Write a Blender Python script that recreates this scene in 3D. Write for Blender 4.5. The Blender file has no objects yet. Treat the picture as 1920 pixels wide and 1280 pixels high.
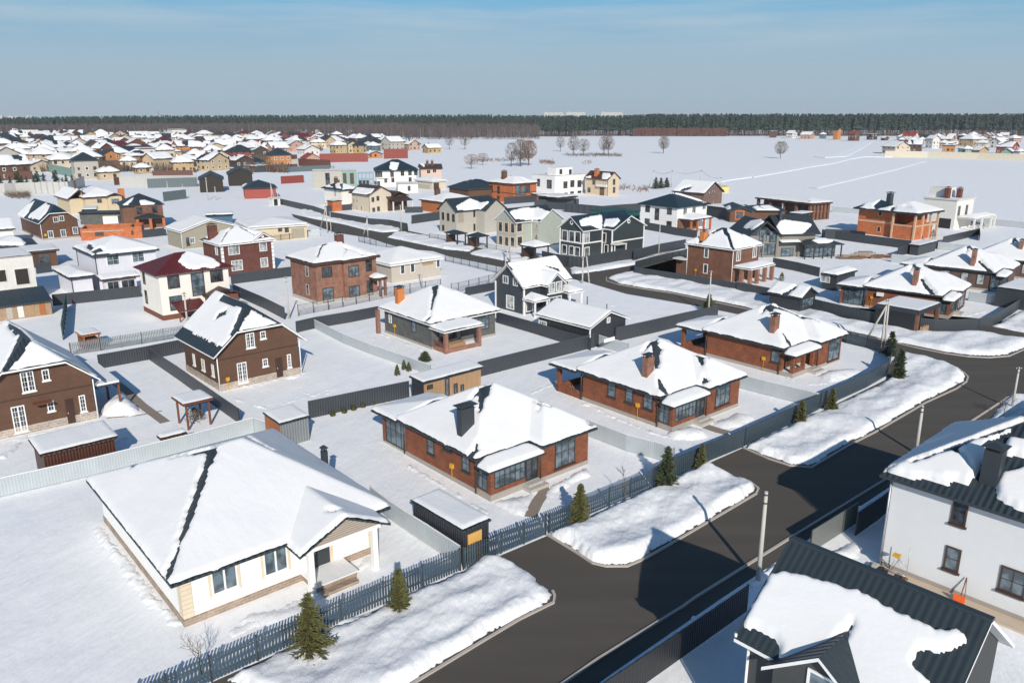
import bpy, math, random
from math import sin, cos, atan, atan2, radians, pi, sqrt, hypot, exp
from mathutils import Vector, noise
random.seed(7)
C = bpy.context.scene.collection
# ------------------------------------------------------------------ camera
FL = 1500.0; PIT = atan(425/1500); CH = 27.0
cam = bpy.data.objects.new('camera', bpy.data.cameras.new('camera')); C.objects.link(cam)
cam.location = (0, 0, CH); cam.rotation_euler = (pi/2-PIT, 0, 0)
cam.data.sensor_width = 36; cam.data.lens = FL/1920*36; cam.data.clip_end = 30000; cam.data.clip_start = .5
bpy.context.scene.camera = cam
# ------------------------------------------------------------------ sun, sky, exposure
LD = Vector((-.164, .986, 0)).normalized()          # horizontal travel of the sunlight
SEL = radians(27.5)
sun = bpy.data.objects.new('sun', bpy.data.lights.new('sun', 'SUN')); C.objects.link(sun)
sun.data.energy = 3.9; sun.data.angle = radians(.5); sun.data.color = (1, .93, .82)
sdir = Vector((LD.x*cos(SEL), LD.y*cos(SEL), -sin(SEL)))
sun.rotation_euler = sdir.to_track_quat('-Z', 'Y').to_euler()
W = bpy.data.worlds.new('World'); bpy.context.scene.world = W; W.use_nodes = True
wn = W.node_tree; wn.nodes.clear()
def wnode(t, **k):
    n = wn.nodes.new(t)
    for a, b in k.items(): setattr(n, a, b)
    return n
sk = wnode('ShaderNodeTexSky', sky_type='NISHITA', sun_disc=False, sun_elevation=SEL, sun_rotation=radians(171), air_density=1.0, dust_density=.4, ozone_density=3.5, altitude=100)
tc = wnode('ShaderNodeTexCoord'); mp = wnode('ShaderNodeMapping'); mp.inputs['Scale'].default_value = (1.3, 1.3, 16)
nz = wnode('ShaderNodeTexNoise'); nz.inputs['Scale'].default_value = 1.6; nz.inputs['Detail'].default_value = 7; nz.inputs['Roughness'].default_value = .55
rp = wnode('ShaderNodeValToRGB'); rp.color_ramp.elements[0].position = .44; rp.color_ramp.elements[1].position = .70
rp.color_ramp.elements[0].color = (0, 0, 0, 1); rp.color_ramp.elements[1].color = (.8, .8, .8, 1)
mx = wnode('ShaderNodeMixRGB'); mx.inputs['Color2'].default_value = (6.2, 7.0, 7.6, 1)
bgn = wnode('ShaderNodeBackground'); bgn.inputs['Strength'].default_value = .075; ow = wnode('ShaderNodeOutputWorld')
sx = wnode('ShaderNodeSeparateXYZ'); mr = wnode('ShaderNodeMapRange'); mr.inputs['From Min'].default_value = .05; mr.inputs['From Max'].default_value = .11
mm = wnode('ShaderNodeMath', operation='MULTIPLY')
L = wn.links.new
L(tc.outputs['Generated'], mp.inputs['Vector']); L(mp.outputs[0], nz.inputs['Vector']); L(nz.outputs['Fac'], rp.inputs['Fac'])
L(tc.outputs['Generated'], sx.inputs[0]); cf = wnode('ShaderNodeMapRange'); cf.inputs['From Min'].default_value = .14; cf.inputs['From Max'].default_value = .3; cf.inputs['To Min'].default_value = 1; cf.inputs['To Max'].default_value = .08; m0 = wnode('ShaderNodeMath', operation='MULTIPLY')
L(sx.outputs['Z'], mr.inputs['Value']); L(sx.outputs['Z'], cf.inputs['Value']); L(mr.outputs[0], m0.inputs[0]); L(cf.outputs[0], m0.inputs[1]); L(m0.outputs[0], mm.inputs[0]); L(rp.outputs['Color'], mm.inputs[1])
ar = wnode('ShaderNodeValToRGB'); e = ar.color_ramp.elements; e[0].position = 0; e[0].color = (.312, .40, .465, 1); e[1].position = .125; e[1].color = (.175, .385, .57, 1)
e2 = e.new(.05); e2.color = (.31, .42, .505, 1); e3 = e.new(.09); e3.color = (.25, .405, .53, 1)
sc_ = wnode('ShaderNodeVectorMath', operation='SCALE'); sc_.inputs['Scale'].default_value = 1/.075
af = wnode('ShaderNodeMapRange'); af.inputs['From Min'].default_value = .10; af.inputs['From Max'].default_value = .28; af.inputs['To Min'].default_value = 1; af.inputs['To Max'].default_value = 0
ma = wnode('ShaderNodeMixRGB'); L(sx.outputs['Z'], ar.inputs['Fac']); L(ar.outputs['Color'], sc_.inputs[0]); L(sx.outputs['Z'], af.inputs['Value']); L(af.outputs[0], ma.inputs['Fac'])
tn = wnode('ShaderNodeMixRGB', blend_type='MULTIPLY'); tn.inputs['Fac'].default_value = 1; tn.inputs['Color2'].default_value = (.6, .95, 1.08, 1); L(sk.outputs['Color'], tn.inputs['Color1']); L(tn.outputs['Color'], ma.inputs['Color1']); L(sc_.outputs[0], ma.inputs['Color2'])
L(mm.outputs[0], mx.inputs['Fac']); L(ma.outputs[0], mx.inputs['Color1']); L(mx.outputs['Color'], bgn.inputs['Color']); L(bgn.outputs[0], ow.inputs['Surface'])
V = bpy.context.scene.view_settings
V.view_transform = 'Standard'; V.look = 'None'; V.gamma = 1; V.use_curve_mapping = False; V.exposure = .25
# ------------------------------------------------------------------ pixels of the survey crops -> rays and points in the world
CR = dict(A1=(0,760,2.461),A2=(640,680,2.461),A3=(1280,760,2.461),A4=(960,560,3.556),A5=(1260,540,2.909),A6=(0,560,3),A7=(560,500,3),A8=(0,340,3.4286),
 B1=(480,280,4),B2=(880,280,4),B3=(1160,320,4.8),B4=(1520,320,4),B5=(0,200,4),B6=(440,200,4),B7=(880,200,3.692),B8=(1400,200,3.692),
 C1=(1240,880,5.333),C2=(560,880,5.333),C3=(1640,600,4.571),C4=(1640,860,3.765),C5=(1120,1120,2.4),C7=(0,600,4.923),C8=(320,540,5.82),D1=(920,470,7.385),D2=(1020,370,8.727),D3=(800,360,6.857),D4=(520,420,6.0),D5=(1380,380,8.0),D6=(1680,420,8.0),E1=(20,340,6.4),E2=(560,290,6.4),E3=(1160,330,6.0),E4=(1580,340,6.857),E5=(240,400,5.333),E6=(0,420,5.333),O=(0,0,1))
def P(s):
    out = []; c = CR['O']; n = None
    for t in s.split():
        if t in CR: c = CR[t]
        elif n is None: n = float(t)
        else: out.append((c[0]+n/c[2], c[1]+float(t)/c[2])); n = None
    return out
def ray(p):
    a = (p[0]-960)/FL; b = -(p[1]-640)/FL
    return Vector((a, cos(PIT)+b*sin(PIT), -sin(PIT)+b*cos(PIT)))
def G(p, z=0.0):
    d = ray(p); t = (z-CH)/d.z
    return Vector((d.x*t, d.y*t, z))
def GP(s, z=0.0): return [G(p, z) for p in P(s)]
GY = radians(40.8)                                   # street grid
# ------------------------------------------------------------------ materials
MT = {}
def newmat(name):
    m = bpy.data.materials.new(name); m.use_nodes = True; nt = m.node_tree
    b = nt.nodes['Principled BSDF']; return m, nt, b
def N(nt, t, **k):
    n = nt.nodes.new(t)
    for a, b in k.items():
        if a in n.inputs: n.inputs[a].default_value = b
        else: setattr(n, a, b)
    return n
def c4(c): return (c[0], c[1], c[2], 1)
def plain(name, col, rough=.6, metal=0, var=.12, scale=1.5, bump=0, bscale=30):
    if name in MT: return MT[name]
    m, nt, b = newmat(name); L = nt.links.new
    tc = N(nt, 'ShaderNodeTexCoord'); nz = N(nt, 'ShaderNodeTexNoise', Scale=scale, Detail=4.0)
    mx = N(nt, 'ShaderNodeMixRGB'); mx.inputs[1].default_value = c4([v*(1-var) for v in col]); mx.inputs[2].default_value = c4([min(1, v*(1+var)) for v in col])
    L(tc.outputs['Object'], nz.inputs['Vector']); L(nz.outputs['Fac'], mx.inputs[0]); L(mx.outputs[0], b.inputs['Base Color'])
    b.inputs['Roughness'].default_value = rough; b.inputs['Metallic'].default_value = metal
    if bump:
        n2 = N(nt, 'ShaderNodeTexNoise', Scale=bscale, Detail=3.0); bp = N(nt, 'ShaderNodeBump', Strength=bump, Distance=.02)
        L(tc.outputs['Object'], n2.inputs['Vector']); L(n2.outputs['Fac'], bp.inputs['Height']); L(bp.outputs[0], b.inputs['Normal'])
    MT[name] = m; return m
def wallcoord(nt):                                    # (x+y, z): runs along any axis-aligned wall of a building
    L = nt.links.new; tc = N(nt, 'ShaderNodeTexCoord'); s = N(nt, 'ShaderNodeSeparateXYZ'); a = N(nt, 'ShaderNodeMath', operation='ADD'); c = N(nt, 'ShaderNodeCombineXYZ')
    L(tc.outputs['Object'], s.inputs[0]); L(s.outputs[0], a.inputs[0]); L(s.outputs[1], a.inputs[1]); L(a.outputs[0], c.inputs[0]); L(s.outputs[2], c.inputs[1])
    return tc, s, a, c
def brick(name, c1, c2, mortar, scale=1.0, bw=.5, rh=.14, ms=.018, stain=.25):
    if name in MT: return MT[name]
    m, nt, b = newmat(name); L = nt.links.new
    tc, s, a, c = wallcoord(nt)
    bt = N(nt, 'ShaderNodeTexBrick', Scale=scale); bt.inputs['Color1'].default_value = c4(c1); bt.inputs['Color2'].default_value = c4(c2); bt.inputs['Mortar'].default_value = c4(mortar)
    bt.inputs['Mortar Size'].default_value = ms; bt.inputs['Brick Width'].default_value = bw; bt.inputs['Row Height'].default_value = rh
    L(c.outputs[0], bt.inputs['Vector'])
    nz = N(nt, 'ShaderNodeTexNoise', Scale=1.1, Detail=6.0); mx = N(nt, 'ShaderNodeMixRGB', blend_type='MULTIPLY'); rp = N(nt, 'ShaderNodeMapRange')
    rp.inputs['From Min'].default_value = .3; rp.inputs['From Max'].default_value = .7; rp.inputs['To Min'].default_value = 1-stain; rp.inputs['To Max'].default_value = 1.1
    L(tc.outputs['Object'], nz.inputs['Vector']); L(nz.outputs['Fac'], rp.inputs['Value']); mx.inputs[0].default_value = 1
    L(bt.outputs['Color'], mx.inputs[1]); L(rp.outputs[0], mx.inputs[2]); L(mx.outputs[0], b.inputs['Base Color']); b.inputs['Roughness'].default_value = .85
    bp = N(nt, 'ShaderNodeBump', Strength=.4, Distance=.01); L(bt.outputs['Fac'], bp.inputs['Height']); bp.invert = True; L(bp.outputs[0], b.inputs['Normal'])
    MT[name] = m; return m
def ribbed(name, col, period=.2, rough=.45, metal=0, depth=.02, var=.1, horiz=False, rib=.72):  # profiled sheet / boards
    if name in MT: return MT[name]
    m, nt, b = newmat(name); L = nt.links.new
    tc, s, a, c = wallcoord(nt); mu = N(nt, 'ShaderNodeMath', operation='MULTIPLY'); mu.inputs[1].default_value = 2*pi/period
    sn = N(nt, 'ShaderNodeMath', operation='SINE'); L(s.outputs[2] if horiz else a.outputs[0], mu.inputs[0]); L(mu.outputs[0], sn.inputs[0])
    mg = N(nt, 'ShaderNodeMath', operation='GREATER_THAN'); mg.inputs[1].default_value = .75; L(sn.outputs[0], mg.inputs[0])
    bp = N(nt, 'ShaderNodeBump', Strength=.8, Distance=depth); L(sn.outputs[0], bp.inputs['Height']); L(bp.outputs[0], b.inputs['Normal'])
    nz = N(nt, 'ShaderNodeTexNoise', Scale=1.2, Detail=4.0); L(tc.outputs['Object'], nz.inputs['Vector'])
    mx = N(nt, 'ShaderNodeMixRGB'); mx.inputs[1].default_value = c4([v*(1-var) for v in col]); mx.inputs[2].default_value = c4([v*(1+var) for v in col]); L(nz.outputs['Fac'], mx.inputs[0])
    m2 = N(nt, 'ShaderNodeMixRGB', blend_type='MULTIPLY'); m2.inputs[2].default_value = (rib, rib, rib+.01, 1); L(mg.outputs[0], m2.inputs[0]); L(mx.outputs[0], m2.inputs[1]); L(m2.outputs[0], b.inputs['Base Color'])
    b.inputs['Roughness'].default_value = rough; b.inputs['Metallic'].default_value = metal
    MT[name] = m; return m
def tiles(name, col, period=.35, row=.35, rough=.45):  # metal tile roof, waves down the slope, steps across it
    if name in MT: return MT[name]
    m, nt, b = newmat(name); L = nt.links.new
    tc = N(nt, 'ShaderNodeTexCoord'); s = N(nt, 'ShaderNodeSeparateXYZ'); L(tc.outputs['Object'], s.inputs[0])
    sn = N(nt, 'ShaderNodeSeparateXYZ'); L(tc.outputs['Normal'], sn.inputs[0])
    ax = N(nt, 'ShaderNodeMath', operation='ABSOLUTE'); ay = N(nt, 'ShaderNodeMath', operation='ABSOLUTE'); L(sn.outputs[0], ax.inputs[0]); L(sn.outputs[1], ay.inputs[0])
    gt = N(nt, 'ShaderNodeMath', operation='GREATER_THAN'); L(ax.outputs[0], gt.inputs[0]); L(ay.outputs[0], gt.inputs[1])
    mi = N(nt, 'ShaderNodeMix'); L(gt.outputs[0], mi.inputs[0]); L(s.outputs[0], mi.inputs[2]); L(s.outputs[1], mi.inputs[3])
    mu = N(nt, 'ShaderNodeMath', operation='MULTIPLY'); mu.inputs[1].default_value = 2*pi/period; L(mi.outputs[0], mu.inputs[0])
    si = N(nt, 'ShaderNodeMath', operation='SINE'); L(mu.outputs[0], si.inputs[0])
    fz = N(nt, 'ShaderNodeMath', operation='MULTIPLY'); fz.inputs[1].default_value = 1/(row*.5); fr = N(nt, 'ShaderNodeMath', operation='FRACT'); L(s.outputs[2], fz.inputs[0]); L(fz.outputs[0], fr.inputs[0])
    ad = N(nt, 'ShaderNodeMath', operation='SUBTRACT'); L(si.outputs[0], ad.inputs[0]); L(fr.outputs[0], ad.inputs[1])
    bp = N(nt, 'ShaderNodeBump', Strength=.9, Distance=.03); L(ad.outputs[0], bp.inputs['Height']); L(bp.outputs[0], b.inputs['Normal'])
    nz = N(nt, 'ShaderNodeTexNoise', Scale=.8, Detail=5.0); L(tc.outputs['Object'], nz.inputs['Vector'])
    mx = N(nt, 'ShaderNodeMixRGB'); mx.inputs[1].default_value = c4([v*.8 for v in col]); mx.inputs[2].default_value = c4([v*1.25 for v in col]); L(nz.outputs['Fac'], mx.inputs[0]); L(mx.outputs[0], b.inputs['Base Color'])
    b.inputs['Roughness'].default_value = rough; b.inputs['Specular IOR Level'].default_value = .35
    MT[name] = m; return m
def snowmat(name, bump=.35, scale=2.0, dist=.12, dirt=0, col=(.86, .87, .9), tracks=0):
    if name in MT: return MT[name]
    m, nt, b = newmat(name); L = nt.links.new
    tc = N(nt, 'ShaderNodeTexCoord')
    n1 = N(nt, 'ShaderNodeTexNoise', Scale=scale, Detail=7.0, Roughness=.55); n2 = N(nt, 'ShaderNodeTexNoise', Scale=scale*9, Detail=3.0); n3 = N(nt, 'ShaderNodeTexNoise', Scale=.25, Detail=5.0)
    mp = N(nt, 'ShaderNodeMapping'); mp.inputs['Rotation'].default_value = (0, 0, .9); mp.inputs['Scale'].default_value = (1, .45, 1)
    L(tc.outputs['Object'], mp.inputs[0])
    for n in (n1, n2): L(mp.outputs[0], n.inputs['Vector'])
    L(tc.outputs['Object'], n3.inputs['Vector'])
    ad = N(nt, 'ShaderNodeMath', operation='MULTIPLY_ADD'); ad.inputs[1].default_value = .12; L(n2.outputs['Fac'], ad.inputs[0]); L(n1.outputs['Fac'], ad.inputs[2])
    bp = N(nt, 'ShaderNodeBump', Strength=bump, Distance=dist); L(ad.outputs[0], bp.inputs['Height']); L(bp.outputs[0], b.inputs['Normal'])
    mx = N(nt, 'ShaderNodeMixRGB'); mx.inputs[1].default_value = c4([col[0]*.92, col[1]*.935, col[2]*.97]); mx.inputs[2].default_value = c4(col); L(n3.outputs['Fac'], mx.inputs[0])
    last = mx.outputs[0]
    if dirt:
        n4 = N(nt, 'ShaderNodeTexNoise', Scale=6.0, Detail=6.0); L(tc.outputs['Object'], n4.inputs['Vector'])
        r = N(nt, 'ShaderNodeMapRange'); r.inputs['From Min'].default_value = .56; r.inputs['From Max'].default_value = .75; r.inputs['To Max'].default_value = dirt; L(n4.outputs['Fac'], r.inputs['Value'])
        m4 = N(nt, 'ShaderNodeMixRGB'); m4.inputs[2].default_value = (.55, .5, .45, 1); L(r.outputs[0], m4.inputs[0]); L(last, m4.inputs[1]); last = m4.outputs[0]
    L(last, b.inputs['Base Color']); b.inputs['Roughness'].default_value = .75; b.inputs['Specular IOR Level'].default_value = .25
    MT[name] = m; return m
def glass(name, col, rough=.06):
    if name in MT: return MT[name]
    m, nt, b = newmat(name); L = nt.links.new
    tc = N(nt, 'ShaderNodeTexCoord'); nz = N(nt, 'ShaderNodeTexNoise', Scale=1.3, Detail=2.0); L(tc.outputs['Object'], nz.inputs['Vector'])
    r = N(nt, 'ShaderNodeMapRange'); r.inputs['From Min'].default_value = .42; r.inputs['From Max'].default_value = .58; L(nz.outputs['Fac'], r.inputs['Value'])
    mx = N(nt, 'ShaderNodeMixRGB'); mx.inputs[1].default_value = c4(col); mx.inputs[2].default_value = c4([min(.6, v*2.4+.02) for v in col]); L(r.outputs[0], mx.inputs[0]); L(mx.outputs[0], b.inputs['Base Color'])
    b.inputs['Roughness'].default_value = rough; b.inputs['Specular IOR Level'].default_value = .9
    MT[name] = m; return m
SNR = snowmat('roof_snow', .35, 1.2, .14, col=(.83, .82, .81))
SNG = snowmat('ground_snow', .6, .45, .34, col=(.91, .905, .905))
SNB = snowmat('bank_snow', .7, 1.6, .2, dirt=.2, col=(.85, .845, .845))
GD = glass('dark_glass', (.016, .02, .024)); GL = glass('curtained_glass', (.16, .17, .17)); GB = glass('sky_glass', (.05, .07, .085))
WH = plain('white_trim', (.78, .78, .77), .5); ANT = plain('anthracite_trim', (.035, .042, .05), .45); BLK = plain('black_trim', (.015, .017, .02), .5)
BRN = plain('brown_trim', (.06, .035, .025), .5); CON = plain('concrete', (.42, .40, .37), .9, bump=.4); STO = brick('rubble_plinth', (.44, .35, .28), (.32, .26, .22), (.5, .46, .42), 1, .45, .22, .03)
CONP = plain('plain_plinth', (.33, .30, .27), .9, bump=.3)
RED = brick('red_brick', (.29, .082, .030), (.19, .055, .022), (.17, .085, .055), 1, .27, .085, .010, .3)
RD2 = brick('flash_brick', (.36, .13, .07), (.20, .08, .05), (.28, .2, .16), 1, .27, .085, .012, .35)
BRB = brick('brown_brick', (.125, .062, .036), (.105, .052, .031), (.09, .048, .03), 1, .27, .085, .010, .12)
GRB = brick('grey_brick', (.11, .112, .105), (.075, .077, .075), (.12, .12, .115), 1, .3, .09, .012, .2)
TDK = tiles('slate_metal_tiles', (.028, .04, .05)); TGR = tiles('graphite_tiles', (.035, .042, .05)); TBR = tiles('brown_tiles', (.07, .038, .03)); TMR = tiles('maroon_tiles', (.105, .016, .016))
TNV = tiles('navy_tiles', (.016, .032, .05)); TGN = tiles('green_tiles', (.01, .07, .05))
FDK = ribbed('anthracite_sheet', (.045, .052, .062), .25); FLG = ribbed('pale_grey_sheet', (.42, .46, .48), .2, .5, depth=.006, rib=.9); FBL = ribbed('blue_grey_paint', (.075, .11, .14), 5)
YEL = plain('yellow_paint', (.60, .33, .02), .5); TAN = ribbed('tan_boards', (.42, .26, .14), .16, .7); WDK = ribbed('dark_brown_sheet', (.075, .028, .018), .22)
BLS = ribbed('black_sheet', (.03, .033, .04), .22, .5); OBR = plain('orange_wood', (.36, .12, .035), .7); RWD = plain('reddish_wood', (.16, .055, .03), .7)
# ------------------------------------------------------------------ mesh builder
class MB:
    def __init__(s): s.v = []; s.f = []; s.m = []; s.mats = []; s.sm = []
    def mi(s, m):
        if m not in s.mats: s.mats.append(m)
        return s.mats.index(m)
    def face(s, pts, m, smooth=False):
        n = len(s.v); s.v += [tuple(p) for p in pts]; s.f.append(tuple(range(n, n+len(pts)))); s.m.append(s.mi(m)); s.sm.append(smooth)
    def box(s, x0, x1, y0, y1, z0, z1, m, skip=''):
        if x0 > x1: x0, x1 = x1, x0
        if y0 > y1: y0, y1 = y1, y0
        n = len(s.v); s.v += [(x0,y0,z0),(x1,y0,z0),(x1,y1,z0),(x0,y1,z0),(x0,y0,z1),(x1,y0,z1),(x1,y1,z1),(x0,y1,z1)]
        for k, q in (('b',(0,3,2,1)),('t',(4,5,6,7)),('f',(0,1,5,4)),('r',(1,2,6,5)),('k',(2,3,7,6)),('l',(3,0,4,7))):
            if k in skip: continue
            s.f.append(tuple(n+i for i in q)); s.m.append(s.mi(m)); s.sm.append(False)
        return s
    def prism(s, pts, z0, z1, m):                     # pts ccw xy
        k = len(pts)
        s.face([(p[0], p[1], z1) for p in pts], m); s.face([(p[0], p[1], z0) for p in reversed(pts)], m)
        for i in range(k):
            a, b = pts[i], pts[(i+1) % k]; s.face([(a[0],a[1],z0),(b[0],b[1],z0),(b[0],b[1],z1),(a[0],a[1],z1)], m)
        return s
    def tube(s, pts, r, m, n=6, r1=None, cap=True):
        pts = [Vector(p) for p in pts]; rings = []; K = len(pts)
        for i, p in enumerate(pts):
            d = (pts[min(i+1, K-1)]-pts[max(i-1, 0)]).normalized()
            a = d.cross(Vector((0, 0, 1))); a = a.normalized() if a.length > 1e-3 else Vector((1, 0, 0)); b = d.cross(a)
            rr = r if r1 is None else r+(r1-r)*i/(K-1)
            o = len(s.v); s.v += [tuple(p+(a*cos(2*pi*j/n)+b*sin(2*pi*j/n))*rr) for j in range(n)]; rings.append(o)
        mi = s.mi(m)
        for q in range(K-1):
            for j in range(n):
                a, b = rings[q], rings[q+1]; s.f.append((a+j, b+j, b+(j+1) % n, a+(j+1) % n)); s.m.append(mi); s.sm.append(True)
        if cap:
            s.f.append(tuple(rings[0]+j for j in range(n))); s.m.append(mi); s.sm.append(False)
            s.f.append(tuple(rings[-1]+j for j in reversed(range(n)))); s.m.append(mi); s.sm.append(False)
        return s
    def build(s, name, parent=None, loc=None, yaw=None):
        me = bpy.data.meshes.new(name); me.from_pydata(s.v, [], s.f); me.update()
        for m in s.mats: me.materials.append(m)
        me.polygons.foreach_set('material_index', s.m); me.polygons.foreach_set('use_smooth', s.sm)
        o = bpy.data.objects.new(name, me); C.objects.link(o)
        if parent: o.parent = parent
        if loc is not None: o.location = loc
        if yaw is not None: o.rotation_euler = (0, 0, yaw)
        return o
def tag(o, label=None, cat=None, group=None, kind=None):
    if label: o['label'] = label
    if cat: o['category'] = cat
    if group: o['group'] = group
    if kind: o['kind'] = kind
    return o
def thing(name, label, cat, loc=(0,0,0), yaw=0, group=None):
    o = bpy.data.objects.new(name, None); C.objects.link(o); o.location = loc; o.rotation_euler = (0, 0, yaw); o.empty_display_size = .3
    return tag(o, label, cat, group)
def copytree(o, parent=None):
    c = o.copy(); C.objects.link(c); c.parent = parent
    for ch in o.children: copytree(ch, c)
    return c
# ------------------------------------------------------------------ 2-D helpers
def segd(px, py, ax, ay, bx, by):
    dx, dy = bx-ax, by-ay; l = dx*dx+dy*dy; t = 0 if l == 0 else max(0, min(1, ((px-ax)*dx+(py-ay)*dy)/l))
    return hypot(px-ax-dx*t, py-ay-dy*t), t
def sdpoly(px, py, poly):                             # positive inside
    d = 1e9; ins = False; n = len(poly)
    for i in range(n):
        ax, ay = poly[i][0], poly[i][1]; bx, by = poly[(i+1) % n][0], poly[(i+1) % n][1]
        q, _ = segd(px, py, ax, ay, bx, by); d = min(d, q)
        if (ay > py) != (by > py) and px < (bx-ax)*(py-ay)/(by-ay)+ax: ins = not ins
    return d if ins else -d
def nz2(x, y, s=1.0, seed=0.0): return noise.noise(Vector((x*s, y*s, seed)))
def clip(poly, a, b, c):                              # keep a*x+b*y+c >= 0
    out = []; n = len(poly)
    for i in range(n):
        p, q = poly[i], poly[(i+1) % n]; dp = a*p[0]+b*p[1]+c; dq = a*q[0]+b*q[1]+c
        if dp >= 0: out.append(p)
        if (dp > 0 > dq) or (dp < 0 < dq):
            t = dp/(dp-dq); out.append((p[0]+(q[0]-p[0])*t, p[1]+(q[1]-p[1])*t))
    return out
# ------------------------------------------------------------------ roofs: each piece is the minimum of some planes over a rectangle
def hip(r, z, k, k2=None): k2 = k2 or k; return dict(r=r, p=[(0,k,z-k*r[2]),(0,-k,z+k*r[3]),(k2,0,z-k2*r[0]),(-k2,0,z+k2*r[1])])
def gabx(r, z, k): return dict(r=r, p=[(0,k,z-k*r[2]),(0,-k,z+k*r[3])])      # ridge runs along x
def gaby(r, z, k): return dict(r=r, p=[(k,0,z-k*r[0]),(-k,0,z+k*r[1])])
def shed(r, z, a=0, b=0): return dict(r=r, p=[(a,b,z-a*r[0]-b*r[2])])
def rh(p, x, y): return min(a*x+b*y+c for a, b, c in p['p'])
class House:
    """pts F, R, L = front, right and left corners at height z, as pixels; x runs F->R, y runs F->L"""
    def __init__(s, name, label, cat, pts, z=0, he=3, ov=.5, yaw=GY, eave=False, d=None, w=None, group=None, base=0):
        q = [G(p, z) for p in P(pts)]; F = q[0]; R = q[1]; Lp = q[2] if len(q) > 2 else None
        if yaw is None:
            a = atan2(R.y-F.y, R.x-F.x); yaw = a
            if Lp is not None: b = atan2(Lp.y-F.y, Lp.x-F.x)-pi/2; yaw = (a+b)/2
        elif yaw == 'R': yaw = atan2(R.y-F.y, R.x-F.x)
        s.u = Vector((cos(yaw), sin(yaw), 0)); s.v = Vector((-sin(yaw), cos(yaw), 0)); s.yaw = yaw
        s.w = w if w else (R-F).dot(s.u); s.d = d if d else (Lp-F).dot(s.v)
        s.o = Vector((F.x, F.y, base))
        if eave: s.o = s.o+s.u*ov+s.v*ov; s.w -= 0 if w else 2*ov; s.d -= 0 if d else 2*ov
        s.he = he; s.ov = ov; s.e = thing(name, label, cat, s.o, yaw, group); s.pc = []; s.bare = []; s.only = []
        s.r = (-ov, s.w+ov, -ov, s.d+ov)
    def loc(s, wp): d = wp-s.o; return (d.dot(s.u), d.dot(s.v), d.z)
    def on(s, p, axis, val):                          # pixel -> point on local plane x=val (axis 0) or y=val (axis 1)
        r = ray(p); n = s.u if axis == 0 else s.v
        t = (s.o.dot(n)+val-Vector((0,0,CH)).dot(n))/r.dot(n); return s.loc(Vector((0,0,CH))+r*t)
    def H(s, x, y):
        z = -99
        for p in s.pc:
            r = p['r']
            if r[0] <= x <= r[1] and r[2] <= y <= r[3]: z = max(z, rh(p, x, y))
        return z
    def hit(s, p):                                    # pixel -> local point on the roof
        r = ray(p); t = 15.0; c = Vector((0,0,CH)); st = .1
        q0 = G(p, s.he); dist = hypot(q0.x, q0.y)/hypot(r.x, r.y); t = dist*.55
        best = (1e9, None)
        while t < dist*1.4:
            x, y, z = s.loc(c+r*t); q = z-s.H(x, y)
            if q <= 0: return (x, y)
            if q < best[0]: best = (q, (x, y))
            t += st
        return best[1] if best[0] < 4 else s.loc(G(p, s.he+s.o.z))[:2]
    def poly(s, txt): return [s.hit(p) for p in P(txt)]
    def wall(s, mat, plinth=None, pm=None, r=None, he=None, name='wall', z0=-.3, gap=.03):
        r = r or (0, s.w, 0, s.d); mb = MB(); pz = plinth or 0
        def side(a, b, n=24):
            pts = []
            for i in range(n+1):
                t = i/n; x = a[0]+(b[0]-a[0])*t; y = a[1]+(b[1]-a[1])*t
                z = he if he else (min(max(s.H(x, y), s.he*.5)-gap, 40) if s.H(x, y) > -50 else s.he); pts.append((x, y, z))
            for i in range(n):
                p, q = pts[i], pts[i+1]; mb.face([(p[0],p[1],pz),(q[0],q[1],pz),q,p], mat)
        cs = [(r[0],r[2]),(r[1],r[2]),(r[1],r[3]),(r[0],r[3])]
        for i in range(4): side(cs[i], cs[(i+1) % 4], 1 if he else 24)
        if he: mb.face([(c[0], c[1], he) for c in cs], mat)
        o = mb.build(name, s.e)
        if plinth: MB().box(r[0]-.05, r[1]+.05, r[2]-.05, r[3]+.05, z0, pz, pm or STO).build('plinth', s.e)
        return o
    def roof(s, mat, th=.16, fascia=None, name='roof'):
        mb = MB(); fascia = fascia or mat
        for pc in s.pc:
            r = pc['r']; base = [(r[0],r[2]),(r[1],r[2]),(r[1],r[3]),(r[0],r[3])]
            for i, A in enumerate(pc['p']):
                poly = base
                for j, B in enumerate(pc['p']):
                    if j != i and len(poly) > 2:
                        poly = clip(poly, B[0]-A[0], B[1]-A[1], B[2]-A[2])
                if len(poly) < 3: continue
                f = lambda q: A[0]*q[0]+A[1]*q[1]+A[2]
                mb.face([(q[0], q[1], f(q)) for q in poly], pc.get('m', mat)); mb.face([(q[0], q[1], f(q)-th) for q in reversed(poly)], fascia)
                for a in range(len(poly)):
                    p, q = poly[a], poly[(a+1) % len(poly)]
                    if any(abs(p[k]-r[e]) < 1e-5 and abs(q[k]-r[e]) < 1e-5 for k, e in ((0,0),(0,1),(1,2),(1,3))):
                        mb.face([(p[0],p[1],f(p)-th),(q[0],q[1],f(q)-th),(q[0],q[1],f(q)),(p[0],p[1],f(p))], fascia)
        s.ro = mb.build(name, s.e); return s.ro
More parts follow.
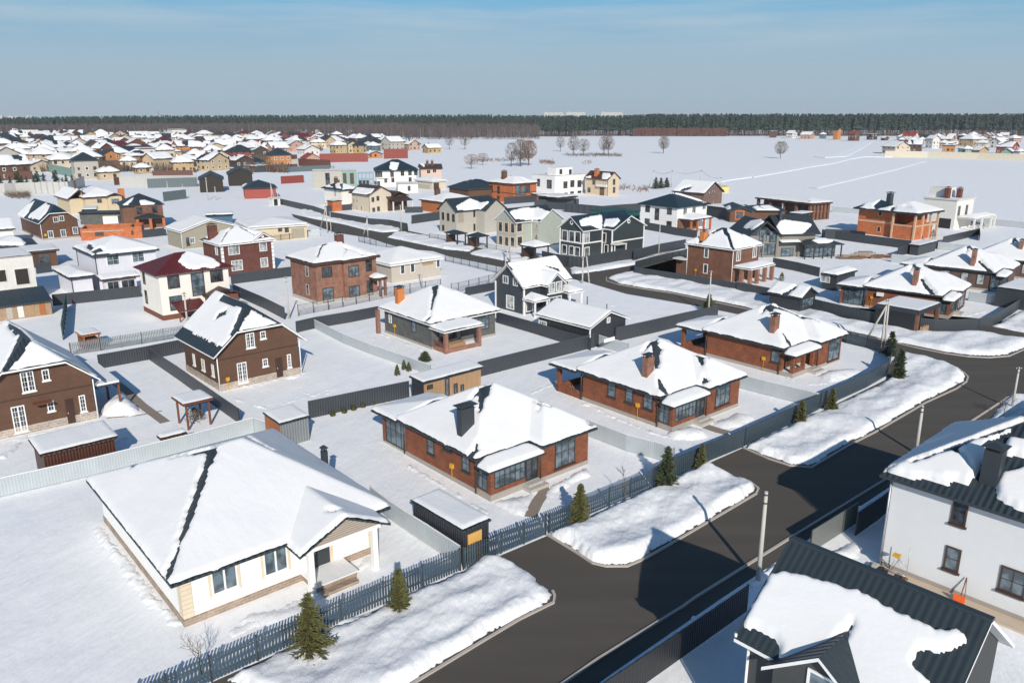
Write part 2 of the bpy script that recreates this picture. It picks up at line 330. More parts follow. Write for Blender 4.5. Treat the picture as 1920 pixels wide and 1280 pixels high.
    def snow(s, T=.28, step=.3, jag=.16, edge=.3, pcs=None, seed=None, inset=.0, wob=1.0, name='roof_snow', ledge=None):
        T *= .85; edge *= .8; seed = seed if seed is not None else random.random()*50; mb = MB(); mi = mb.mi(SNR)
        for pi_, pc in enumerate(s.pc):
            if pcs is not None and pi_ not in pcs: continue
            if pc.get('nosnow'): continue
            r = pc['r']; only = [o for o in s.only if o[0] == pi_]; nx = max(4, int((r[1]-r[0])/step)); ny = max(4, int((r[3]-r[2])/step))
            off = len(mb.v); cov = {}; TT = pc.get('T', T)
            for j in range(ny+1):
                for i in range(nx+1):
                    x = r[0]+(r[1]-r[0])*i/nx; y = r[2]+(r[3]-r[2])*j/ny
                    n = nz2(x, y, .9, seed)*jag*wob+nz2(x, y, 3.1, seed+9)*jag*.7
                    sd = min(x-r[0], r[1]-x, y-r[2], r[3]-y)+.03+max(-.07, min(n*.3, .03))-inset-pc.get('inset', 0)
                    if only: sd = min(sd, max(sdpoly(x, y, po) for _, po in only)+n)
                    for b in s.bare:
                        if b[0] == 's':
                            dd, t = segd(x, y, *b[1:5]); sd = min(sd, dd-(b[5]+(b[6]-b[5])*t)+n)
                        else: sd = min(sd, -sdpoly(x, y, b[1])+n)
                    if sd > 0:
                        q = min(1, sd/edge); t = TT*sqrt(max(0, 1-(1-q)**2))*(1+.18*nz2(x, y, .35, seed+3)); cov[(i, j)] = 1
                    else: t = -.05
                    mb.v.append((x, y, rh(pc, x, y)+t))
            for j in range(ny):
                for i in range(nx):
                    if any((a, b) in cov for a in (i, i+1) for b in (j, j+1)):
                        a = off+j*(nx+1)+i; mb.f.append((a, a+1, a+nx+2, a+nx+1)); mb.m.append(mi); mb.sm.append(True)
        if mb.f: return mb.build(name, s.e)
    def bl(s, txt, r0=.1, r1=.1):                     # bare lines given as a pixel polyline
        q = s.poly(txt)
        for i in range(len(q)-1):
            n = len(q)-1; s.bare.append(('s', q[i][0], q[i][1], q[i+1][0], q[i+1][1], r0+(r1-r0)*i/n, r0+(r1-r0)*(i+1)/n))
    def bp(s, txt): s.bare.append(('p', s.poly(txt)))
    def on_(s, pc, txt): s.only.append((pc, s.poly(txt)))
    # windows: face f (y=0), l (x=0), or ('y',val)/('x',val)
    def frame(s, face):
        if face == 'f': return 1, 0.0, -1
        if face == 'l': return 0, 0.0, -1
        if face == 'r': return 0, s.w, 1
        if face == 'k': return 1, s.d, 1
        return (0 if face[0] == 'x' else 1), face[1], face[2] if len(face) > 2 else -1
    def slab(s, mb, face, a0, a1, z0, z1, d0, d1, m):  # box on a wall: a along wall, d outward
        ax, val, sg = s.frame(face)
        p, q = val+sg*d0, val+sg*d1
        if ax == 1: mb.box(a0, a1, p, q, z0, z1, m)
        else: mb.box(p, q, a0, a1, z0, z1, m)
    def win(s, face, a, z=None, fm=WH, gm=GD, nx=2, nz=1, fw=.08, sill=None, name='window', bars=.03, sur=None, label=None, mul=None):
        """a: px text of top-left, bottom-right corners, or (a0,a1) with z=(z0,z1)"""
        ax, val, sg = s.frame(face)
        if isinstance(a, str):
            c = [s.on(p, ax, val) for p in P(a)]; k = 0 if ax == 1 else 1
            a0, a1 = sorted((c[0][k], c[1][k])); z1, z0 = max(c[0][2], c[1][2]), min(c[0][2], c[1][2])
        else: a0, a1 = a; z0, z1 = z
        mb = MB(); sl = lambda *q: s.slab(mb, face, *q)
        D = .07
        sl(a0, a0+fw, z0, z1, -.02, D, fm); sl(a1-fw, a1, z0, z1, -.02, D, fm); sl(a0+fw, a1-fw, z0, z0+fw, -.02, D-.003, fm); sl(a0+fw, a1-fw, z1-fw, z1, -.02, D-.003, fm)
        for i in range(1, nx):
            c = a0+(a1-a0)*i/nx; h = bars/2 if not (mul and i % mul == 0) else fw*.6; sl(c-h, c+h, z0+fw, z1-fw, 0, D-.012, fm)
        for i in range(1, nz): c = z0+(z1-z0)*i/nz; sl(a0+fw, a1-fw, c-bars/2, c+bars/2, 0, D-.018, fm)
        if sill: sl(a0-.08, a1+.08, z0-.12, z0-.003, -.02, .14, sill)
        if sur:
            g = .16; sl(a0-g, a0-.002, z0-g, z1+g, -.02, .05, sur); sl(a1+.002, a1+g, z0-g, z1+g, -.02, .05, sur); sl(a0, a1, z1+.002, z1+g, -.02, .047, sur); sl(a0, a1, z0-g, z0-.002, -.02, .047, sur)
        o = mb.build(name, s.e)
        if label: o['label'] = label
        g = MB(); s.slab(g, face, a0+fw*.5, a1-fw*.5, z0+fw*.5, z1-fw*.5, -.01, .025, gm); g.build('pane', o)
        return (a0, a1, z0, z1)
    def door(s, face, a, z=None, m=BRN, label=None, name='door'):
        ax, val, sg = s.frame(face)
        if isinstance(a, str):
            c = [s.on(p, ax, val) for p in P(a)]; k = 0 if ax == 1 else 1
            a0, a1 = sorted((c[0][k], c[1][k])); z1, z0 = max(c[0][2], c[1][2]), min(c[0][2], c[1][2])
        else: a0, a1 = a; z0, z1 = z
        mb = MB(); s.slab(mb, face, a0, a1, z0, z1, -.02, .06, m)
        for q in (.12, .55): s.slab(mb, face, a0+.15, a1-.15, z0+(z1-z0)*q, z0+(z1-z0)*(q+.35), 0, .075, m)
        o = mb.build(name, s.e)
        if label: o['label'] = label
        h = MB(); s.slab(h, face, a0+.08, a0+.14, z0+.95, z0+1.1, .05, .12, CON); h.build('handle', o)
    def strip(s, face, a0, a1, z0, z1, m, name='trim', d=.04):
        mb = MB(); s.slab(mb, face, a0, a1, z0, z1, -.02, d, m); return mb.build(name, s.e)
    def box(s, x0, x1, y0, y1, z0, z1, m, name='part', par=None): return MB().box(x0, x1, y0, y1, z0, z1, m).build(name, par or s.e)
    def chim(s, x, y, sx, sy, zt, m, cap=BLK, capo=.12, name='chimney', zb=None):
        zb = zb if zb is not None else s.H(x, y)-.8
        c = MB().box(x-sx/2, x+sx/2, y-sy/2, y+sy/2, zb, zt, m).build(name, s.ro)
        k = MB()
        for dx in (-1, 1):
            for dy in (-1, 1): k.box(x+dx*(sx/2-.06)-.03, x+dx*(sx/2-.06)+.03, y+dy*(sy/2-.06)-.03, y+dy*(sy/2-.06)+.03, zt, zt+.22, cap)
        e = capo; z = zt+.22; pts = [(x-sx/2-e, y-sy/2-e), (x+sx/2+e, y-sy/2-e), (x+sx/2+e, y+sy/2+e), (x-sx/2-e, y+sy/2+e)]
        k.prism(pts, z, z+.04, cap)
        for i in range(4): a, b = pts[i], pts[(i+1) % 4]; k.face([(a[0],a[1],z+.04),(b[0],b[1],z+.04),(x,y,z+.25)], cap)
        k.build('chimney_cap', c); return c
    def gas(s, face, a, label='yellow gas box'):      # gas regulator box with its riser pipe
        ax, val, sg = s.frame(face); c = s.on(P(a)[0], ax, val); k = c[0] if ax == 1 else c[1]; z = c[2]
        mb = MB(); s.slab(mb, face, k-.17, k+.17, z-.16, z+.2, .0, .2, YEL); o = mb.build('gas_box', s.e); o['label'] = label
        p = MB(); s.slab(p, face, k-.02, k+.02, 0, z-.16, .08, .12, YEL); p.build('gas_pipe', o)
    def pipe(s, x, y, z0, z1, m, name='downpipe'): return MB().tube([(x, y, z0), (x, y, z1)], .06, m).build(name, s.e)
    def posts(s, pts, z0, z1, m, sz=.2, name='post'):
        for x, y in pts: MB().box(x-sz/2, x+sz/2, y-sz/2, y+sz/2, z0, z1, m).build(name, s.e)

def mk(name, label, pts, z, he, yaw=radians(42), ov=.5, cat='house', eave=True, w=None, d=None, group=None):
    """front corner pixel at height z; the x pixels of the right and left corners fix the width and depth"""
    q = P(pts); F = G(q[0], z); h = House.__new__(House); h.u = Vector((cos(yaw), sin(yaw), 0)); h.v = Vector((-sin(yaw), cos(yaw), 0)); h.yaw = yaw
    fw = F.y*cos(PIT)-(z-CH)*sin(PIT)
    def sol(px, d_): m = (px-960)/FL; return (F.x-m*fw)/(m*d_.y*cos(PIT)-d_.x)
    W_ = sol(q[1][0], h.u) if w is None else w+(2*ov if eave else 0); D_ = (sol(q[2][0], h.v) if len(q) > 2 else 8) if d is None else d+(2*ov if eave else 0)
    o = Vector((F.x, F.y, 0)); k = ov if eave else 0
    h.w, h.d = W_-2*k, D_-2*k; h.o = o+(h.u+h.v)*k; h.he = he; h.ov = ov; h.bare = []; h.only = []; h.pc = []
    h.r = (-ov, h.w+ov, -ov, h.d+ov); h.e = thing(name, label, cat, h.o, yaw, group); print('%-28s w %.1f d %.1f dist %.0f' % (label[:28], h.w, h.d, h.o.length)); return h
def wc(h, face, txt, w, ht, fm=WH, gm=GD, nx=2, nz=1, fw=.1, **k):
    ax, val, sg = h.frame(face)
    for p in P(txt):
        c = h.on(p, ax, val); a = c[0] if ax == 1 else c[1]; h.win(face, (a-w/2, a+w/2), (c[2]-ht/2, c[2]+ht/2), fm, gm, nx, nz, fw, **k)
def boxh(name, label, cat, pts, z, he, mat, roofm=None, T=.2, yaw=radians(42), eave=True, ov=.25, a=0, b=0, open_=False, w=None, d=None, snow=True, pm=None, group=None, fascia=None, step=.2):
    h = mk(name, label, pts, z, he, yaw, ov, cat, eave, w, d, group); h.pc = [shed(h.r, he, a, b)]
    if open_: h.posts([(x, y) for x in (.1, h.w-.1) for y in (.1, h.d-.1)], 0, he, pm or mat, .16)
    else: h.wall(mat)
    h.roof(roofm or TDK, .12, fascia)
    if snow: h.snow(T, step, .06, .2)
    return h
# ------------------------------------------------------------------ setting: ground, roads, banks
def asphalt(name, col):
    m, nt, b = newmat(name); L = nt.links.new; tc = N(nt, 'ShaderNodeTexCoord')
    n1 = N(nt, 'ShaderNodeTexNoise', Scale=.35, Detail=6.0); n2 = N(nt, 'ShaderNodeTexNoise', Scale=60.0, Detail=2.0); mp = N(nt, 'ShaderNodeMapping'); mp.inputs['Rotation'].default_value = (0, 0, -GY); mp.inputs['Scale'].default_value = (.15, 1.6, 1)
    L(tc.outputs['Object'], mp.inputs[0]); L(mp.outputs[0], n1.inputs['Vector']); L(tc.outputs['Object'], n2.inputs['Vector'])
    mx = N(nt, 'ShaderNodeMixRGB'); mx.inputs[1].default_value = c4([v*.72 for v in col]); mx.inputs[2].default_value = c4([v*1.28 for v in col]); L(n1.outputs['Fac'], mx.inputs[0])
    L(mx.outputs[0], b.inputs['Base Color']); b.inputs['Roughness'].default_value = .85; b.inputs['Specular IOR Level'].default_value = .3
    bp = N(nt, 'ShaderNodeBump', Strength=.5, Distance=.01); L(n2.outputs['Fac'], bp.inputs['Height']); L(bp.outputs[0], b.inputs['Normal']); return m
ASP = asphalt('asphalt', (.092, .080, .068)); DIR = plain('trodden_dirt', (.26, .21, .17), .9, bump=.6, bscale=8); KRB = plain('kerb_stone', (.46, .41, .37), .85)
g = MB(); g.face([(-4400,-60,0),(4400,-60,0),(4400,4400,0),(-4400,4400,0)], SNG); tag(g.build('ground'), kind='structure')
def sheet(name, pts, z, m): mb = MB(); mb.face([(p.x, p.y, z) for p in pts], m); return tag(mb.build(name), kind='structure')
ROAD_A = "O 250 1345 A1 980 1275 O 867 1071 1026 1004 1331 867 1394 839 1480 800 1660 712 1672 676 1700 664 1775 640 1900 610 2000 640 2200 700 1960 715 1850 792 1450 1057 1353 1121 1150 1260 1000 1370"
def ccw(pts):
    a = sum(pts[i].x*pts[(i+1) % len(pts)].y-pts[(i+1) % len(pts)].x*pts[i].y for i in range(len(pts)))
    return pts if a > 0 else pts[::-1]
def trisheet(name, pts, z, m):
    import bmesh
    bm = bmesh.new(); vs = [bm.verts.new((p.x, p.y, z)) for p in ccw(pts)]; f = bm.faces.new(vs); bmesh.ops.triangulate(bm, faces=[f]); me = bpy.data.meshes.new(name); bm.to_mesh(me); bm.free()
    me.materials.append(m); o = bpy.data.objects.new(name, me); C.objects.link(o); return tag(o, kind='structure')
trisheet('road', GP(ROAD_A), .008, ASP)
trisheet('back_road', GP("O 546 401 590 411 640 420 697 431 752 430 805 441 890 464 1000 478 1072 498 1105 502 1187 487 1287 465 1292 479 1195 505 1187 512 1260 528 1397 558 1500 590 1620 608 1850 612 1960 608 2100 630 1990 668 1700 669 1640 656 1590 644 1480 612 1397 592 1315 575 1174 551 1093 527 1040 517 940 501 842 481 812 471 755 466 722 456 692 446 627 436 605 428 552 409"), .012, ASP)
trisheet('side_road', GP("O 1852 616 1920 627 2100 650 2000 675 1880 660 1840 640"), .016, ASP)
def bank(pts, h=.45, step=.25, edge=.55, lump=.12, seed=1, jag=.18, kerb=None, name='snow_bank', m=None):
    pts = [(p.x, p.y) for p in pts]; x0 = min(p[0] for p in pts)-.3; x1 = max(p[0] for p in pts)+.3; y0 = min(p[1] for p in pts)-.3; y1 = max(p[1] for p in pts)+.3
    cu, su = cos(GY), sin(GY); us = [p[0]*cu+p[1]*su for p in pts]; vs = [-p[0]*su+p[1]*cu for p in pts]
    u0, u1, v0, v1 = min(us)-.3, max(us)+.3, min(vs)-.3, max(vs)+.3; nx = int((u1-u0)/step)+1; ny = int((v1-v0)/step)+1
    lp = list(zip(us, vs)); mb = MB(); mi = mb.mi(m or SNB); idx = {}; cov = {}
    def vert(i, j):
        u = u0+i*step; v = v0+j*step; sd = sdpoly(u, v, lp); n = nz2(u, v, .8, seed)*jag*1.2+nz2(u, v, 2.7, seed)*jag*.8+nz2(u, v, 6, seed)*jag*.4
        q = (sd+n-.12)/(edge*1.35)
        if q <= 0: return (u, v, -.04, 0)
        q = min(1, q); z = h*(1-(1-q)**2)**.7*(1+.6*nz2(u*.4, v, .4, seed+4))+q*lump*(.8*nz2(u*.55, v, .8, seed+2)+.22*nz2(u, v*1.2, 2.4, seed+6)+.08*nz2(u, v, 5, seed))
        return (u, v, max(z, .02), 1)
    gr = [[vert(i, j) for j in range(ny)] for i in range(nx)]
    def vid(i, j):
        if (i, j) not in idx: u, v, z, _ = gr[i][j]; idx[(i, j)] = len(mb.v); mb.v.append((u*cu-v*su, u*su+v*cu, z))
        return idx[(i, j)]
    for i in range(nx-1):
        for j in range(ny-1):
            if gr[i][j][3] or gr[i+1][j][3] or gr[i][j+1][3] or gr[i+1][j+1][3]:
                mb.f.append((vid(i,j), vid(i+1,j), vid(i+1,j+1), vid(i,j+1))); mb.m.append(mi); mb.sm.append(True)
    return tag(mb.build(name), kind='structure')
def strip(name, pts, w, h, m, z0=-.02):
    mb = MB(); n = len(pts); off = []
    for i in range(n):
        d = (pts[min(i+1, n-1)]-pts[max(i-1, 0)]); d.z = 0; d.normalize(); off.append(Vector((-d.y, d.x, 0))*w/2)
    for i in range(n-1):
        a, b = pts[i], pts[i+1]; A0, A1, B0, B1 = a-off[i], a+off[i], b-off[i+1], b+off[i+1]
        up = Vector((0, 0, h)); dn = Vector((0, 0, z0))
        mb.face([A0+up, B0+up, B1+up, A1+up], m); mb.face([A0+dn, B0+dn, B0+up, A0+up], m); mb.face([B1+dn, A1+dn, A1+up, B1+up], m)
    return tag(mb.build(name), kind='structure')
K1 = "O 1036 1108 1040 1117 1038 1130 973 1162 904 1203 782 1277 700 1333"
K2 = "O 1028 1004 1079 1035 1111 1056 1136 1062 1176 1062 1209 1048 1280 1007 1418 926 1422 916 1405 903 1385 896"
K3 = "O 1394 840 1440 860 1480 873 1521 877 1590 836 1640 811 1736 755 1793 729 1812 716 1815 707 1808 700 1793 689"
K4 = "O 1137 520 1137 527 1160 534 1205 542 1260 550 1397 579 1500 606 1590 624 1640 635 1679 643 1716 652 1771 663 1815 669 1854 671 1892 668 1922 655"
def inset(txt): return GP(txt)
bank(GP("O 520 1330 420 1273 640 1172 864 1075 904 1043 941 1047 998 1077 1034 1110 1034 1128 970 1158 901 1199 779 1274 690 1333"), .5, .16, .6, .2, 1)
bank(GP("O 1030 1003 1079 1032 1111 1053 1136 1058 1176 1058 1207 1044 1278 1003 1414 923 1417 914 1400 902 1361 886 1333 877 1325 872 1240 912 1120 965 1075 988"), .55, .16, .5, .2, 2)
bank(GP("O 1398 839 1440 856 1480 869 1521 873 1588 832 1638 807 1733 751 1790 725 1808 713 1811 706 1805 700 1790 690 1775 683 1738 673 1692 664 1680 668 1676 706 1655 718 1569 758 1483 798"), .5, .2, .6, .18, 3)
bank(GP("O 1140 521 1160 531 1205 539 1260 547 1397 575 1500 602 1590 620 1640 631 1679 640 1716 648 1771 659 1815 665 1854 667 1890 664 1922 650 1960 632 1920 637 1892 634 1872 629 1831 623 1751 624 1690 616 1621 606 1542 587 1439 551 1340 534 1277 522 1187 510"), .45, .35, .7, .12, 4)
bank(GP("O 1862 612 1920 624 2050 645 2050 600 1925 577"), .45, .35, .7, .15, 14)
bank(GP("O 880 475 905 467 955 476 1001 477 990 486 972 494 920 484 885 478"), .4, .4, .6, .1, 5)
bank(GP("O 726 445 745 435 805 443 890 465 880 472 830 467 760 452"), .4, .4, .6, .1, 6)
bank(GP("O 560 395 590 392 660 407 697 419 752 428 748 434 717 436 680 430 630 417 575 407"), .4, .4, .6, .1, 7)
bank(GP("O 1072 514 1070 502 1095 503 1190 489 1287 466 1287 473 1190 497 1105 511"), .4, .4, .6, .1, 8)
bank(GP("O 1158 1258 1353 1120 1450 1056 1850 792 1889 742 1894 741 1925 741 1960 745 1860 800 1470 1066 1380 1124 1180 1262 1030 1370 1020 1352"), .3, .16, .4, .1, 9)
for k, t in (('kerb', K1), ('kerb', K2), ('kerb', K3), ('kerb', K4), ('kerb', "O 985 1332 1120 1237 1280 1138 1303 1121 1480 1010 1664 897 1815 794 1887 747 1896 742 1913 740 1940 742")):
    strip(k, GP(t), .16, .11, KRB)
strip('path', GP("A6 650 470 700 510 800 600 930 695"), .9, .02, DIR)
strip('path', GP("A6 600 670 780 655 910 630"), .25, .015, DIR)
strip('path', GP("A2 930 570 935 600 905 640 885 680 870 712"), .9, .03, DIR)
strip('path', GP("A4 1290 850 1380 880 1440 895"), 1.1, .03, DIR)
strip('path', GP("C1 -20 -20 0 0"), .1, .02, DIR)
def heap(pts, h, seed, step=.25): return bank(GP(pts), h, step, 1.2, .15, seed, .2)
heap("A6 560 640 640 550 700 530 810 640 740 660 600 665", .9, 31)
heap("A2 700 640 890 600 890 630 850 710 800 700 720 670", .5, 32)
heap("A2 930 610 960 570 1130 480 1160 520 1000 600 940 660", .4, 33)
heap("A4 1010 900 1180 850 1300 890 1320 920 1200 950 1080 940", .5, 34)
heap("A4 1320 830 1500 760 1640 790 1540 850 1400 880", .4, 35)
heap("A5 790 480 850 450 1000 440 1060 460 960 500 860 520", .4, 36)
heap("O 830 1115 700 1180 A1 1000 1010 1100 975 1400 900 1450 960 1300 1040", .25, 37)
heap("A3 640 690 800 620 840 660 820 700 740 720", .5, 38)
heap("A7 1640 480 1750 470 1800 500 1700 520", .5, 39)
# tracks across the field and low ridges
def ridge(txt, w, h): return strip('field_track', GP(txt), w*1.3, .06+h*.25, snowmat('track_snow', .2, .3, .1, col=(.93, .935, .95)))
ridge("B8 0 488 200 455 400 418 560 395 680 365 780 348 1000 350", 5, .5); ridge("B8 500 352 640 345 740 300 850 238", 7, .5); ridge("B8 460 565 700 510 1000 440 1220 380", 2.5, .25)
ridge("B7 1660 530 1760 510 1920 488", 4, .6)
# ------------------------------------------------------------------ fences
def fence(label, txt, h, style='sheet', m=None, pm=None, name='fence', sp=2.5, cap=None, z=0):
    pts = [p for p in GP(txt, z)] if isinstance(txt, str) else txt; o = pts[0].copy(); fy = atan2(pts[-1].y-o.y, pts[-1].x-o.x); e = thing(name, label, 'gate' if 'gate' in name else 'fence', o, fy); m = m or FDK; pm = pm or ANT
    pts = [o+Vector(((p-o).x*cos(fy)+(p-o).y*sin(fy), -(p-o).x*sin(fy)+(p-o).y*cos(fy), 0)) for p in pts]
    mb = MB(); rl = MB(); pd = None; count = 0
    for i in range(len(pts)-1):
        a, b = pts[i]-o, pts[i+1]-o; d = b-a; L = d.length; d.normalize(); n = Vector((-d.y, d.x, 0))
        def plate(t0, t1, z0, z1, off, th, mt, B):
            p, q = a+d*t0+n*(off-th/2), a+d*t1+n*(off-th/2); p2, q2 = q+n*th, p+n*th
            B.prism([(p.x,p.y),(q.x,q.y),(p2.x,p2.y),(q2.x,q2.y)], z0, z1, mt)
        if style == 'sheet':
            k = max(1, round(L/sp))
            plate(0, L, .05, h, 0, .03, m, mb); plate(0, L, h+.003, h+.05, 0, .07, cap or m, mb)
        elif style == 'picket':
            t = .05
            while t < L-.12: hh = h+random.uniform(-.02, .02); plate(t, t+.11, .08, hh, .0, .025, m, mb); t += .185
            for zz in (.35, h-.4): plate(0, L, zz, zz+.06, .04, .04, m, rl)
        else:
            t = 0; st = .13 if style == 'mesh' else .25; th = .014 if style == 'mesh' else .03
            while t < L: plate(t, t+th, .1, h, 0, th, m, mb); t += st
            for zz in ((.12, h*.5, h-.06) if style == 'mesh' else (.3, h-.25)): plate(0, L, zz, zz+.03, .02, .02, m, rl)
        k = max(1, round(L/sp))
        for j in range(k+(1 if i == len(pts)-2 else 0)):
            if count >= 95: break
            if pd is None: q = MB().box(-.04, .04, -.04, .04, -.2, h+.03, pm); po = q.build('post', e); pd = po
            else: po = pd.copy(); C.objects.link(po); po.parent = e
            q = a+d*(L*j/k)+n*.05; po.location = (q.x, q.y, 0); po.rotation_euler = (0, 0, atan2(d.y, d.x)); count += 1
    mb.build({'sheet': 'panel', 'picket': 'pickets', 'mesh': 'mesh_panel'}.get(style, 'bars'), e)
    if rl.f: rl.build('rails', e)
    return e
PK = ribbed('picket_paint', (.055, .082, .105), 7, .5); PKD = ribbed('street_sheet', (.04, .06, .078), .25); FDM = plain('mesh_wire', (.05, .06, .065), .5)
fence('dark blue-grey picket fence along the pavement in front of the white house', "O 230 1352 398 1278 640 1168 864 1070", 1.5, 'picket', PK)
fence('dark blue-grey picket driveway gate beside the black container shed', "O 870 1068 940 1038 1024 1003", 1.55, 'picket', PK, name='driveway_gate')
fence('dark blue-grey picket fence between the bay-windowed brick house and the road', "O 1030 1000 1100 968 1222 915", 1.5, 'picket', PK)
fence('solid dark driveway gate and panels in front of the middle brick bungalow', "O 1226 913 1258 898 1331 864 1394 838", 1.6, 'sheet', PKD, name='driveway_gate')
fence('solid blue-grey sheet fence behind the snow verge of the middle brick bungalow', "O 1397 836 1480 797 1535 768", 1.6, 'sheet', PKD)
fence('dark sheet fence around the front corner of the farthest street-side bungalow', "O 1538 766 1569 752 1624 727 1660 706 1668 690 1671 672", 1.6, 'sheet', PKD)
fence('dark picket fence curving behind the farthest street-side brick bungalow', "O 1669 671 1650 663 1625 652 1586 643", 1.6, 'picket', PK)
GRY = dict(m=FLG, pm=plain('grey_post', (.22, .24, .25), .5), cap=SNR)
fence('pale grey sheet fence running from the left edge behind the white house', "A6 -60 1135 0 1115 560 985 1110 845 1430 755", 1.45, 'sheet', **GRY)
fence('short pale grey fence bending to the grey garden shed', "A6 1432 754 1530 790", 1.45, 'sheet', **GRY)
fence('pale grey sheet fence between the white house and the black container', "C2 720 350 910 500 1140 655 1280 745 O 862 1062", 1.45, 'sheet', **GRY)
fence('pale grey sheet fence between the two bay-windowed brick bungalows', "A2 1130 335 1200 362 1310 405 1440 440 1530 470", 1.45, 'sheet', **GRY)
fence('pale grey sheet fence between the middle and the farthest street-side bungalows', "A5 340 530 370 545 500 580 640 615 800 655", 1.45, 'sheet', **GRY)
fence('long pale grey fence with one dark panel across the yard of the grey brick house', "A7 85 345 250 430 400 490 560 545 740 612", 1.2, 'sheet', **GRY)
fence('short pale grey fence behind the middle brick bungalow beside the garage', "A7 1648 432 1740 462 1850 492", 1.35, 'sheet', **GRY)
DK = dict(m=FDK, cap=plain('fence_cap', (.07, .08, .09), .5))
fence('dark sheet fence from the pale shed to the sauna hut', "A7 62 855 200 825 400 782 622 735", 1.7, **DK)
fence('wide dark sheet fence running back from behind the sauna hut to the garage', "A7 1012 622 1250 560 1500 497 1660 455", 1.7, **DK)
fence('dark sheet fence from the garage corner towards the back road', "A4 690 288 900 240 1130 185 1370 130", 1.8, **DK)
fence('dark mesh-topped sheet fence right of the grey brick house yard', "A7 1112 315 1300 370 1500 432 1640 470", 1.5, **DK)
fence('dark sheet fence behind the two brown gabled houses', "A6 560 395 830 345 1045 300", 1.6, **DK)
fence('dark sheet fence dividing the yards of the two brown gabled houses', "A6 840 345 1000 455 1200 600 1345 703", 1.5, **DK)
fence('dark sheet fence at the back of the grey brick house yard', "A7 -10 372 90 348 300 312 450 282", 1.5, **DK)
fence('dark sheet fence behind the grey brick house towards the navy house', "A7 940 165 1120 130", 1.3, **DK)
fence('thin grey mesh fence in front of the two-storey brick house', "A7 0 277 250 228 540 165 800 125", 1.6, 'mesh', FDM)
fence('thin grey mesh fence beside the beige bungalow towards the navy house', "A7 860 150 900 145 1125 88", 1.6, 'mesh', FDM)
fence('dark sheet fence below the maroon-roofed house and the lilac house', "A8 345 802 600 775 910 742", 1.7, **DK)
fence('long teal metal fence seen end-on left of the maroon-roofed house', "A8 430 812 418 920 405 1020", 1.9, m=ribbed('teal_sheet', (.02, .13, .12), .25))
fence('dark sheet fence behind the maroon brick house yard', "A8 1490 662 1700 635 1875 612", 1.7, **DK)
fence('dark sheet fence sloping from the maroon brick house to the street pole', "A8 1500 730 1600 775 1700 820 1830 888", 1.7, **DK)
fence('low grey picket fence beside the garden playhouse', "A6 400 318 570 293 800 255 1040 215", 1.5, 'picket', plain('zinc_picket', (.2, .22, .23), .5), sp=3)
fence('long dark sheet fence along the back road past the beige cottage', "B1 145 405 440 475 560 520 850 572 1000 583 1135 612 1140 640", 1.8, **DK)
fence('dark sheet fence behind the beige cottage with the brown veranda', "B1 520 470 720 455", 1.7, **DK)
fence('dark sheet fence beside the grey unfinished twin-gabled house', "B1 1170 560 1380 530 O 826 410", 2.2, **DK)
fence('dark sheet fence left of the orange bungalow', "B1 1120 478 1250 475", 1.7, **DK)
fence('pale mesh fence with frames beside the beige bungalow along the back road', "B1 1420 840 1600 880 1800 930 1860 945", 1.6, 'mesh', FDM)
fence('pale mesh fence behind the beige bungalow with snowy roof', "B1 770 695 900 725 1060 745", 1.5, 'mesh', FDM)
fence('mesh fence in front of the grey twin-gabled house', "B1 1300 680 1430 700", 1.5, 'mesh', FDM)
fence('mesh fence beside the pale green twin-gabled house', "B1 1670 750 1800 775 1900 790", 1.5, 'mesh', FDM)
fence('dark sheet fence along the yard of the white teal-roofed villa', "B3 232 530 350 550 500 580 700 610", 1.8, **DK)
fence('dark sheet fence beside the navy two-storey house facing the back road', "B3 135 805 345 748 600 700", 1.9, **DK)
fence('dark sheet fence along the road in front of the navy twin-gabled house', "O 1016 490 1040 496 1066 500 1091 502 1123 496 1163 489 1187 486", 2.0, **DK)
fence('dark sheet fence behind the pale sage house yard', "D3 1000 160 1400 130 1900 140", 2.2, **DK)
fence('dark sheet fence across the back yards of the navy twin-gabled house', "D2 330 240 900 290 1240 260 1590 235", 2.4, **DK)
fence('dark sheet fence left of the lilac house', "E6 370 500 520 480", 1.8, **DK)
fence('dark sheet fence right of the orange brick shell', "E1 1585 680 1870 650", 1.8, **DK)
fence('dark sheet fence between the grey modern house and the unfinished orange house', "D5 1330 540 1700 560 1920 590", 2.2, **DK)
fence('dark sheet fence around the yard of the square brown brick house', "B3 610 770 350 830 150 885 140 940 560 1005 900 1060 1250 1125 1640 1180", 1.4, **DK)
fence('dark sheet fence right of the square brown brick house', "B3 1385 862 1600 905 1800 955", 1.6, **DK)
fence('long dark sheet fence curving round the corner bungalow with the dark carport', "A5 350 22 520 55 820 133 1050 187 1200 214 1430 238 1550 238 1665 234", 1.6, **DK)
fence('dark panelled fence running right from the corner bungalow', "B4 1255 1200 1370 1165 1500 1085 1620 1000", 1.6, **DK)
fence('dark sheet fence in front of the unfinished orange brick house', "B4 80 500 400 545 745 590", 1.8, **DK)
fence('dark sheet fence right of the unfinished orange brick house', "B4 650 645 820 600 960 585", 1.8, **DK)
fence('dark sheet fence running back beside the white flat-roofed block', "B4 990 550 1260 485 1262 525", 1.6, **DK)
fence('pale grey sheet fence behind the farthest corner bungalows', "B4 600 685 740 700 880 715", 1.5, 'sheet', **GRY)
fence('pale grey sheet fence in the yard behind the snow-covered bungalow roofs', "B4 950 590 1080 602 1200 615", 1.5, 'sheet', **GRY)
fence('long grey fence at the edge of the open field', "B4 160 310 700 350 1250 400 1600 432", 1.6, 'sheet', **GRY)
fence('pale grey fence at the yard with two young thujas', "B4 1180 975 1350 1000 1480 1012", 1.4, 'sheet', **GRY)
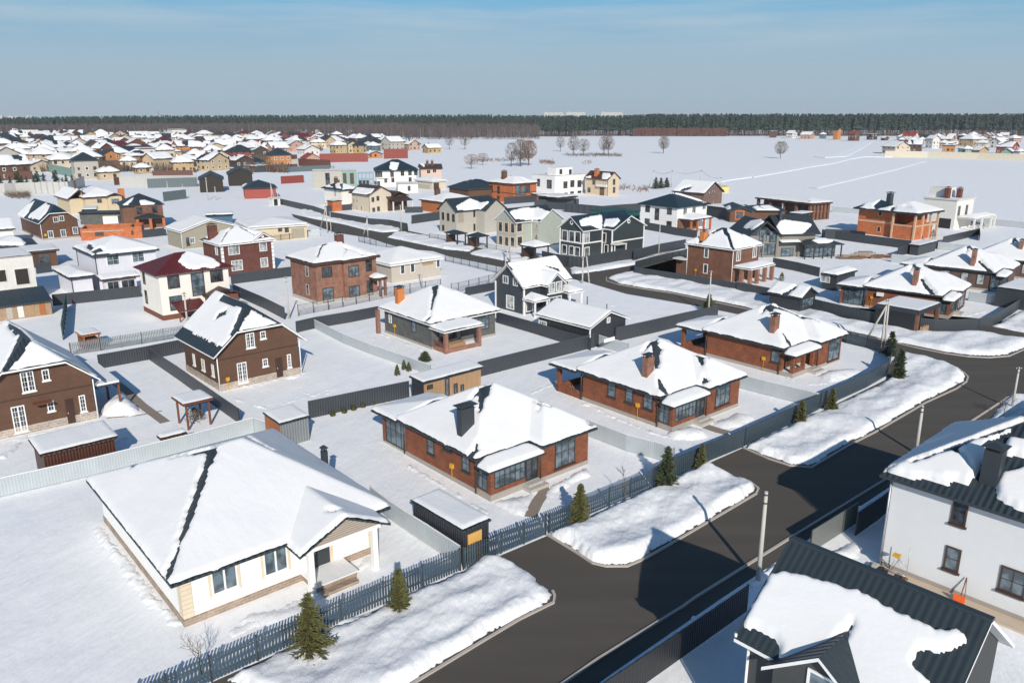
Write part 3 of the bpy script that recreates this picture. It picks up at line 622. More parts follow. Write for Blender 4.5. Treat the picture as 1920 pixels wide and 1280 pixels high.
fence('black sheet fence on the right kerb in front of the dark gabled house', "O 1010 1425 1110 1352 1211 1281 1370 1168 1400 1146", 1.7, m=ribbed('black_fence_sheet', (.02, .022, .026), .2))
fence('grey slatted yard fence between the dark roof and the white house', "A3 590 680 700 610 800 545", 1.6, 'sheet', ribbed('slat_grey', (.16, .17, .16), .15))
fence('black sheet fence on the right kerb behind the white two-storey house', "A3 800 600 900 530 960 480 O 1750 925 1860 850 1905 815 1960 775", 1.7, m=MT['black_fence_sheet'])
# ------------------------------------------------------------------ vegetation
NEE = plain('needles', (.105, .105, .035), .8, var=.5, scale=2.5); NEG = plain('dark_needles', (.055, .072, .035), .8, var=.5, scale=2.5); BRK = plain('bark', (.09, .07, .055), .9); TWG = plain('twigs', (.17, .12, .09), .9, var=.3); THU = plain('thuja_green', (.07, .075, .02), .8, var=.4, scale=3)
def spruce_mesh(h, r, seed, m=NEE, dens=1.0):
    rnd = random.Random(seed); t = MB().tube([(0,0,-.1),(0,0,h*.5),(0,0,h*.98)], .035+h*.012, BRK, 6, .01); c = MB(); z = h*.08
    while z < h*.98:
        f = 1-z/h; R = r*1.15*(f**.7)*rnd.uniform(.5, 1.2)+.05; nb = max(3, int((5+7*f)*dens))
        for _ in range(nb):
            a = rnd.uniform(0, 2*pi); l = R*rnd.uniform(.6, 1.1); dx, dy = cos(a), sin(a); up = rnd.uniform(-.25, .3)*l
            for k in range(5):
                s0 = l*(.15+.85*k/5); x, y, zz = dx*s0, dy*s0, z+up*(s0/l)**1.3
                for sg in (-1, 1, 0):
                    aa = a+sg*rnd.uniform(.5, 1.0); ll = .10*h**.35+.14*l*rnd.uniform(.6, 1.1); ex, ey = x+cos(aa)*ll, y+sin(aa)*ll; w = .035+.02*rnd.random()
                    ez = zz+rnd.uniform(-.12, .10)
                    c.face([(x-dy*w, y+dx*w, zz+.02), (ex, ey, ez), (x+dy*w, y-dx*w, zz-w)], m); c.face([(x, y, zz+w), (ex, ey, ez+.01), (x, y, zz-w)], m)
        z += h*.035*rnd.uniform(.7, 1.2)
    return t, c
def tree_at(name, label, txt, parts, cat='tree', group=None, yaw=0, sc=1, names=('trunk', 'crown')):
    p = GP(txt)[0] if isinstance(txt, str) else txt; e = thing(name, label, cat, p, yaw, group)
    for nm, mb in zip(names, parts):
        o = mb.build(nm, e)
    e.scale = (sc, sc, sc); return e
def hpx(base, top):                                   # height of a vertical thing from base and top pixels
    b = G(base); d = ray(top); t = hypot(b.x, b.y)/hypot(d.x, d.y); return CH+d.z*t
SPR = [("spruce tree nearest the camera in front of the picket fence", "O 585 1228 578 1112", .8), ("olive spruce tree by the picket fence right of the white house", "O 750 1148 746 1066", .62),
 ("spruce tree leaning on the picket fence at the driveway of the bay-windowed house", "O 1087 983 1090 908", .62), ("tall grey-green spruce tree behind the fence corner below the middle bungalow", "O 1249 915 1252 836", .62),
 ("small bushy spruce tree on the snow bank beside the second driveway", "O 1314 884 1315 832", .5), ("spruce tree against the blue-grey fence right of the second driveway", "O 1500 800 1501 750", .6),
 ("spruce tree fourth along the blue-grey fence right of the second driveway", "O 1558 770 1558 728", .55), ("slim spruce tree on the verge near the road corner", "O 1684 712 1686 652", .55), ("bushy dark spruce tree at the fence corner by the A-frame pole", "O 1668 668 1672 620", .7)]
for i, (lb, tx, rr) in enumerate(SPR):
    q = P(tx); h = hpx(*q); tree_at('spruce_tree', lb, "O %g %g" % q[0], spruce_mesh(h, rr*h/2.5, 50+i, NEE if i not in (3, 7, 8) else NEG), group='young spruce trees along the street verge')
def thuja_mesh(h, r, seed, m=THU):
    rnd = random.Random(seed); t = MB().tube([(0,0,-.05),(0,0,h*.6)], .03, BRK, 5); c = MB()
    for _ in range(int(420)):
        z = rnd.random()**.8*h; f = z/h; R = r*(1-f**2.2)*(.75+.25*min(1, f*6)); a = rnd.uniform(0, 2*pi); q = R*rnd.uniform(.5, 1); x, y = cos(a)*q, sin(a)*q; l = .12; 
        c.face([(x-.04*sin(a), y+.04*cos(a), z-.05), (x+cos(a)*.05, y+sin(a)*.05, z+l*rnd.uniform(.6, 1.3)), (x+.04*sin(a), y-.04*cos(a), z-.05)], m)
    return t, c
for lb, tx, r in (("front thuja shrub of the three beside the pale grey fence", "A7 555 612 555 552", .35), ("back thuja shrub of the three beside the pale grey fence", "A7 593 578 593 527", .33), ("right thuja shrub of the three beside the pale grey fence", "A7 620 588 620 540", .33),
    ("young thuja against the pale fence, left of the pair by the corner bungalow", "B4 1293 982 1297 925", .4), ("young thuja against the pale fence, right of the pair by the corner bungalow", "B4 1442 1010 1446 960", .4),
    ("dark columnar juniper in the yard of the square brown brick house", "B3 1465 990 1467 915", .6)):
    q = P(tx); tree_at('thuja', lb, G(q[0]), thuja_mesh(hpx(*q), r, hash(tx) % 99 if False else len(lb)), 'shrub', 'thuja shrubs', names=('stem', 'foliage'))
for i, (x, y) in enumerate(P("A7 193 838 257 822 310 806 362 790 418 775 474 762")):
    tree_at('box_shrub', ('first', 'second', 'third', 'fourth', 'fifth', 'sixth')[i]+' round box shrub from the left in front of the dark sheet fence', G((x, y)), thuja_mesh(.45, .28, 70+i), 'shrub', 'row of round shrubs behind the bay-windowed house', names=('stem', 'foliage'))
def bare_mesh(h, seed, spread=.5, depth=4, r=.05, nb=5, m=TWG, trunk=.35, thick=1.0):
    rnd = random.Random(seed); t = MB(); c = MB()
    def br(p, d, l, r, lv, B):
        q = p+d*l*.5+Vector((rnd.uniform(-1,1), rnd.uniform(-1,1), 0))*l*.05; e = q+(d+Vector((0,0,.12))).normalized()*l*.5
        B.tube([p, q, e], r, m, 3 if lv > 1 else 5, r*.55, cap=False)
        if lv >= depth: return
        for k in range(nb):
            f = rnd.uniform(.35, 1); s = p+(e-p)*f; a = rnd.uniform(0, 2*pi); nd = (d*rnd.uniform(.7, 1.1)+Vector((cos(a), sin(a), rnd.uniform(-.1, .5)))*spread).normalized()
            br(s, nd, l*rnd.uniform(.5, .75), max(r*.5, .006*thick), lv+1, c)
    br(Vector((0,0,-.1)), Vector((0,0,1)), h*trunk*1.3, r, 1, t); return t, c
for lb, tx, sp, dp in (("bare leafless shrub with fanning twigs in front of the picket fence near the bottom edge", "O 378 1262 360 1150", .75, 4), ("bare sapling between the picket fence and the kerb, third driveway verge", "A2 1312 645 1325 440", .35, 3),
    ("bare sapling inside the yard of the middle brick bungalow", "A5 510 780 500 690", .45, 3), ("small bare tree on the right pavement near the street pole", "C3 1100 835 1140 520", .8, 4), ("thin bare sapling near the gate fence below the middle bungalow", "A4 745 1180 750 1060", .4, 3)):
    q = P(tx); h = hpx(*q); tree_at('bare_tree', lb, G(q[0]), bare_mesh(h, len(lb), sp, dp, .03+.004*h, 4, trunk=.3), group=None)
q = P("A7 712 530 712 475"); tree_at('fir_tree', 'small dark conical fir beside the porch of the grey brick house', G(q[0]), spruce_mesh(hpx(*q)*1.0, .75, 5, NEG))
q = P("B3 810 1200 800 1120"); tree_at('pine_tree', 'round yellow-green young pine at the back road behind the garage', G((1328, 585)), spruce_mesh(2.6, 1.1, 6))
# ------------------------------------------------------------------ poles
POL = plain('pole_concrete', (.48, .46, .43), .8); 
def pole(label, base, top, strut=None, r=.13, arm=False, name='street_pole', twin=None):
    b = G(P(base)[0]); h = hpx(P(base)[0], P(top)[0]); e = thing(name, label, 'pole', b)
    k = r/.13
    MB().tube([(0,0,-.3),(0,0,h*.5),(0,0,h)], r*1.25, POL, 8, r*.8).build('shaft', e)
    f = MB(); [f.tube([(0,0,h*q-.04*k),(0,0,h*q+.04*k)], r*1.15, ANT, 8) for q in (.97, .88)]; f.build('bands', e)
    ins = MB()
    if twin is not None:
        h2 = h; MB().tube([(twin[0], twin[1], -.3), (twin[0]*.5, twin[1]*.5, h*.98)], r*1.1, POL, 8, r*.8).build('shaft', e)
    if strut:
        s = G(P(strut)[0])-b; MB().tube([(s.x, s.y, -.2), (0, 0, h*.85)], r, POL, 8).build('brace', e)
    f.v and None
    if arm is None: return e
    a = MB(); a.box(-.35*k, .35*k, -.03*k, .03*k, h-.25*k, h-.2*k, ANT); [a.tube([(x*k, 0, h-.2*k), (x*k, 0, h-.05*k)], .035*k, WH, 6) for x in (-.3, .3)]; a.build('crossarm', e)
    return e
pole('concrete street pole standing beside the dark gabled house roof', "O 1421 1090", "O 1436 921", arm=None)
pole('concrete street pole at the kerb behind the white two-storey house', "O 1717 850", "O 1726 760", arm=None)
pole('twin concrete A-frame pole with a slanting brace at the road corner', "A5 1140 325", "A5 1180 60", "A5 1045 300", .11, twin=(.55, .25))
pole('pole at the far right edge beside the bare tree', "C3 1175 760 ", "O 1924 690", r=.1)
pole('thin pole at the back road right of the garage', "O 1328 590", "B3 832 900", r=.1)
pole('twin poles at the corner of the navy two-storey house', "O 1092 531", "B2 850 800", None, .12, twin=(1.2, .2))
pole('thin pole at the kerb right of the navy two-storey house', "O 1235 476", "B3 368 482", r=.1)
pole('wooden pole in the yard left of the two-storey brick house', "O 542 598", "A8 1845 612", r=.1)
pole('grey pole in front of the maroon-roofed white house', "O 351 602", "A8 1187 712", r=.12)
pole('braced pole at the back road in front of the beige long house', "O 614 437", "B1 520 400", "B1 477 605", .12)
pole('thin pole right of the braced pole at the back road', "O 621 437", "B1 560 470", r=.09)
pole('pair of leaning poles at the bend of the back road', "B1 840 655", "B1 805 500", "B1 803 650", .11)
pole('pole in front of the beige snow-roofed bungalow', "B1 1245 1040", "B1 1240 820", r=.1)
pole('pole near the grey twin-gabled house driveway', "B1 1090 615", "B1 1090 415", r=.12)
pole('braced pole beside the canopy of the pale green house', "B2 305 850", "B2 300 640", "B2 265 870", .11)
for i, (b, t, s) in enumerate((("B7 1270 560", "B7 1270 440", "B7 1240 560"), ("B7 1400 560", "B7 1405 440", None), ("B7 1602 535", "B7 1602 437", None), ("B7 1738 545", "B7 1728 490", "B7 1720 545"))):
    pole('power line pole number at the field edge'.replace(' number', '')+[' with a long brace, leftmost of four', ', second of four from the left', ', tallest, third of four from the left', ' beside the yellow trailer'][i], b, t, s, .16, name='power_pole')
for i, (b, t, s) in enumerate((("B5 1560 700", "B5 1545 530", None), ("B5 1620 700", "B5 1610 600", None), ("B5 1265 690", "B5 1240 560", None), ("B5 1378 690", "B5 1370 580", None), ("B3 1465 430", "B3 1472 295", None), ("B3 1700 450", "B3 1732 268", "B3 1735 450"), ("B1 165 380", "B1 160 290", None), ("B1 120 390", "B1 108 250", "B1 140 385"))):
    pole(['pole with green fittings left of the red garage', 'pole between the dark twin roofs and the red garage', 'pole behind the brown house with dark hip roof', 'pole behind the small white domed shed', 'pole in front of the half-built timber house', 'leaning twin pole by the black canopy', 'thin pole beside the gate hut', 'braced pole right of the red garage'][i], b, t, s, .13)

def trod(txt, w, h=.1, seed=1, lump=.16):
    q = GP(txt); a = []; b = []
    for i in range(len(q)):
        d = q[min(i+1, len(q)-1)]-q[max(i-1, 0)]; d.z = 0; d.normalize(); n = Vector((-d.y, d.x, 0))*w*.5; a.append(q[i]+n); b.append(q[i]-n)
    return bank(a+b[::-1], h, .14, .3, lump, seed, .3, name='trodden_snow')
for i, (t, w) in enumerate((("A1 440 560 560 720 700 900 830 1010", .9), ("O 705 1040 640 1095 560 1130 430 1190", .8), ("A2 300 470 450 560 600 650 680 700", .7), ("C8 700 1060 900 1080 1150 1000 1330 980 1500 900", .8), ("A5 600 470 700 530 860 520", .7), ("C7 0 1130 300 1060 600 1000 880 940", .8), ("A6 0 900 60 860 160 760", .9), ("A4 480 700 700 800 950 900 1080 930", .6), ("A7 720 480 560 420 470 380", .6), ("A6 330 940 480 900 700 780", .7), ("A7 620 560 800 640 1000 600 1300 540", .7), ("C8 1400 1100 1600 1200 1800 1100", .6), ("A6 1300 560 1500 620 1700 560 1900 500", .6), ("A4 640 420 500 520 300 560 100 640", .6), ("E5 300 1150 600 1180 800 1100", .7), ("D4 200 900 330 980 600 960", .8), ("D4 1250 800 1500 700 1800 640", .8), ("B4 1150 1090 1300 1060 1420 1080", .7), ("D1 1100 1000 1400 800 1700 760", .7))): trod(t, w, .09, 60+i)
WIR = plain('wire', (.05, .05, .05), .5)
def wires(label, tops):
    pts = []; 
    for b, t in tops: B = G(P(b)[0]); pts.append(Vector((B.x, B.y, hpx(P(b)[0], P(t)[0])-.2)))
    m = MB()
    for i in range(len(pts)-1):
        for o in (-.4, .4): m.tube([pts[i].lerp(pts[i+1], k/6)+Vector((0, o, -1.2*4*(k/6)*(1-k/6))) for k in range(7)], .025, WIR, 3, cap=False)
    tag(m.build('power_line'), label, 'power line')
wires('thin power line strung between the poles at the field edge', (("B7 1270 560", "B7 1270 440"), ("B7 1400 560", "B7 1405 440"), ("B7 1602 535", "B7 1602 437"), ("B7 1738 545", "B7 1728 490")))
# ------------------------------------------------------------------ near houses
# white bungalow, lower left
GPN = ribbed('weathered_boards', (.42, .35, .29), .14, .8, horiz=True)
WST = plain('cream_render', (.83, .82, .79), .85, var=.05, bump=.2); QUO = plain('ochre_render', (.66, .56, .42), .85, bump=.3); WPL = brick('brown_stone', (.36, .27, .2), (.28, .2, .15), (.4, .33, .27), 1, .5, .16, .03)
h = House('white_bungalow', 'large white bungalow with a wide snow-covered hip roof and a gabled entrance porch', 'house', 'A1 855 1020 C2 790 820 A1 515 585', he=3.1, ov=.65, d=15.6)
h.pc = [hip((-.65, 12.95, -.65, 16.2), 3.1, .405, .585), dict(r=(5.9, 11.9, -2.3, 6), p=[(.48, 0, 3.0-.48*5.9), (-.48, 0, 3.0+.48*11.9)], inset=.02)]
h.wall(WST, .45, WPL, r=(0, h.w, 0, h.d), he=None); h.roof(TDK, .14); 
h.bl("A1 775 800 880 500 980 205", .13, .28); h.bl("A1 780 255 975 205", .02, .2); h.bl("A1 975 205 1130 158", .28, .15); h.bl("A1 1130 158 1190 180 1255 215", .15, .03); h.bl("A1 612 222 650 238 690 248", .06, .12); h.bl("C2 290 430 330 440 380 420", .05, .1)
h.snow(.3, .16, .14, .35); 
for i in range(9):
    z = .5+i*.285; MB().box(-.04, .55, -.05, .3, z, z+.26, QUO).box(-.05, .3, .3, .5, z+.003, z+.257, QUO).build('quoin', h.e)
    MB().box(h.w-.55, h.w+.04, -.05, .3, z, z+.26, QUO).build('quoin', h.e)
for t in ("A1 965 742 1100 830", "A1 1208 655 1330 748"): h.win('f', t, fm=WH, gm=GB, nx=2, nz=1, fw=.09, sill=WH, sur=QUO, mul=1)
h.door('f', (7.75, 8.85), (.55, 2.7), ANT, 'dark grey entrance door'); h.strip('f', 7.5, 7.75, .55, 2.85, QUO, 'door_surround'); h.strip('f', 8.85, 9.1, .55, 2.85, QUO, 'door_surround'); h.strip('f', 7.75, 8.85, 2.7, 2.85, QUO, 'door_surround')
MB().box(7.0, 9.6, -1.9, -.06, -.1, .45, WPL).box(6.9, 9.7, -2.0, -.06, .45, .53, SNR).box(7.1, 9.4, -2.5, -2.0, -.1, .2, WPL).build('entrance_steps', h.e)
h.posts([(6.75, -1.75), (11.0, -1.75)], -.1, 2.9, WST, .34, 'column')
m = MB(); m.face([(6.15, -1.9, 3.0), (11.65, -1.9, 3.0), (8.9, -1.9, 4.32)], GPN); m.face([(6.15, -1.86, 3.0), (8.9, -1.86, 4.32), (11.65, -1.86, 3.0)], GPN); m.box(6.4, 11.4, -1.95, -1.6, 2.8, 3.02, WST); m.build('gable_panel', h.e)
cx = h.hit((609, 868)); h.chim(*cx, .38, .38, h.H(*cx)+1.0, ANT, ANT, .05)
# brick bungalows: one design
def bungalow(name, label, F=None, eaves=None, ch=('dark', 1), wins=None, yaw=GY, porch='glazed', veranda='glazed', extra=None, yfix=None, ridge=.2, brk=None, det=1):
    h = House.__new__(House); ez = 3.08
    if eaves:
        a, b = G(P(eaves)[0], ez), G(P(eaves)[1], 2.95); vy = atan2(b.y-a.y, b.x-a.x); ly = atan2(15.7, -11.2); yaw = radians(yfix) if yfix else vy-ly; sc = (b-a).length/hypot(15.7, 11.2); print(label[:30], 'yaw', round(math.degrees(yaw), 1), 'scale', round(sc, 2))
    h.u = Vector((cos(yaw), sin(yaw), 0)); h.v = Vector((-sin(yaw), cos(yaw), 0)); h.yaw = yaw; h.w, h.d = 10.05, 11.0
    h.o = (G(P(F)[0]) if F else (lambda q: Vector((q.x, q.y, 0)))(a-h.u*10.6+h.v*.5)); h.he = ez; h.ov = .55; h.pc = []; h.bare = []; h.only = []
    h.e = thing(name, label, 'house', h.o, yaw)
    k = .58
    h.pc = [hip((-.6, 10.6, 1.0, 11.6), ez, k), dict(r=(4.6, 10.6, -.5, 6), p=[(0, k, ez+k*.5), (-k, 0, ez+k*10.6), (k, 0, ez-k*4.6)]),
            dict(r=(-.6, 4.95, -.55, 1.0), p=[(0, .3, 2.62+.3*.55), (.5, 0, 2.62+.5*.6), (-.5, 0, 2.62+.5*4.95)], T=.22, inset=.1), dict(r=(-.7, 5.2, 11.4, 15.2), p=[(.22, 0, 2.9+.22*.7), (-.22, 0, 2.9+.22*5.2+.5), (0, -.22, 2.9+.22*15.2)])]
    bm = brk or RED
    # main body with a notch for the porch
    mb = MB(); V_ = [(4.7, .0), (10.05, 0), (10.05, 11), (0, 11), (0, 1.7), (4.7, 1.7)]
    for i in range(6): a, b = V_[i], V_[(i+1) % 6]; mb.face([(a[0],a[1],.35),(b[0],b[1],.35),(b[0],b[1],3.0),(a[0],a[1],3.0)], bm)
    mb.face([(p[0], p[1], 3.0) for p in V_], bm); mb.build('wall', h.e)
    MB().prism([(p[0]+(.04 if p[0] > 5 else -.04), p[1]+(.04 if p[1] > 5 else -.04)) for p in V_], -.2, .35, CONP).build('plinth', h.e)
    MB().box(-.04, 4.69, -.04, 1.69, -.2, .5, CONP).build('porch_base', h.e)
    h.roof(TDK, .13, ANT)
    sf = MB(); sf.box(-.62, 10.62, .96, 1.0, ez-.18, ez-.02, ANT); sf.build('gutter', h.e)
    h.pipe(-.12, 1.6, .1, 2.95, BRN); h.pipe(-.12, 11.1, .1, 2.95, BRN); h.pipe(4.8, -.1, .1, 2.8, BRN) if det else None
    # porch: corner brick pillar, low wall, glazing
    if porch == 'glazed':
        MB().box(0, .35, 0, .35, .5, 2.62, bm).build('pillar', h.e)
        MB().box(.35, 3.4, .02, .2, .5, .85, bm).box(.02, .2, .35, 1.69, .5, .62, bm).build('low_wall', h.e)
        h.win(('y', .06, -1), (.36, 3.35), (.86, 2.55), ANT, GB, 6, 2, .06, mul=2); h.win(('x', .06, -1), (.36, 1.6), (.62, 2.55), ANT, GB, 2, 2, .06)
        h.win(('y', .06, -1), (3.42, 4.65), (.52, 2.55), ANT, GD, 2, 1, .08)
    else:
        h.posts([(.2, .2), (2.3, .2), (4.2, .2), (.2, 1.5)], .5, 2.6, bm, .36, 'pillar'); h.door(('y', 1.7, -1), (1.6, 2.6), (.55, 2.6), BRN)
        MB().box(.4, 2.1, .1, .25, .5, .95, bm).build('low_wall', h.e); MB().box(.1, 4.6, .1, 1.6, .5, .53, SNR).build('step_snow', h.e)
    MB().box(3.0, 4.9, -1.0, -.05, -.1, .28, CON).box(3.2, 4.7, -.55, -.05, .28, .45, CON).build('steps', h.e)
    # veranda at the rear left corner
    if veranda == 'glazed':
        MB().box(.05, .4, 14.3, 14.65, 0, 2.9, bm).box(0, 4.5, 11.01, 14.6, -.2, .15, CON).build('veranda_base', h.e); h.win(('x', .15, -1), (11.1, 14.25), (.2, 2.75), ANT, GB, 4, 2, .07)
    else:
        MB().box(0, .4, 14.3, 14.7, 0, 2.85, bm).build('pillar', h.e); MB().box(0, .2, 11.05, 14.3, -.1, .8, bm).box(0, 4.6, 14.45, 14.65, -.1, .75, bm).build('low_wall', h.e); MB().box(4.3, 4.7, 14.3, 14.7, 0, 2.85, bm).build('pillar', h.e)
        MB().box(.2, 4.6, 11.05, 14.45, -.1, .1, CON).build('veranda_floor', h.e)
    for w in wins or []: h.win(*w[:2], fm=BRN if w[0] == 'f' else ANT, gm=GB, nx=w[2], nz=w[3], fw=.07, sill=BRN)
    if extra: extra(h)
    return h
def crown(h, hw=.16): h.bare += [('s', 4.0, 5.6, 5.6, 6.9, .35, .25), ('s', 3.2, 6.3, 4.6, 6.3, .1, .3)]
h = bungalow('brick_bungalow', 'brick bungalow with glazed bay porch and a large dark metal-clad chimney', 'A2 690 640', wins=[('l', 'A2 396 345 430 428', 1, 2), ('l', 'A2 472 380 508 412', 1, 1), ('l', 'A2 558 418 594 510', 1, 2), ('f', 'A2 986 355 1075 455', 3, 2)])
crown(h); h.bl("A2 655 110 645 190 640 235", .4, .06); h.bl("A2 900 180 925 205 955 185", .12, .12); h.bl("A2 912 215 912 232", .04, .02); h.bl("A2 625 370 625 405 600 430", .06, .3); h.bl("A2 1150 275 1185 275", .25, .35)
h.chim(*h.hit(P("A2 575 325")[0]), 1.25, .55, 5.95, ANT, ANT, .22); h.snow(.34, .15, .12, .32); h.gas('l', "A2 514 475")
h = bungalow('brick_bungalow', 'middle brick bungalow with tall brick chimney, glazed bay porch and open rear terrace', 'A4 1065 890', veranda='open', wins=[('l', 'A4 642 552 690 662', 1, 2), ('l', 'A4 760 585 806 700', 1, 2), ('l', 'A4 880 625 938 745', 1, 2), ('f', 'A4 1362 570 1445 690', 3, 2)])
crown(h); h.bl("A4 965 330 960 400 965 470", .5, .15); h.bl("A4 975 515 990 570 1010 615", .12, .35); h.bl("A4 1225 365 1255 390 1300 380", .15, .2); h.bl("A4 1260 395 1268 465", .3, .06); h.bl("A4 1280 525 1285 560", .1, .3)
h.chim(*h.hit(P("A4 905 520")[0]), .95, .6, 5.9, RD2, ANT, .1); h.snow(.34, .18, .12, .32); h.gas('l', "A4 842 708")
h = bungalow('brick_bungalow', 'farthest street-side brick bungalow with pillared open porch and brick chimney, in the picket corner yard', 'A5 655 492', veranda='open', porch='open', wins=[('l', 'A5 545 335 590 410', 1, 1), ('f', 'A5 858 285 905 380', 2, 2)])
crown(h); h.bare.append(('s', 4.6, 6.2, 7.4, 4.4, .45, .25)); h.bl("A5 600 110 650 130 740 160 790 185", .5, .2); h.bl("A5 605 245 620 270 640 310", .1, .3)
h.chim(*h.hit(P("A5 555 245")[0]), .95, .6, 6.0, RD2, ANT, .1); h.snow(.34, .2, .12, .32); h.gas('l', "A5 502 383")
# corner brick bungalows, upper right
h = bungalow('brick_bungalow', 'corner brick bungalow with large glazed rear veranda, brown brick chimney and dark carport in front', eaves="B4 1210 860 205 852", wins=[('f', 'B4 1105 905 1140 1010', 2, 2)])
crown(h); h.bl("B4 830 820 870 880 915 925", .25, .35)
h.chim(*h.hit(P("B4 780 862")[0]), .95, .6, 6.1, RD2, ANT, .1); h.snow(.34, .25, .1, .32); h.gas('l', "B4 458 950")
MB().box(-.45, 0, 8.6, 9.5, 2.0, 2.5, WH).build('air_conditioner', h.e)
h = bungalow('brick_bungalow', 'dark-walled bungalow with brick chimney beyond the corner bungalow', eaves="B4 1575 705 860 712", yfix=49, brk=brick('dim_brick', (.13, .075, .06), (.10, .06, .05), (.1, .07, .06)), det=0, wins=[('f', (7, 8.6), 2, 2)][:0])
crown(h); h.bl("B4 1260 680 1300 720 1345 760", .2, .35); [h.win('l', a, (.9, 2.6), ANT, GL, 1, 1) for a in ((2.5, 3.6), (4.8, 5.9), (7.5, 9))]
h.chim(*h.hit(P("B4 1215 715")[0]), .95, .6, 6.1, RD2, ANT, .1); h.snow(.34, .25, .1, .32)
h = bungalow('brick_bungalow', 'snow-roofed bungalow cut by the right edge with its brick chimney in view', eaves="B4 1900 640 1150 600", yfix=47, brk=MT['dim_brick'], det=0)
crown(h); [h.win('l', a, (.9, 2.6), ANT, GL, 1, 1) for a in ((2.5, 3.6), (4.8, 5.9), (7.5, 9))]
h.chim(*h.hit(P("B4 1575 590")[0]), .95, .6, 6.1, RD2, ANT, .1); h.snow(.34, .3, .1, .32)
# brown gabled houses (half-hipped), left
def brown(label, o, yaw, wins, door, n=0, bare=None, det=None):
    h = House.__new__(House); h.u = Vector((cos(yaw), sin(yaw), 0)); h.v = Vector((-sin(yaw), cos(yaw), 0)); h.yaw = yaw; h.w, h.d = 8.8, 9.2; h.o = Vector((o.x, o.y, 0)); h.he = 3.95; h.ov = .6; h.bare = []; h.only = []
    h.e = thing('brown_gabled_house', label, 'house', h.o, yaw)
    k = .84; h.pc = [dict(r=(-.65, 9.45, -.7, 10.1), p=[(k, 0, 3.85+k*.65), (-k, 0, 3.85+k*9.45), (0, .72, 6.05+.72*.7)])]
    h.wall(BRB, .75, STO); h.roof(TDK, .16, WH)
    h.pipe(-.1, -.1, 0, 3.8, WH, 'downpipe'); h.pipe(8.9, -.1, 0, 3.8, WH, 'downpipe')
    for a, nx, nz in wins: h.win('f', a, None, WH, GD, nx, nz, .09, sill=WH, mul=2)
    h.door('f', door, None, plain('dark_wood_door', (.05, .022, .016), .5), 'dark brown front door')
    h.strip('f', .0, 8.8, 3.25, 3.33, MT['brown_trim'], 'ledge', .05)
    return h
F = G(P("C8 548 1128")[0]); 
h = brown('two-storey brown house with white grid windows whose roof snow has a dark diamond gap', F, radians(41.8), [("C8 812 498 920 640", 4, 4), ("C8 972 475 1038 545", 2, 2), ("C8 718 822 842 1018", 4, 5), ("C8 998 775 1062 845", 2, 2), ("C8 1265 725 1318 860", 2, 4)], "C8 1142 768 1228 960")
for t in ("C8 240 710 275 845", "C8 335 765 380 905", "C8 445 825 482 965"): h.win('l', t, None, WH, GD, 2, 3, .09, sill=WH)
h.gas('f', "C8 618 992"); h.bp("C8 485 350 525 270 620 232 610 300"); h.bare += [('s', -.65, -.8, -.65, 10.2, 1.05, 1.05), ('s', -.7, -.8, 2.2, -.8, .5, .35), ('s', 6.6, -.8, 9.5, -.8, .25, .3)]; h.bl("C8 580 100 830 190", .55, .5); h.bl("C8 830 190 770 330 700 470", .5, .45); h.bl("C8 830 190 1000 280 1190 370", .35, .3)
h.snow(.22, .17, .16, .2)
R = G(P("C7 895 905")[0]); yw = GY; F = R-Vector((cos(yw), sin(yw), 0))*8.8
h = brown('two-storey brown house at the left edge with a bare slate ridge and side carport', F, yw, [("C7 178 485 332 645", 4, 4), ("C7 378 460 462 548", 2, 2), ("C7 95 805 262 1015", 4, 5), ("C7 428 752 508 830", 2, 2), ("C7 722 698 802 835", 2, 4)], "C7 595 735 702 940")
h.bl("C7 130 60 245 170", .6, .5); h.bl("C7 245 170 150 300 40 470", .7, .35); h.bl("C7 245 170 440 270 610 350", .4, .3); h.snow(.22, .2, .16, .2)
MB().box(3.9, 5.3, -.9, -.02, 2.62, 2.7, RWD).build('door_canopy', h.e)
MB().prism([(9.1, .3), (11.3, .3), (11.3, 9.2), (9.1, 9.2)], 2.75, 2.9, TDK).build('carport_roof', h.e); MB().prism([(9.2, .4), (11.2, .4), (11.2, 9.1), (9.2, 9.1)], 2.903, 3.1, SNR).build('carport_snow', h.e)
h.posts([(11.1, .5), (11.1, 4.8), (11.1, 9)], 0, 2.75, RWD, .18)
# grey brick hip house with terrace
h = House('grey_brick_house', 'grey brick bungalow with orange chimney and an open terrace on orange brick pillars', 'house', 'A7 750 465 1105 385 480 370', he=3.25)
h.pc = [hip((-.6, h.w+.6, -.6, h.d+.6), 3.25, .56), dict(r=(-.3, 5.6, -3.0, .1), p=[(0, .17, 2.75+.17*3), (.45, 0, 2.75+.45*.3), (-.45, 0, 2.75+.45*5.6)], T=.25)]
h.wall(GRB, .3, CONP, he=3.2); h.roof(TDK, .15, WH)
h.bl("A7 770 108 765 160 735 290", .45, .08); h.bl("A7 770 108 870 128", .3, .1); h.bl("A7 725 300 740 285", .3, .2); h.bare.append(('s', .2, -.4, h.w, -.4, .03, .03)); h.snow(.32, .2, .12, .3)
h.posts([(.25, -2.5), (5.2, -2.5)], 0, 2.75, RD2, .42, 'pillar'); h.posts([(-.9, h.d+.2)], 0, 3.1, RD2, .45, 'pillar'); MB().box(.46, 5.0, -2.6, -2.42, -.1, .5, RD2).box(.15, .33, -2.3, 0, -.1, .5, RD2).build('low_wall', h.e)
rl = MB(); [rl.box(.2, .26, -2.2+i*.3, -2.14+i*.3, .5, 1.1, RWD) for i in range(7)]; rl.box(.19, .27, -2.3, -.05, 1.1, 1.16, RWD); rl.build('railing', h.e)
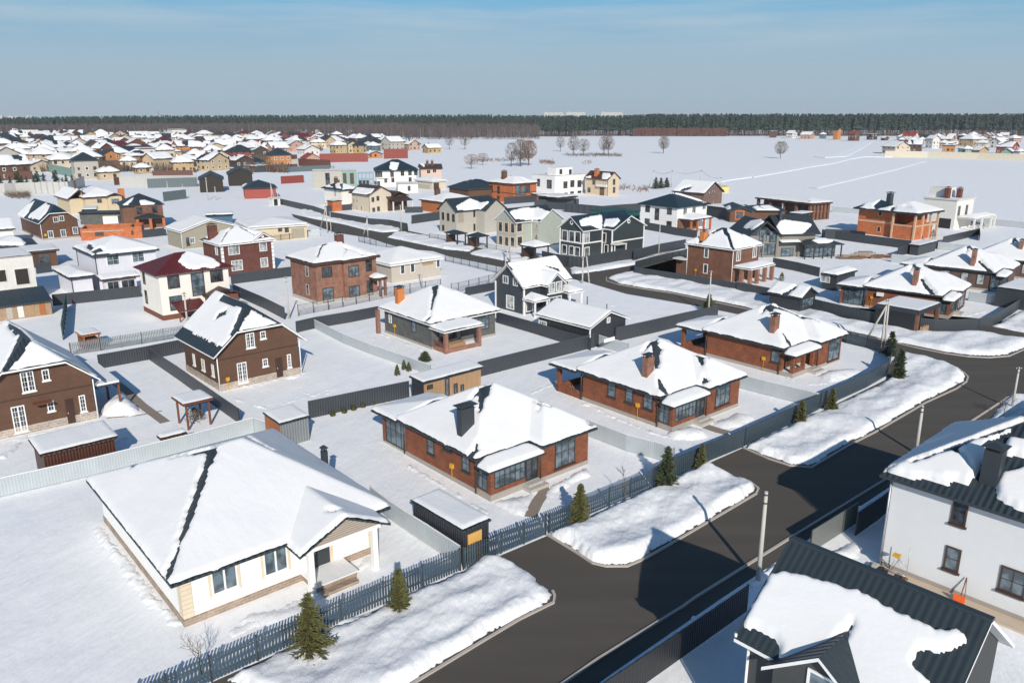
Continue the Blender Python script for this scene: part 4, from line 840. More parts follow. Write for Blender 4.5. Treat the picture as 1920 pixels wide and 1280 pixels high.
h.win('l', 'A7 632 298 662 372', None, ANT, GB, 1, 2); h.win('l', 'A7 508 265 524 318', None, WH, GL, 1, 2); h.win('f', 'A7 1010 265 1070 345', None, ANT, GB, 3, 2); h.win('f', (1, 4.4), (.2, 2.6), ANT, GD, 3, 1); h.gas('l', "A7 543 332", 'yellow gas meter')
c = h.hit(P("A7 570 205")[0]); h.chim(c[0], c[1], 1.0, .7, 6.0, plain('orange_brick', (.5, .17, .05), .85, var=.25, scale=4), ANT, .1)
MB().box(1.2, 3.6, -1.9, -.9, 0, .75, TAN).build('terrace_table', h.e)
# navy house with white trims
NVY = ribbed('navy_siding', (.038, .048, .058), .2, horiz=True)

q = G(P("D1 460 885")[0]); h = House.__new__(House); h.yaw = GY; h.u = Vector((cos(GY), sin(GY), 0)); h.v = Vector((-sin(GY), cos(GY), 0)); h.w, h.d = 8.6, 6.1; h.o = q; h.he = 4.0; h.ov = .5; h.bare = []; h.only = []
h.e = thing('navy_house', 'navy clapboard house with white trims, steep gables and two small snowy porch roofs', 'house', q, GY)
k = .82; h.pc = [gabx((-.6, 9.0, -.5, 6.6), 3.95, k), dict(r=(2.7, 6.5, -1.9, 3.2), p=[(k, 0, 3.95-k*2.7), (-k, 0, 3.95+k*6.5)]), dict(r=(-.35, 2.6, -2.6, 0), p=[(0, .35, 2.3+.35*2.6), (.4, 0, 2.3+.4*.35), (-.4, 0, 2.3+.4*2.6)]), dict(r=(6.6, 9.6, -2.4, .2), p=[(0, .35, 2.5+.35*2.4), (.4, 0, 2.5-.4*6.6), (-.4, 0, 2.5+.4*9.6)])]
h.wall(NVY); MB().box(3.1, 6.1, -1.5, 0, .0, 4.2, NVY).build('bay', h.e); m = MB(); m.face([(3.1, -1.5, 4.2), (6.1, -1.5, 4.2), (4.6, -1.5, 5.35)], NVY); m.build('bay_gable', h.e)
h.roof(TDK, .16, WH); h.bl("D1 760 215 850 245 930 265", .1, .3); h.bl("D1 230 200 300 260", .3, .15); h.snow(.3, .2, .12, .3)
h.win('l', 'D1 172 335 245 462', None, WH, GB, 2, 1, .1); h.win('l', 'D1 312 365 378 495', None, WH, GB, 2, 1, .1); h.win('l', 'D1 218 605 325 820', None, WH, GL, 2, 2, .12)
h.win(('y', -1.5, -1), (3.3, 4.5), (2.9, 4.3), WH, GL, 2, 1, .1); h.win(('y', -1.5, -1), (4.7, 5.9), (2.9, 4.3), WH, GL, 2, 1, .1); h.strip(('y', -1.5, -1), 3.05, 6.15, 2.6, 2.8, WH); h.win('f', (.4, 1.6), (.3, 2.3), WH, GD, 1, 1, .1); h.win(('y', -1.5, -1), (3.4, 5.8), (.3, 2.2), WH, GD, 3, 1, .1)
h.posts([(.0, -2.3), (2.3, -2.3), (6.9, -2.1), (9.3, -2.1), (.0, -.1)], 0, 2.3, WH, .22)
for y in (-.02, 6.12): h.posts([(-.02, y)], 0, 3.9, WH, .2, 'corner_board')
# garage
q = G(P("D1 1380 1080")[0], 2.6); w = 7.6; h = House.__new__(House); h.yaw = radians(42.5); h.u = Vector((cos(h.yaw), sin(h.yaw), 0)); h.v = Vector((-sin(h.yaw), cos(h.yaw), 0))
L_ = (G(P("D1 590 890")[0], 2.6)-q).dot(h.v); R_ = (G(P("D1 1900 930")[0], 2.6)-q).dot(h.u); h.w = R_-.8; h.d = L_-.8; h.o = Vector((q.x, q.y, 0))+(h.u+h.v)*.4; h.he = 2.6; h.ov = .4; h.bare = []; h.only = []
h.e = thing('garage', 'long black-walled garage with a plain snowy gable roof and white fascia below the navy house', 'garage', h.o, h.yaw)
h.pc = [gaby((-.4, h.w+.4, -.4, h.d+.4), 2.6, .40)]; h.wall(BLS); h.roof(TDK, .15, WH); h.snow(.25, .2, .05, .25); h.win('f', (h.w/2-.3, h.w/2+.3), (2.6, 3.3), WH, GL, 1, 1); h.win('l', 'D1 668 955 775 1045', None, WH, GL, 3, 1, .1)
h.pipe(h.w/2+.4, h.d*.45, 3.6, 5.2, BLK, 'flue'); h.pipe(h.w*.75, h.d*.2, 3, 4.4, BLK, 'flue'); h.posts([(-.05, -.05)], 0, 2.5, WH, .14, 'corner_board')
MB().box(-.35, 1.5, -2.6, -2.5, 1.3, 1.75, plain('sign_white', (.8, .8, .8))).build('board', h.e)
# white two-storey house with slate roof, bottom right
RND = plain('pale_render', (.66, .67, .685), .9, var=.05, bump=.5, bscale=60)
q = G(P("O 1649 889")[0], 6.2); yw = radians(42.6); h = House.__new__(House); h.yaw = yw; h.u = Vector((cos(yw), sin(yw), 0)); h.v = Vector((-sin(yw), cos(yw), 0))
D_ = 14.5; h.w = 10.8; h.d = D_-1.2; h.o = Vector((q.x, q.y, 0))-h.v*(D_-.6)+h.u*.6; h.he = 6.2; h.ov = .6; h.bare = []; h.only = []
h.e = thing('white_two_storey_house', 'white rendered two-storey house with patchy roof snow and dark chimney at the right edge', 'house', h.o, yw)
h.pc = [hip((-.6, 11.4, -.6, D_-.6), 6.2, .62)]; h.wall(RND, .35, CONP, he=6.1); h.roof(TDK, .18, ANT)
h.on_(0, "A3 945 305 1010 280 1200 210 1290 235 1345 330 1310 362 1225 350 1240 380 1140 352 990 330"); h.on_(0, "A3 1440 395 1480 325 1580 300 1700 300 1700 560 1560 490 1465 440"); h.on_(0, "A3 1500 165 1600 170 1600 240 1490 235"); h.on_(0, "A3 1200 200 1395 165 1405 175 1385 240 1340 330 1290 235")
h.bare.append(('s', .6, D_-1.8, 5.2, D_-6.2, .12, .3)); R_ = h.r = (-.6, 11.4, -.6, D_-.6); h.only.append((0, [(-.3, D_-.62), (11, D_-.65), (9.5, D_-2.2), (5.4, D_-6.4), (3.6, D_-5.3), (.1, D_-1.2)]))
h.snow(.4, .13, .14, .3)
h.win('l', 'C4 560 280 640 480', None, BRN, GD, 1, 2, .1, sill=BRN); h.win('l', 'C4 508 605 590 805', None, BRN, GB, 1, 2, .1, sill=BRN); h.win('l', 'C4 898 745 1054 985', None, BRN, GB, 2, 2, .1, sill=BRN)
c = h.hit(P("A3 1415 350")[0]); h.chim(c[0]+.2, c[1], .9, .9, 9.0, ANT, ANT, .15); h.pipe(-.1, h.d+.05, .1, 6.0, plain('zinc', (.4, .42, .44), .4, .5), 'downpipe')
MB().box(-1.2, -.06, -.5, h.d+.5, -.1, .12, plain('sand_apron', (.52, .42, .32), .9)).build('apron', h.e)
EW = h
# dark gabled house, bottom right corner
a = G(P("A3 500 608")[0], 9.3); b = G(P("A3 1435 985")[0], 9.3); yw = radians(42.4); h = House.__new__(House); h.yaw = yw; h.u = Vector((cos(yw), sin(yw), 0)); h.v = Vector((-sin(yw), cos(yw), 0)); Lr = (a-b).dot(h.v); ee = G(P("A3 205 1055")[0], 6.2); half = (a-ee).dot(h.u); print('F house', Lr, half)
h.w = 2*half-1.0; h.d = Lr-1.0; h.o = Vector((a.x, a.y, 0))-h.u*(half-.5)-h.v*(Lr-.5); h.he = 6.2; h.ov = .5; h.bare = []; h.only = []
h.e = thing('dark_gabled_house', 'dark grey house with corrugated slate roof, gabled dormer and half-melted snow, bottom right corner', 'house', h.o, yw)
kk = 3.1/half; h.pc = [gaby((-.5, h.w+.5, -.5, h.d+.5), 6.2, kk)]
ap = h.hit(P("A3 775 1030")[0]); fr = h.on(P("A3 600 1190")[0], 0, -1.1); print('dormer apex', ap, fr, 'w d', h.w, h.d)
dz = h.H(*ap); dk = .75; h.pc.append(dict(r=(-1.1, ap[0]+.1, ap[1]-2.2, ap[1]+2.2), p=[(0, dk, dz-dk*ap[1]), (0, -dk, dz+dk*ap[1])], nosnow=1))
DGR = plain('charcoal_render', (.05, .053, .056), .85); h.wall(DGR); h.roof(TDK, .16, WH)
m = MB(); m.face([(-.7, ap[1]-1.9, 0), (-.7, ap[1]-1.9, dz-dk*1.9-.1), (-.7, ap[1], dz-.1), (-.7, ap[1]+1.9, dz-dk*1.9-.1), (-.7, ap[1]+1.9, 0)], DGR); m.face([(-.7, ap[1]+1.9, 0), (-.7, ap[1]+1.9, dz-dk*1.9-.1), (1.5, ap[1]+1.9, dz-dk*1.9-.1), (1.5, ap[1]+1.9, 0)], DGR); m.face([(-.7, ap[1]-1.9, 0), (1.5, ap[1]-1.9, 0), (1.5, ap[1]-1.9, dz-dk*1.9-.1), (-.7, ap[1]-1.9, dz-dk*1.9-.1)], DGR); m.build('dormer_wall', h.e)
h.win(('x', -.7, -1), (ap[1]-.5, ap[1]+.5), (dz-1.9, dz-.9), WH, GB, 1, 1, .1)
# real corrugation on the visible slope and the dormer
def corrugate(h, pi_, x0, x1, y0, y1, axis, per=.30, amp=.035, step=.06, row=.38):
    mb = MB(); mi = mb.mi(TCO); pc = h.pc[pi_]; nx = int((x1-x0)/(row/3 if axis == 'x' else step)); ny = int((y1-y0)/(step if axis == 'x' else row/3))
    for j in range(ny+1):
        for i in range(nx+1):
            x = x0+(x1-x0)*i/nx; y = y0+(y1-y0)*j/ny; t = y if axis == 'x' else x; s = x if axis == 'x' else y
            s2 = (s/row) % 1 if axis == 'x' else 0
            mb.v.append((x, y, rh(pc, x, y)+.02+amp*(.5+.5*cos(2*pi*t/per))+.03*(1-s2 if axis == 'x' else ((-y/row) % 1))))
    for j in range(ny):
        for i in range(nx):
            a = j*(nx+1)+i; mb.f.append((a, a+1, a+nx+2, a+nx+1)); mb.m.append(mi); mb.sm.append(True)
    return mb.build('roof_sheets', h.e)
TCO = plain('slate_sheet_paint', (.030, .041, .048), .4, var=.12, scale=.6)
corrugate(h, 0, -.5, half-.52, -.5, h.d+.5, 'x')
y0 = ap[1]
m = MB()
for sg in (-1, 1):
    for i in range(int(2.2/.1)): pass
h.on_(0, "A3 405 785 470 772 600 800 720 850 860 900 1010 975 1160 1035 1300 1085 1305 1100 1265 1140 1185 1150 1105 1150 1065 1210 1130 1290 1130 1400 780 1600 500 1300 775 1030 700 1100 470 1185 445 1120 350 1060 262 1010 300 930")
h.snow(.34, .1, .16, .28, pcs=[0])
rt = MB().box(half-.65, half-.35, -.52, h.d+.52, 9.24, 9.36, TCO).build('ridge_cap', h.e)
h.win('f', (1.0, 1.9), (3.2, 5.2), WH, GL, 2, 2, .1); h.pipe(-.05, h.d+.05, 0, 6.3, WH); h.pipe(-.55, h.d+.4, 6.35, 6.5, WH)
FH = h
# ------------------------------------------------------------------ sheds and small things of the near yards
h = boxh('shed', 'low brown corrugated metal shed with rounded snow on its roof by the left grey fence', 'shed', "A6 225 885 665 780 160 790", 2.3, 2.3, WDK, TBR, .3, b=.06); 
h = boxh('shed', 'black corrugated storage container with flat snowy roof beside the driveway gate', 'shed', "A2 560 778 692 730 322 640", 2.4, 2.4, BLS, BLK and TDK, .3, ov=.12); h.door('f', (.35, 1.45), (.1, 1.95), plain('yellow_wood', (.62, .36, .10), .6), 'yellow wooden door')
h = boxh('shed', 'small garden shed of grey sheet with an orange plywood end by the fence corner', 'shed', "A6 1572 705 1742 655 1478 655", 2.2, 2.2, ribbed('zinc_sheet', (.22, .235, .25), .25), TDK, .2, ov=.1, b=.05); h.strip('l', .05, h.d-.05, 0, 2.1, OBR, 'plywood_wall', .03)
h = boxh('sauna_hut', 'tan board sauna hut with a black side wall and skewed snowy roof behind the bungalow', 'hut', "A7 700 655 1040 655 620 625", 2.6, 2.6, TAN, TDK, .25, a=.0, b=.06, ov=.2); h.strip('l', 0, h.d, 0, 2.5, BLS, 'black_wall', .04); wc(h, 'f', "A7 737 675", .7, .45, BRN, GD); wc(h, 'f', "A7 835 675", .5, 1.8, BRN, GB, 1); wc(h, 'f', "A7 882 683", .5, 1.0, BRN, GB, 1); wc(h, 'f', "A7 920 683", .4, .8, BRN, GB, 1); h.door('f', (1.5, 2.2), (.0, .9), BRN)
h = boxh('pergola', 'reddish wooden pergola with snowy roof over garden shrubs', 'pergola', "A6 1030 600 1200 548 962 545", 2.5, 2.5, RWD, RWD, .25, open_=True, pm=RWD, ov=.25)
h.box(.1, h.w-.1, .05, .15, 2.2, 2.35, RWD, 'beam')
tree_at('garden_shrub', 'brown and green shrubs growing under the reddish wooden pergola', "A6 1100 690", thuja_mesh(1.3, 1.0, 5, plain('dry_brush', (.13, .09, .04), .9, var=.6, scale=3)), 'shrub', names=('stem', 'foliage'))
h = boxh('well_house', 'tiny brown hut with a thick snow cap against the pale grey fence', 'hut', "A6 905 792 1055 755 880 715", 1.6, 1.6, RWD, TBR, .3, b=.02, ov=.2)
h = boxh('playhouse', 'wooden garden playhouse with an open front and snowy roof behind the grey picket fence', 'playhouse', "A6 460 212 570 192 420 186", 2.0, 2.0, RWD, OBR, .25, open_=True, pm=OBR, ov=.15)
h.box(.1, h.w-.1, .3, h.d, .5, 1.4, RWD, 'panel'); h.box(.1, h.w-.1, 0, .06, 1.85, 1.97, OBR, 'beam'); h.box(.02, .12, .1, h.d-.1, .3, 1.5, RWD, 'panel')
# shovel, trestle and boards by the white two-storey house
h = EW; c = h.on(P("C4 610 975")[0], 0, -.5); sh = MB(); e = thing('snow_shovel', 'orange snow shovel leaning on the white two-storey house wall', 'shovel', h.o+h.u*(-.75)+h.v*c[1], h.yaw)
MB().tube([(0, 0, .12), (.66, 0, 1.45)], .03, RWD, 6).tube([(0, -.25, .4), (.66, -.02, 1.45)], .02, RWD, 6).build('handle', e); MB().box(-.12, .0, -.3, .3, .14, .6, plain('orange_plastic', (.75, .12, .01), .4)).box(-.2, -.12, -.3, .3, .14, .2, MT['orange_plastic']).build('blade', e)
c0 = h.on(P("C4 100 760")[0], 0, -.6); c1 = h.on(P("C4 235 825")[0], 0, -.6); y0, y1 = c1[1], c0[1]; e = thing('trestle', 'folding metal trestle ladder standing against the corner of the white two-storey house', 'ladder', h.o+h.v*y0, h.yaw)
m = MB(); D = y1-y0
for a, b in (((-.9, 0, 0), (-.9, 0, 2.4)), ((-.9, D, 0), (-.9, D*.6, 1.5)), ((-.9, D*.6, 1.5), (-.9, 0, 1.1)), ((-.5, D, 0), (-.9, D*.4, 1.6)), ((-.9, 0, .5), (-.9, D, .4)), ((-.5, 0, 0), (-.9, D*.5, 1.3))): m.tube([a, b], .025, MT['zinc'], 5)
m.build('frame', e); MB().box(-1.0, -.6, D*.45, D*.8, 1.5, 1.62, YEL).build('tread', e)
m = MB(); [m.box(-1.1+random.uniform(-.2, .2), -.5, i*.35, i*.35+.3, 0.12, .2+.1*(i % 3), m_) for i, m_ in enumerate((RWD, BLK, STO, RWD, BLK, CON))]; o = m.build('rubble', None, h.o+h.v*y0, h.yaw); tag(o, 'heap of dark boards and rubble under the trestle ladder', 'rubble')
# ------------------------------------------------------------------ houses of the middle distance
CRM = plain('cream_plaster', (.76, .72, .66), .85); LIL = plain('lilac_plaster', (.64, .64, .69), .85); OLI = plain('olive_plaster', (.30, .27, .21), .85); BEI = plain('beige_plaster', (.56, .49, .39), .85); GRC = plain('grey_block', (.40, .375, .33), .9); SAG = plain('sage_plaster', (.36, .385, .34), .85)
YBE = plain('yellow_beige', (.54, .44, .30), .85); ORB = brick('orange_block', (.50, .13, .035), (.42, .10, .03), (.45, .22, .12), 1, .4, .2, .015); MRB = brick('maroon_brick', (.15, .045, .03), (.12, .036, .026), (.12, .06, .05), 1, .27, .09, .01); OWL = plain('off_white_wall', (.66, .64, .60), .85)
# two-storey brick house
h = mk('brick_house', 'two-storey flash brick house with a snowy hip roof and bump-outs behind the mesh fence', "D4 410 452 1160 352 90 365", 6.2, 6.2); w, d = h.w, h.d
h.pc = [hip(h.r, 6.2, .45), dict(r=(w*.38, w*.82, -1.0, 3), p=[(0, .45, 6.2+.45*1.0), (.45, 0, 6.2-.45*w*.38), (-.45, 0, 6.2+.45*w*.82)]), dict(r=(w-1.4, w+.9, -1.6, .3), p=[(0, .4, 2.9+.64), (.4, 0, 2.9-.4*(w-1.4)), (-.4, 0, 2.9+.4*(w+.9))])]
h.wall(RD2, .5, CON, he=6.15); h.box(w*.42, w*.78, -.6, 0, .5, 6.1, RD2, 'wall'); h.box(w*.42-.04, w*.78+.04, -.64, 0, -.1, .5, CON, 'plinth'); h.roof(TBR, .3); h.bl("D4 530 185 490 270 450 380", .4, .1); h.bl("D4 530 185 420 215", .3, .05); h.bp("D4 740 262 800 280 835 300 780 300 765 340 770 295"); h.bl("D4 750 190 900 250 1150 345", .2, .12); h.bl("D4 925 340 960 362", .2, .1); h.snow(.3, .25, .1, .3)
wc(h, 'f', "D4 558 540", 1.7, 1.6, BRN, GD, 3); wc(h, 'f', "D4 572 795", 1.8, 2.2, BRN, GB, 3, 2); wc(h, ('y', -.6, -1), "D4 858 530 868 755", 1.8, 1.7, BRN, GB, 3, 2); wc(h, 'f', "D4 1025 470", 1.2, 1.7, BRN, GD, 2); wc(h, 'f', "D4 1035 715", 1.3, 2.3, BRN, GD, 2); wc(h, 'l', "D4 335 530 342 735", .9, 1.6, CON, GD, 1)
h.posts([(w+.6, -1.3), (w-.3, -1.3)], 0, 2.9, RD2, .35, 'pillar'); c = h.hit(P("D4 695 175")[0]); h.chim(c[0], c[1], 1.2, .8, 9.3, MRB, BRN, .02)
# beige bungalow behind it
h = mk('beige_bungalow', 'beige bungalow fully covered in snow right of the two-storey brick house', "D4 1270 468 1875 370", 3.1, 3.1, d=9.5); h.pc = [hip(h.r, 3.1, .32)]; h.wall(GRC and plain('pale_beige', (.46, .41, .35), .85), he=3.05); h.roof(WH, .2); h.snow(.4, .3, .05, .35)
wc(h, 'f', "D4 1408 510 1520 492", .9, 1.6, WH, GD, 1); h.strip('f', h.w*.62, h.w*.86, 2.2, 2.9, TAN, 'band'); wc(h, 'f', "D4 1808 440", .8, 1.5, WH, GD, 1)
# maroon-roofed white house
h = mk('maroon_roofed_house', 'white two-storey house with a maroon metal roof and one big snow patch', "E5 270 622 1055 515 50 520", 6.4, 6.4, ov=.6); w, d = h.w, h.d
h.pc = [hip(h.r, 6.4, .46)]; h.wall(CRM, .7, MT['reddish_wood'], he=6.3); h.roof(TMR, .16); h.on_(0, "E5 590 380 690 385 860 460 925 515 850 550 760 535 700 558 590 550 505 480 520 450"); h.snow(.28, .22, .12, .25)
wc(h, 'f', "E5 455 685", 1.6, 1.8, BRN, GD, 2); wc(h, 'f', "E5 480 895", 1.7, 2.0, BRN, GB, 2); wc(h, 'f', "E5 700 708", 1.8, 3.2, BRN, GB, 2, 3); wc(h, 'f', "E5 885 625", 1.8, 1.7, BRN, GD, 2); wc(h, 'l', "E5 160 640 185 835", .9, 1.9, BRN, GD, 1)
h.pipe(w*.62, -.1, .3, 6.2, BRN); 
h.pc = [shed((1.2, 5.2, -2.6, -.1), 1.55, 0, .35)]; h.roof(TMR, .1, name='canopy'); h.posts([(1.4, -2.4), (5, -2.4)], 0, 1.5, RWD, .14)
h.pc = [dict(r=(w*.58, w+.8, -2.0, .1), p=[(.42, 0, 2.7-.42*w*.58), (-.42, 0, 2.7+.42*(w+.8))])]; h.roof(TBR, .12, name='porch_roof'); h.box(w*.62, w+.5, -1.5, -.02, 0, 2.6, RWD, 'porch_wall'); h.posts([(w*.6, -1.8)], 0, 2.6, OBR, .18)
h.ro = None
# lilac house with low wings
h = mk('lilac_house', 'pale lilac two-storey house with wide snowy roof and black gutters', "E1 985 895 1785 780 740 765", 5.8, 5.8); h.pc = [hip(h.r, 5.8, .36)]; h.wall(LIL, he=5.75); h.roof(TDK, .3)
h.bp("E1 900 790 945 740 1010 800 960 850 1060 800 1130 850 1000 880"); h.bl("E1 1180 655 1250 650", .2, .2); h.bare.append(('s', -.5, -.5, h.w, -.5, .35, .1)); h.snow(.35, .3, .1, .35); wc(h, 'f', "E1 1228 945 1530 910", 2.0, 1.7, WH, GB, 2, 2, .14); h.pipe(-.1, -.1, .1, 5.6, BLK); h.pipe(-.1, h.d, .1, 5.6, BLK)
q = h
h = mk('lilac_wing', 'low lilac garage wing with a snow-covered roof in front of the lilac house', "E6 690 545 960 510 530 445", 3.0, 3.0, d=None); h.pc = [hip(h.r, 3.0, .3)]; h.wall(LIL, he=2.95); h.roof(TDK, .22); h.bl("E6 850 365 900 430 960 500", .15, .5); h.snow(.35, .25, .1, .3); h.pipe(-.1, -.1, .1, 2.8, BLK)
h = mk('veranda', 'glazed lilac veranda with curved snow roof between the lilac house and the maroon roof', "E6 1010 560 1400 470 970 510", 2.9, 2.9, w=None); h.pc = [shed(h.r, 2.8, 0, .2)]; h.wall(LIL, he=2.75); h.roof(TBR, .15); h.snow(.35, .25, .1, .3); h.win('f', (.4, h.w*.45), (.6, 2.4), LIL, GD, 2, 1); h.win('f', (h.w*.52, h.w*.95), (.6, 2.4), LIL, GD, 2, 1)
# maroon brick house
h = mk('maroon_brick_house', 'maroon brick two-storey house with white-quoined corners, front gable and round gable window', "E5 912 325 1485 270 705 250", 5.6, 5.6); w, d = h.w, h.d
h.pc = [hip(h.r, 5.6, .5), dict(r=(w*.56, w+.5, -.5, 5), p=[(.62, 0, 5.6-.62*w*.56), (-.62, 0, 5.6+.62*(w+.5))])]; h.wall(MRB); h.roof(TBR, .18, WH); h.bl("E5 1040 110 990 190 930 295", .25, .15); h.bl("E5 880 130 850 250", .4, .5); h.bl("E5 1110 100 1350 185", .2, .1); h.bl("E5 740 250 830 265", .4, .3); h.snow(.28, .25, .1, .3)
c = h.hit(P("E5 850 250")[0]); h.chim(c[0], c[1], 1.5, .9, 8.4, MRB, BRN, .02)
for x in (-.05, w-.35):
    for i in range(7): h.box(x, x+.4, -.05, .3, .5+i*.7, 1.12+i*.7, WH, 'quoin')
wc(h, 'f', "E5 1058 362 1090 520", 2.0, 1.8, WH, GL, 3); wc(h, 'f', "E5 1350 330 1362 490", 1.4, 1.7, WH, GL, 2); wc(h, 'l', "E5 885 365", 1.0, 1.8, WH, GL, 1); MB().tube([(w*.80, -.08, 6.4), (w*.80, .05, 6.4)], .3, WH, 12).build('round_window', h.e)
# olive gable building
h = mk('olive_gabled_house', 'grey-olive house with one big snowy roof slope behind the maroon brick house', "E5 520 190 810 0 360 145", 3.6, 3.6, w=10, ov=.4); h.pc = [gaby((-.4, 13, -.4, h.d+.4), 3.6, .3)]; h.w = 12.6; h.wall(OLI); h.roof(TDK, .2, WH); h.snow(.35, .3, .06, .35); wc(h, 'f', "E5 642 270", 1.1, 1.2, WH, GB, 2, 2); wc(h, 'f', "E5 600 285", 1.0, 2.0, OLI, GD, 1); h.pipe(-.1, -.1, 0, 3.5, WH)
# block house shell and shed on the left edge
h = mk('unfinished_block_house', 'unfinished white block house with empty window openings at the left edge', "E6 390 715 420 700 -500 800", 0, 7.0, yaw=radians(40), ov=0, eave=False, w=9, d=9, cat='house'); 
h.o = G(P("E6 395 760")[0])-h.u*9; h.e.location = h.o; h.pc = [shed((0, h.w, 0, h.d), 6.9)]; h.wall(OWL, he=6.9); h.roof(OWL, .2); h.snow(.15, .3, .1, .2)
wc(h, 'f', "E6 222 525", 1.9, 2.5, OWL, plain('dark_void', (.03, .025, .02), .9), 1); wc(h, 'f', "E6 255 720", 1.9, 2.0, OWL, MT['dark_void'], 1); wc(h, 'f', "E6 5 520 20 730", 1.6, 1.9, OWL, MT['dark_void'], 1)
h = mk('open_shed', 'long low shed with dark sheet roof and tan board front below the unfinished block house', "E6 -120 990 525 930 -300 900", 0, 2.3, yaw=radians(40), ov=.0, eave=False, d=4.5); h.pc = [dict(r=(-.2, h.w+.2, -.5, h.d+.4), p=[(0, .22, 2.2)])]; h.wall(plain('old_boards', (.34, .23, .15), .85, var=.3)); h.roof(TDK, .12)
for i in range(4): h.strip('f', h.w*(.30+.17*i), h.w*(.39+.17*i), .15, 1.8, (GRC, OWL, TAN, OBR)[i % 4], 'panel', .05)
h = mk('brown_outbuilding', 'small brown brick outbuilding with a flat snowy roof and dark recess near the left edge', "E6 250 285 595 240 130 215", 3.0, 3.0, yaw=radians(38), d=7); h.pc = [shed(h.r, 3.0)]; h.wall(BRB, he=2.95); h.roof(TBR, .25); h.snow(.3, .3, .08, .3); wc(h, 'f', "E6 445 350", 1.8, 1.9, BRB, GD, 2); h.strip('f', .3, 1.5, 0, 2.6, BRN, 'recess')
h = mk('dark_snow_roof', 'dark low roof with a thick rounded snow slab behind the block house', "E6 -100 240 380 215 -300 160", 2.6, 2.6, yaw=radians(36), d=8); h.pc = [hip(h.r, 2.6, .3)]; h.wall(BLS); h.roof(TDK, .2); h.on_(0, "E6 -200 160 210 155 250 190 240 220 -200 235"); h.snow(.5, .3, .08, .4)
h = mk('white_house', 'white house with snowy roof cut by the left edge beside the brown gabled house', "A8 -120 320 100 270 -160 250", 3.4, 3.4, yaw=radians(36), d=9); h.pc = [gabx(h.r, 3.4, .35)]; h.wall(OWL); h.roof(TDK, .2); h.snow(.35, .3, .06, .35)
# far brown gabled house with teal roof
h = mk('brown_gabled_house', 'brown half-hipped house with teal roof and two long snow patches, far left', "E1 330 510 845 460 70 395", 3.8, 3.8, ov=.6); w, d = h.w, h.d; k = 3.7*2/(w+1.2)
h.pc = [dict(r=(-.6, w+.6, -.6, d+.6), p=[(k, 0, 3.8+k*.6), (-k, 0, 3.8+k*(w+.6)), (0, .7, 5.9+.42)])]; h.wall(BRB, .4, CONP); h.roof(tiles('teal_tiles', (.016, .034, .046)), .16, WH); h.on_(0, "E1 420 265 470 290 440 360 350 460 215 430 230 400"); h.on_(0, "E1 190 225 285 240 230 330 215 370 150 440 75 400"); h.snow(.3, .3, .12, .3)
wc(h, 'f', "E1 540 460 610 445", 1.0, 1.2, WH, GD, 2); wc(h, 'f', "E1 480 635 632 620 775 590", 1.1, 1.6, WH, GB, 2); h.door('f', (w*.66, w*.77), (.4, 2.6), RWD); h.strip('f', .35, .8, .9, 1.4, YEL, 'gas_box', .2); h.pipe(-.1, -.1, 0, 3.7, WH)
# beige house with arch window and dark pavilion
h = mk('beige_villa', 'cream villa with snowy cross-gabled roofs and an arched window, far left', "E1 870 200 1340 160 700 190", 4.6, 4.6); w, d = h.w, h.d; h.pc = [hip(h.r, 4.6, .42), dict(r=(w*.55, w+.5, -1.6, 5), p=[(.4, 0, 4.6-.4*w*.55), (-.4, 0, 4.6+.4*(w+.5))]), dict(r=(-4, 2.6, 2, d+3), p=[(.75, 0, 4.2+3), (-.75, 0, 4.2+.75*2.6)])]
h.wall(YBE); h.box(-3.4, 2, 2.6, d+2.4, 0, 4.2, YBE, 'wall'); h.box(w*.6, w+.1, -1.1, 0, 0, 4.6, YBE, 'wall'); h.roof(TBR, .25); h.snow(.35, .4, .1, .35); wc(h, ('y', -1.1, -1), "E1 1255 240", 2.2, 1.6, YBE, GB, 3); wc(h, 'f', "E1 1065 235", 1.4, 1.3, YBE, GD, 2); h.box(w+.1, w+1.5, .5, 2.0, 3, 6.4, MT['orange_brick'], 'chimney'); c = (0, 5); h.box(-1, -.5, 4.8, 5.3, 6, 9, BRB, 'chimney')
h = boxh('pavilion', 'dark open pavilion with domed snow roof left of the brown house with dark hip roof', 'pavilion', "E1 850 350 1040 345 735 320", 3.2, 3.2, BLS, TDK, .5, yaw=radians(25), open_=True, pm=WH, d=7, w=None); h.box(.3, h.w-.3, h.d-.4, h.d-.2, 0, 3, BLK, 'back_wall')
h = mk('dark_annex', 'long grey-brown wall and small white annex between the pavilion and the orange wall', "E1 1130 520 1310 520 1000 480", 0, 3.4, yaw=radians(10), ov=.0, eave=False, d=3); h.pc = [shed((-6, h.w+.2, 0, 4), 3.2)]; h.wall(GRB, r=(-6, h.w, 1, 3.6), he=3.1); h.roof(TDK, .2); h.box(0, h.w, -1, .9, 0, 2.2, OWL, 'wall')
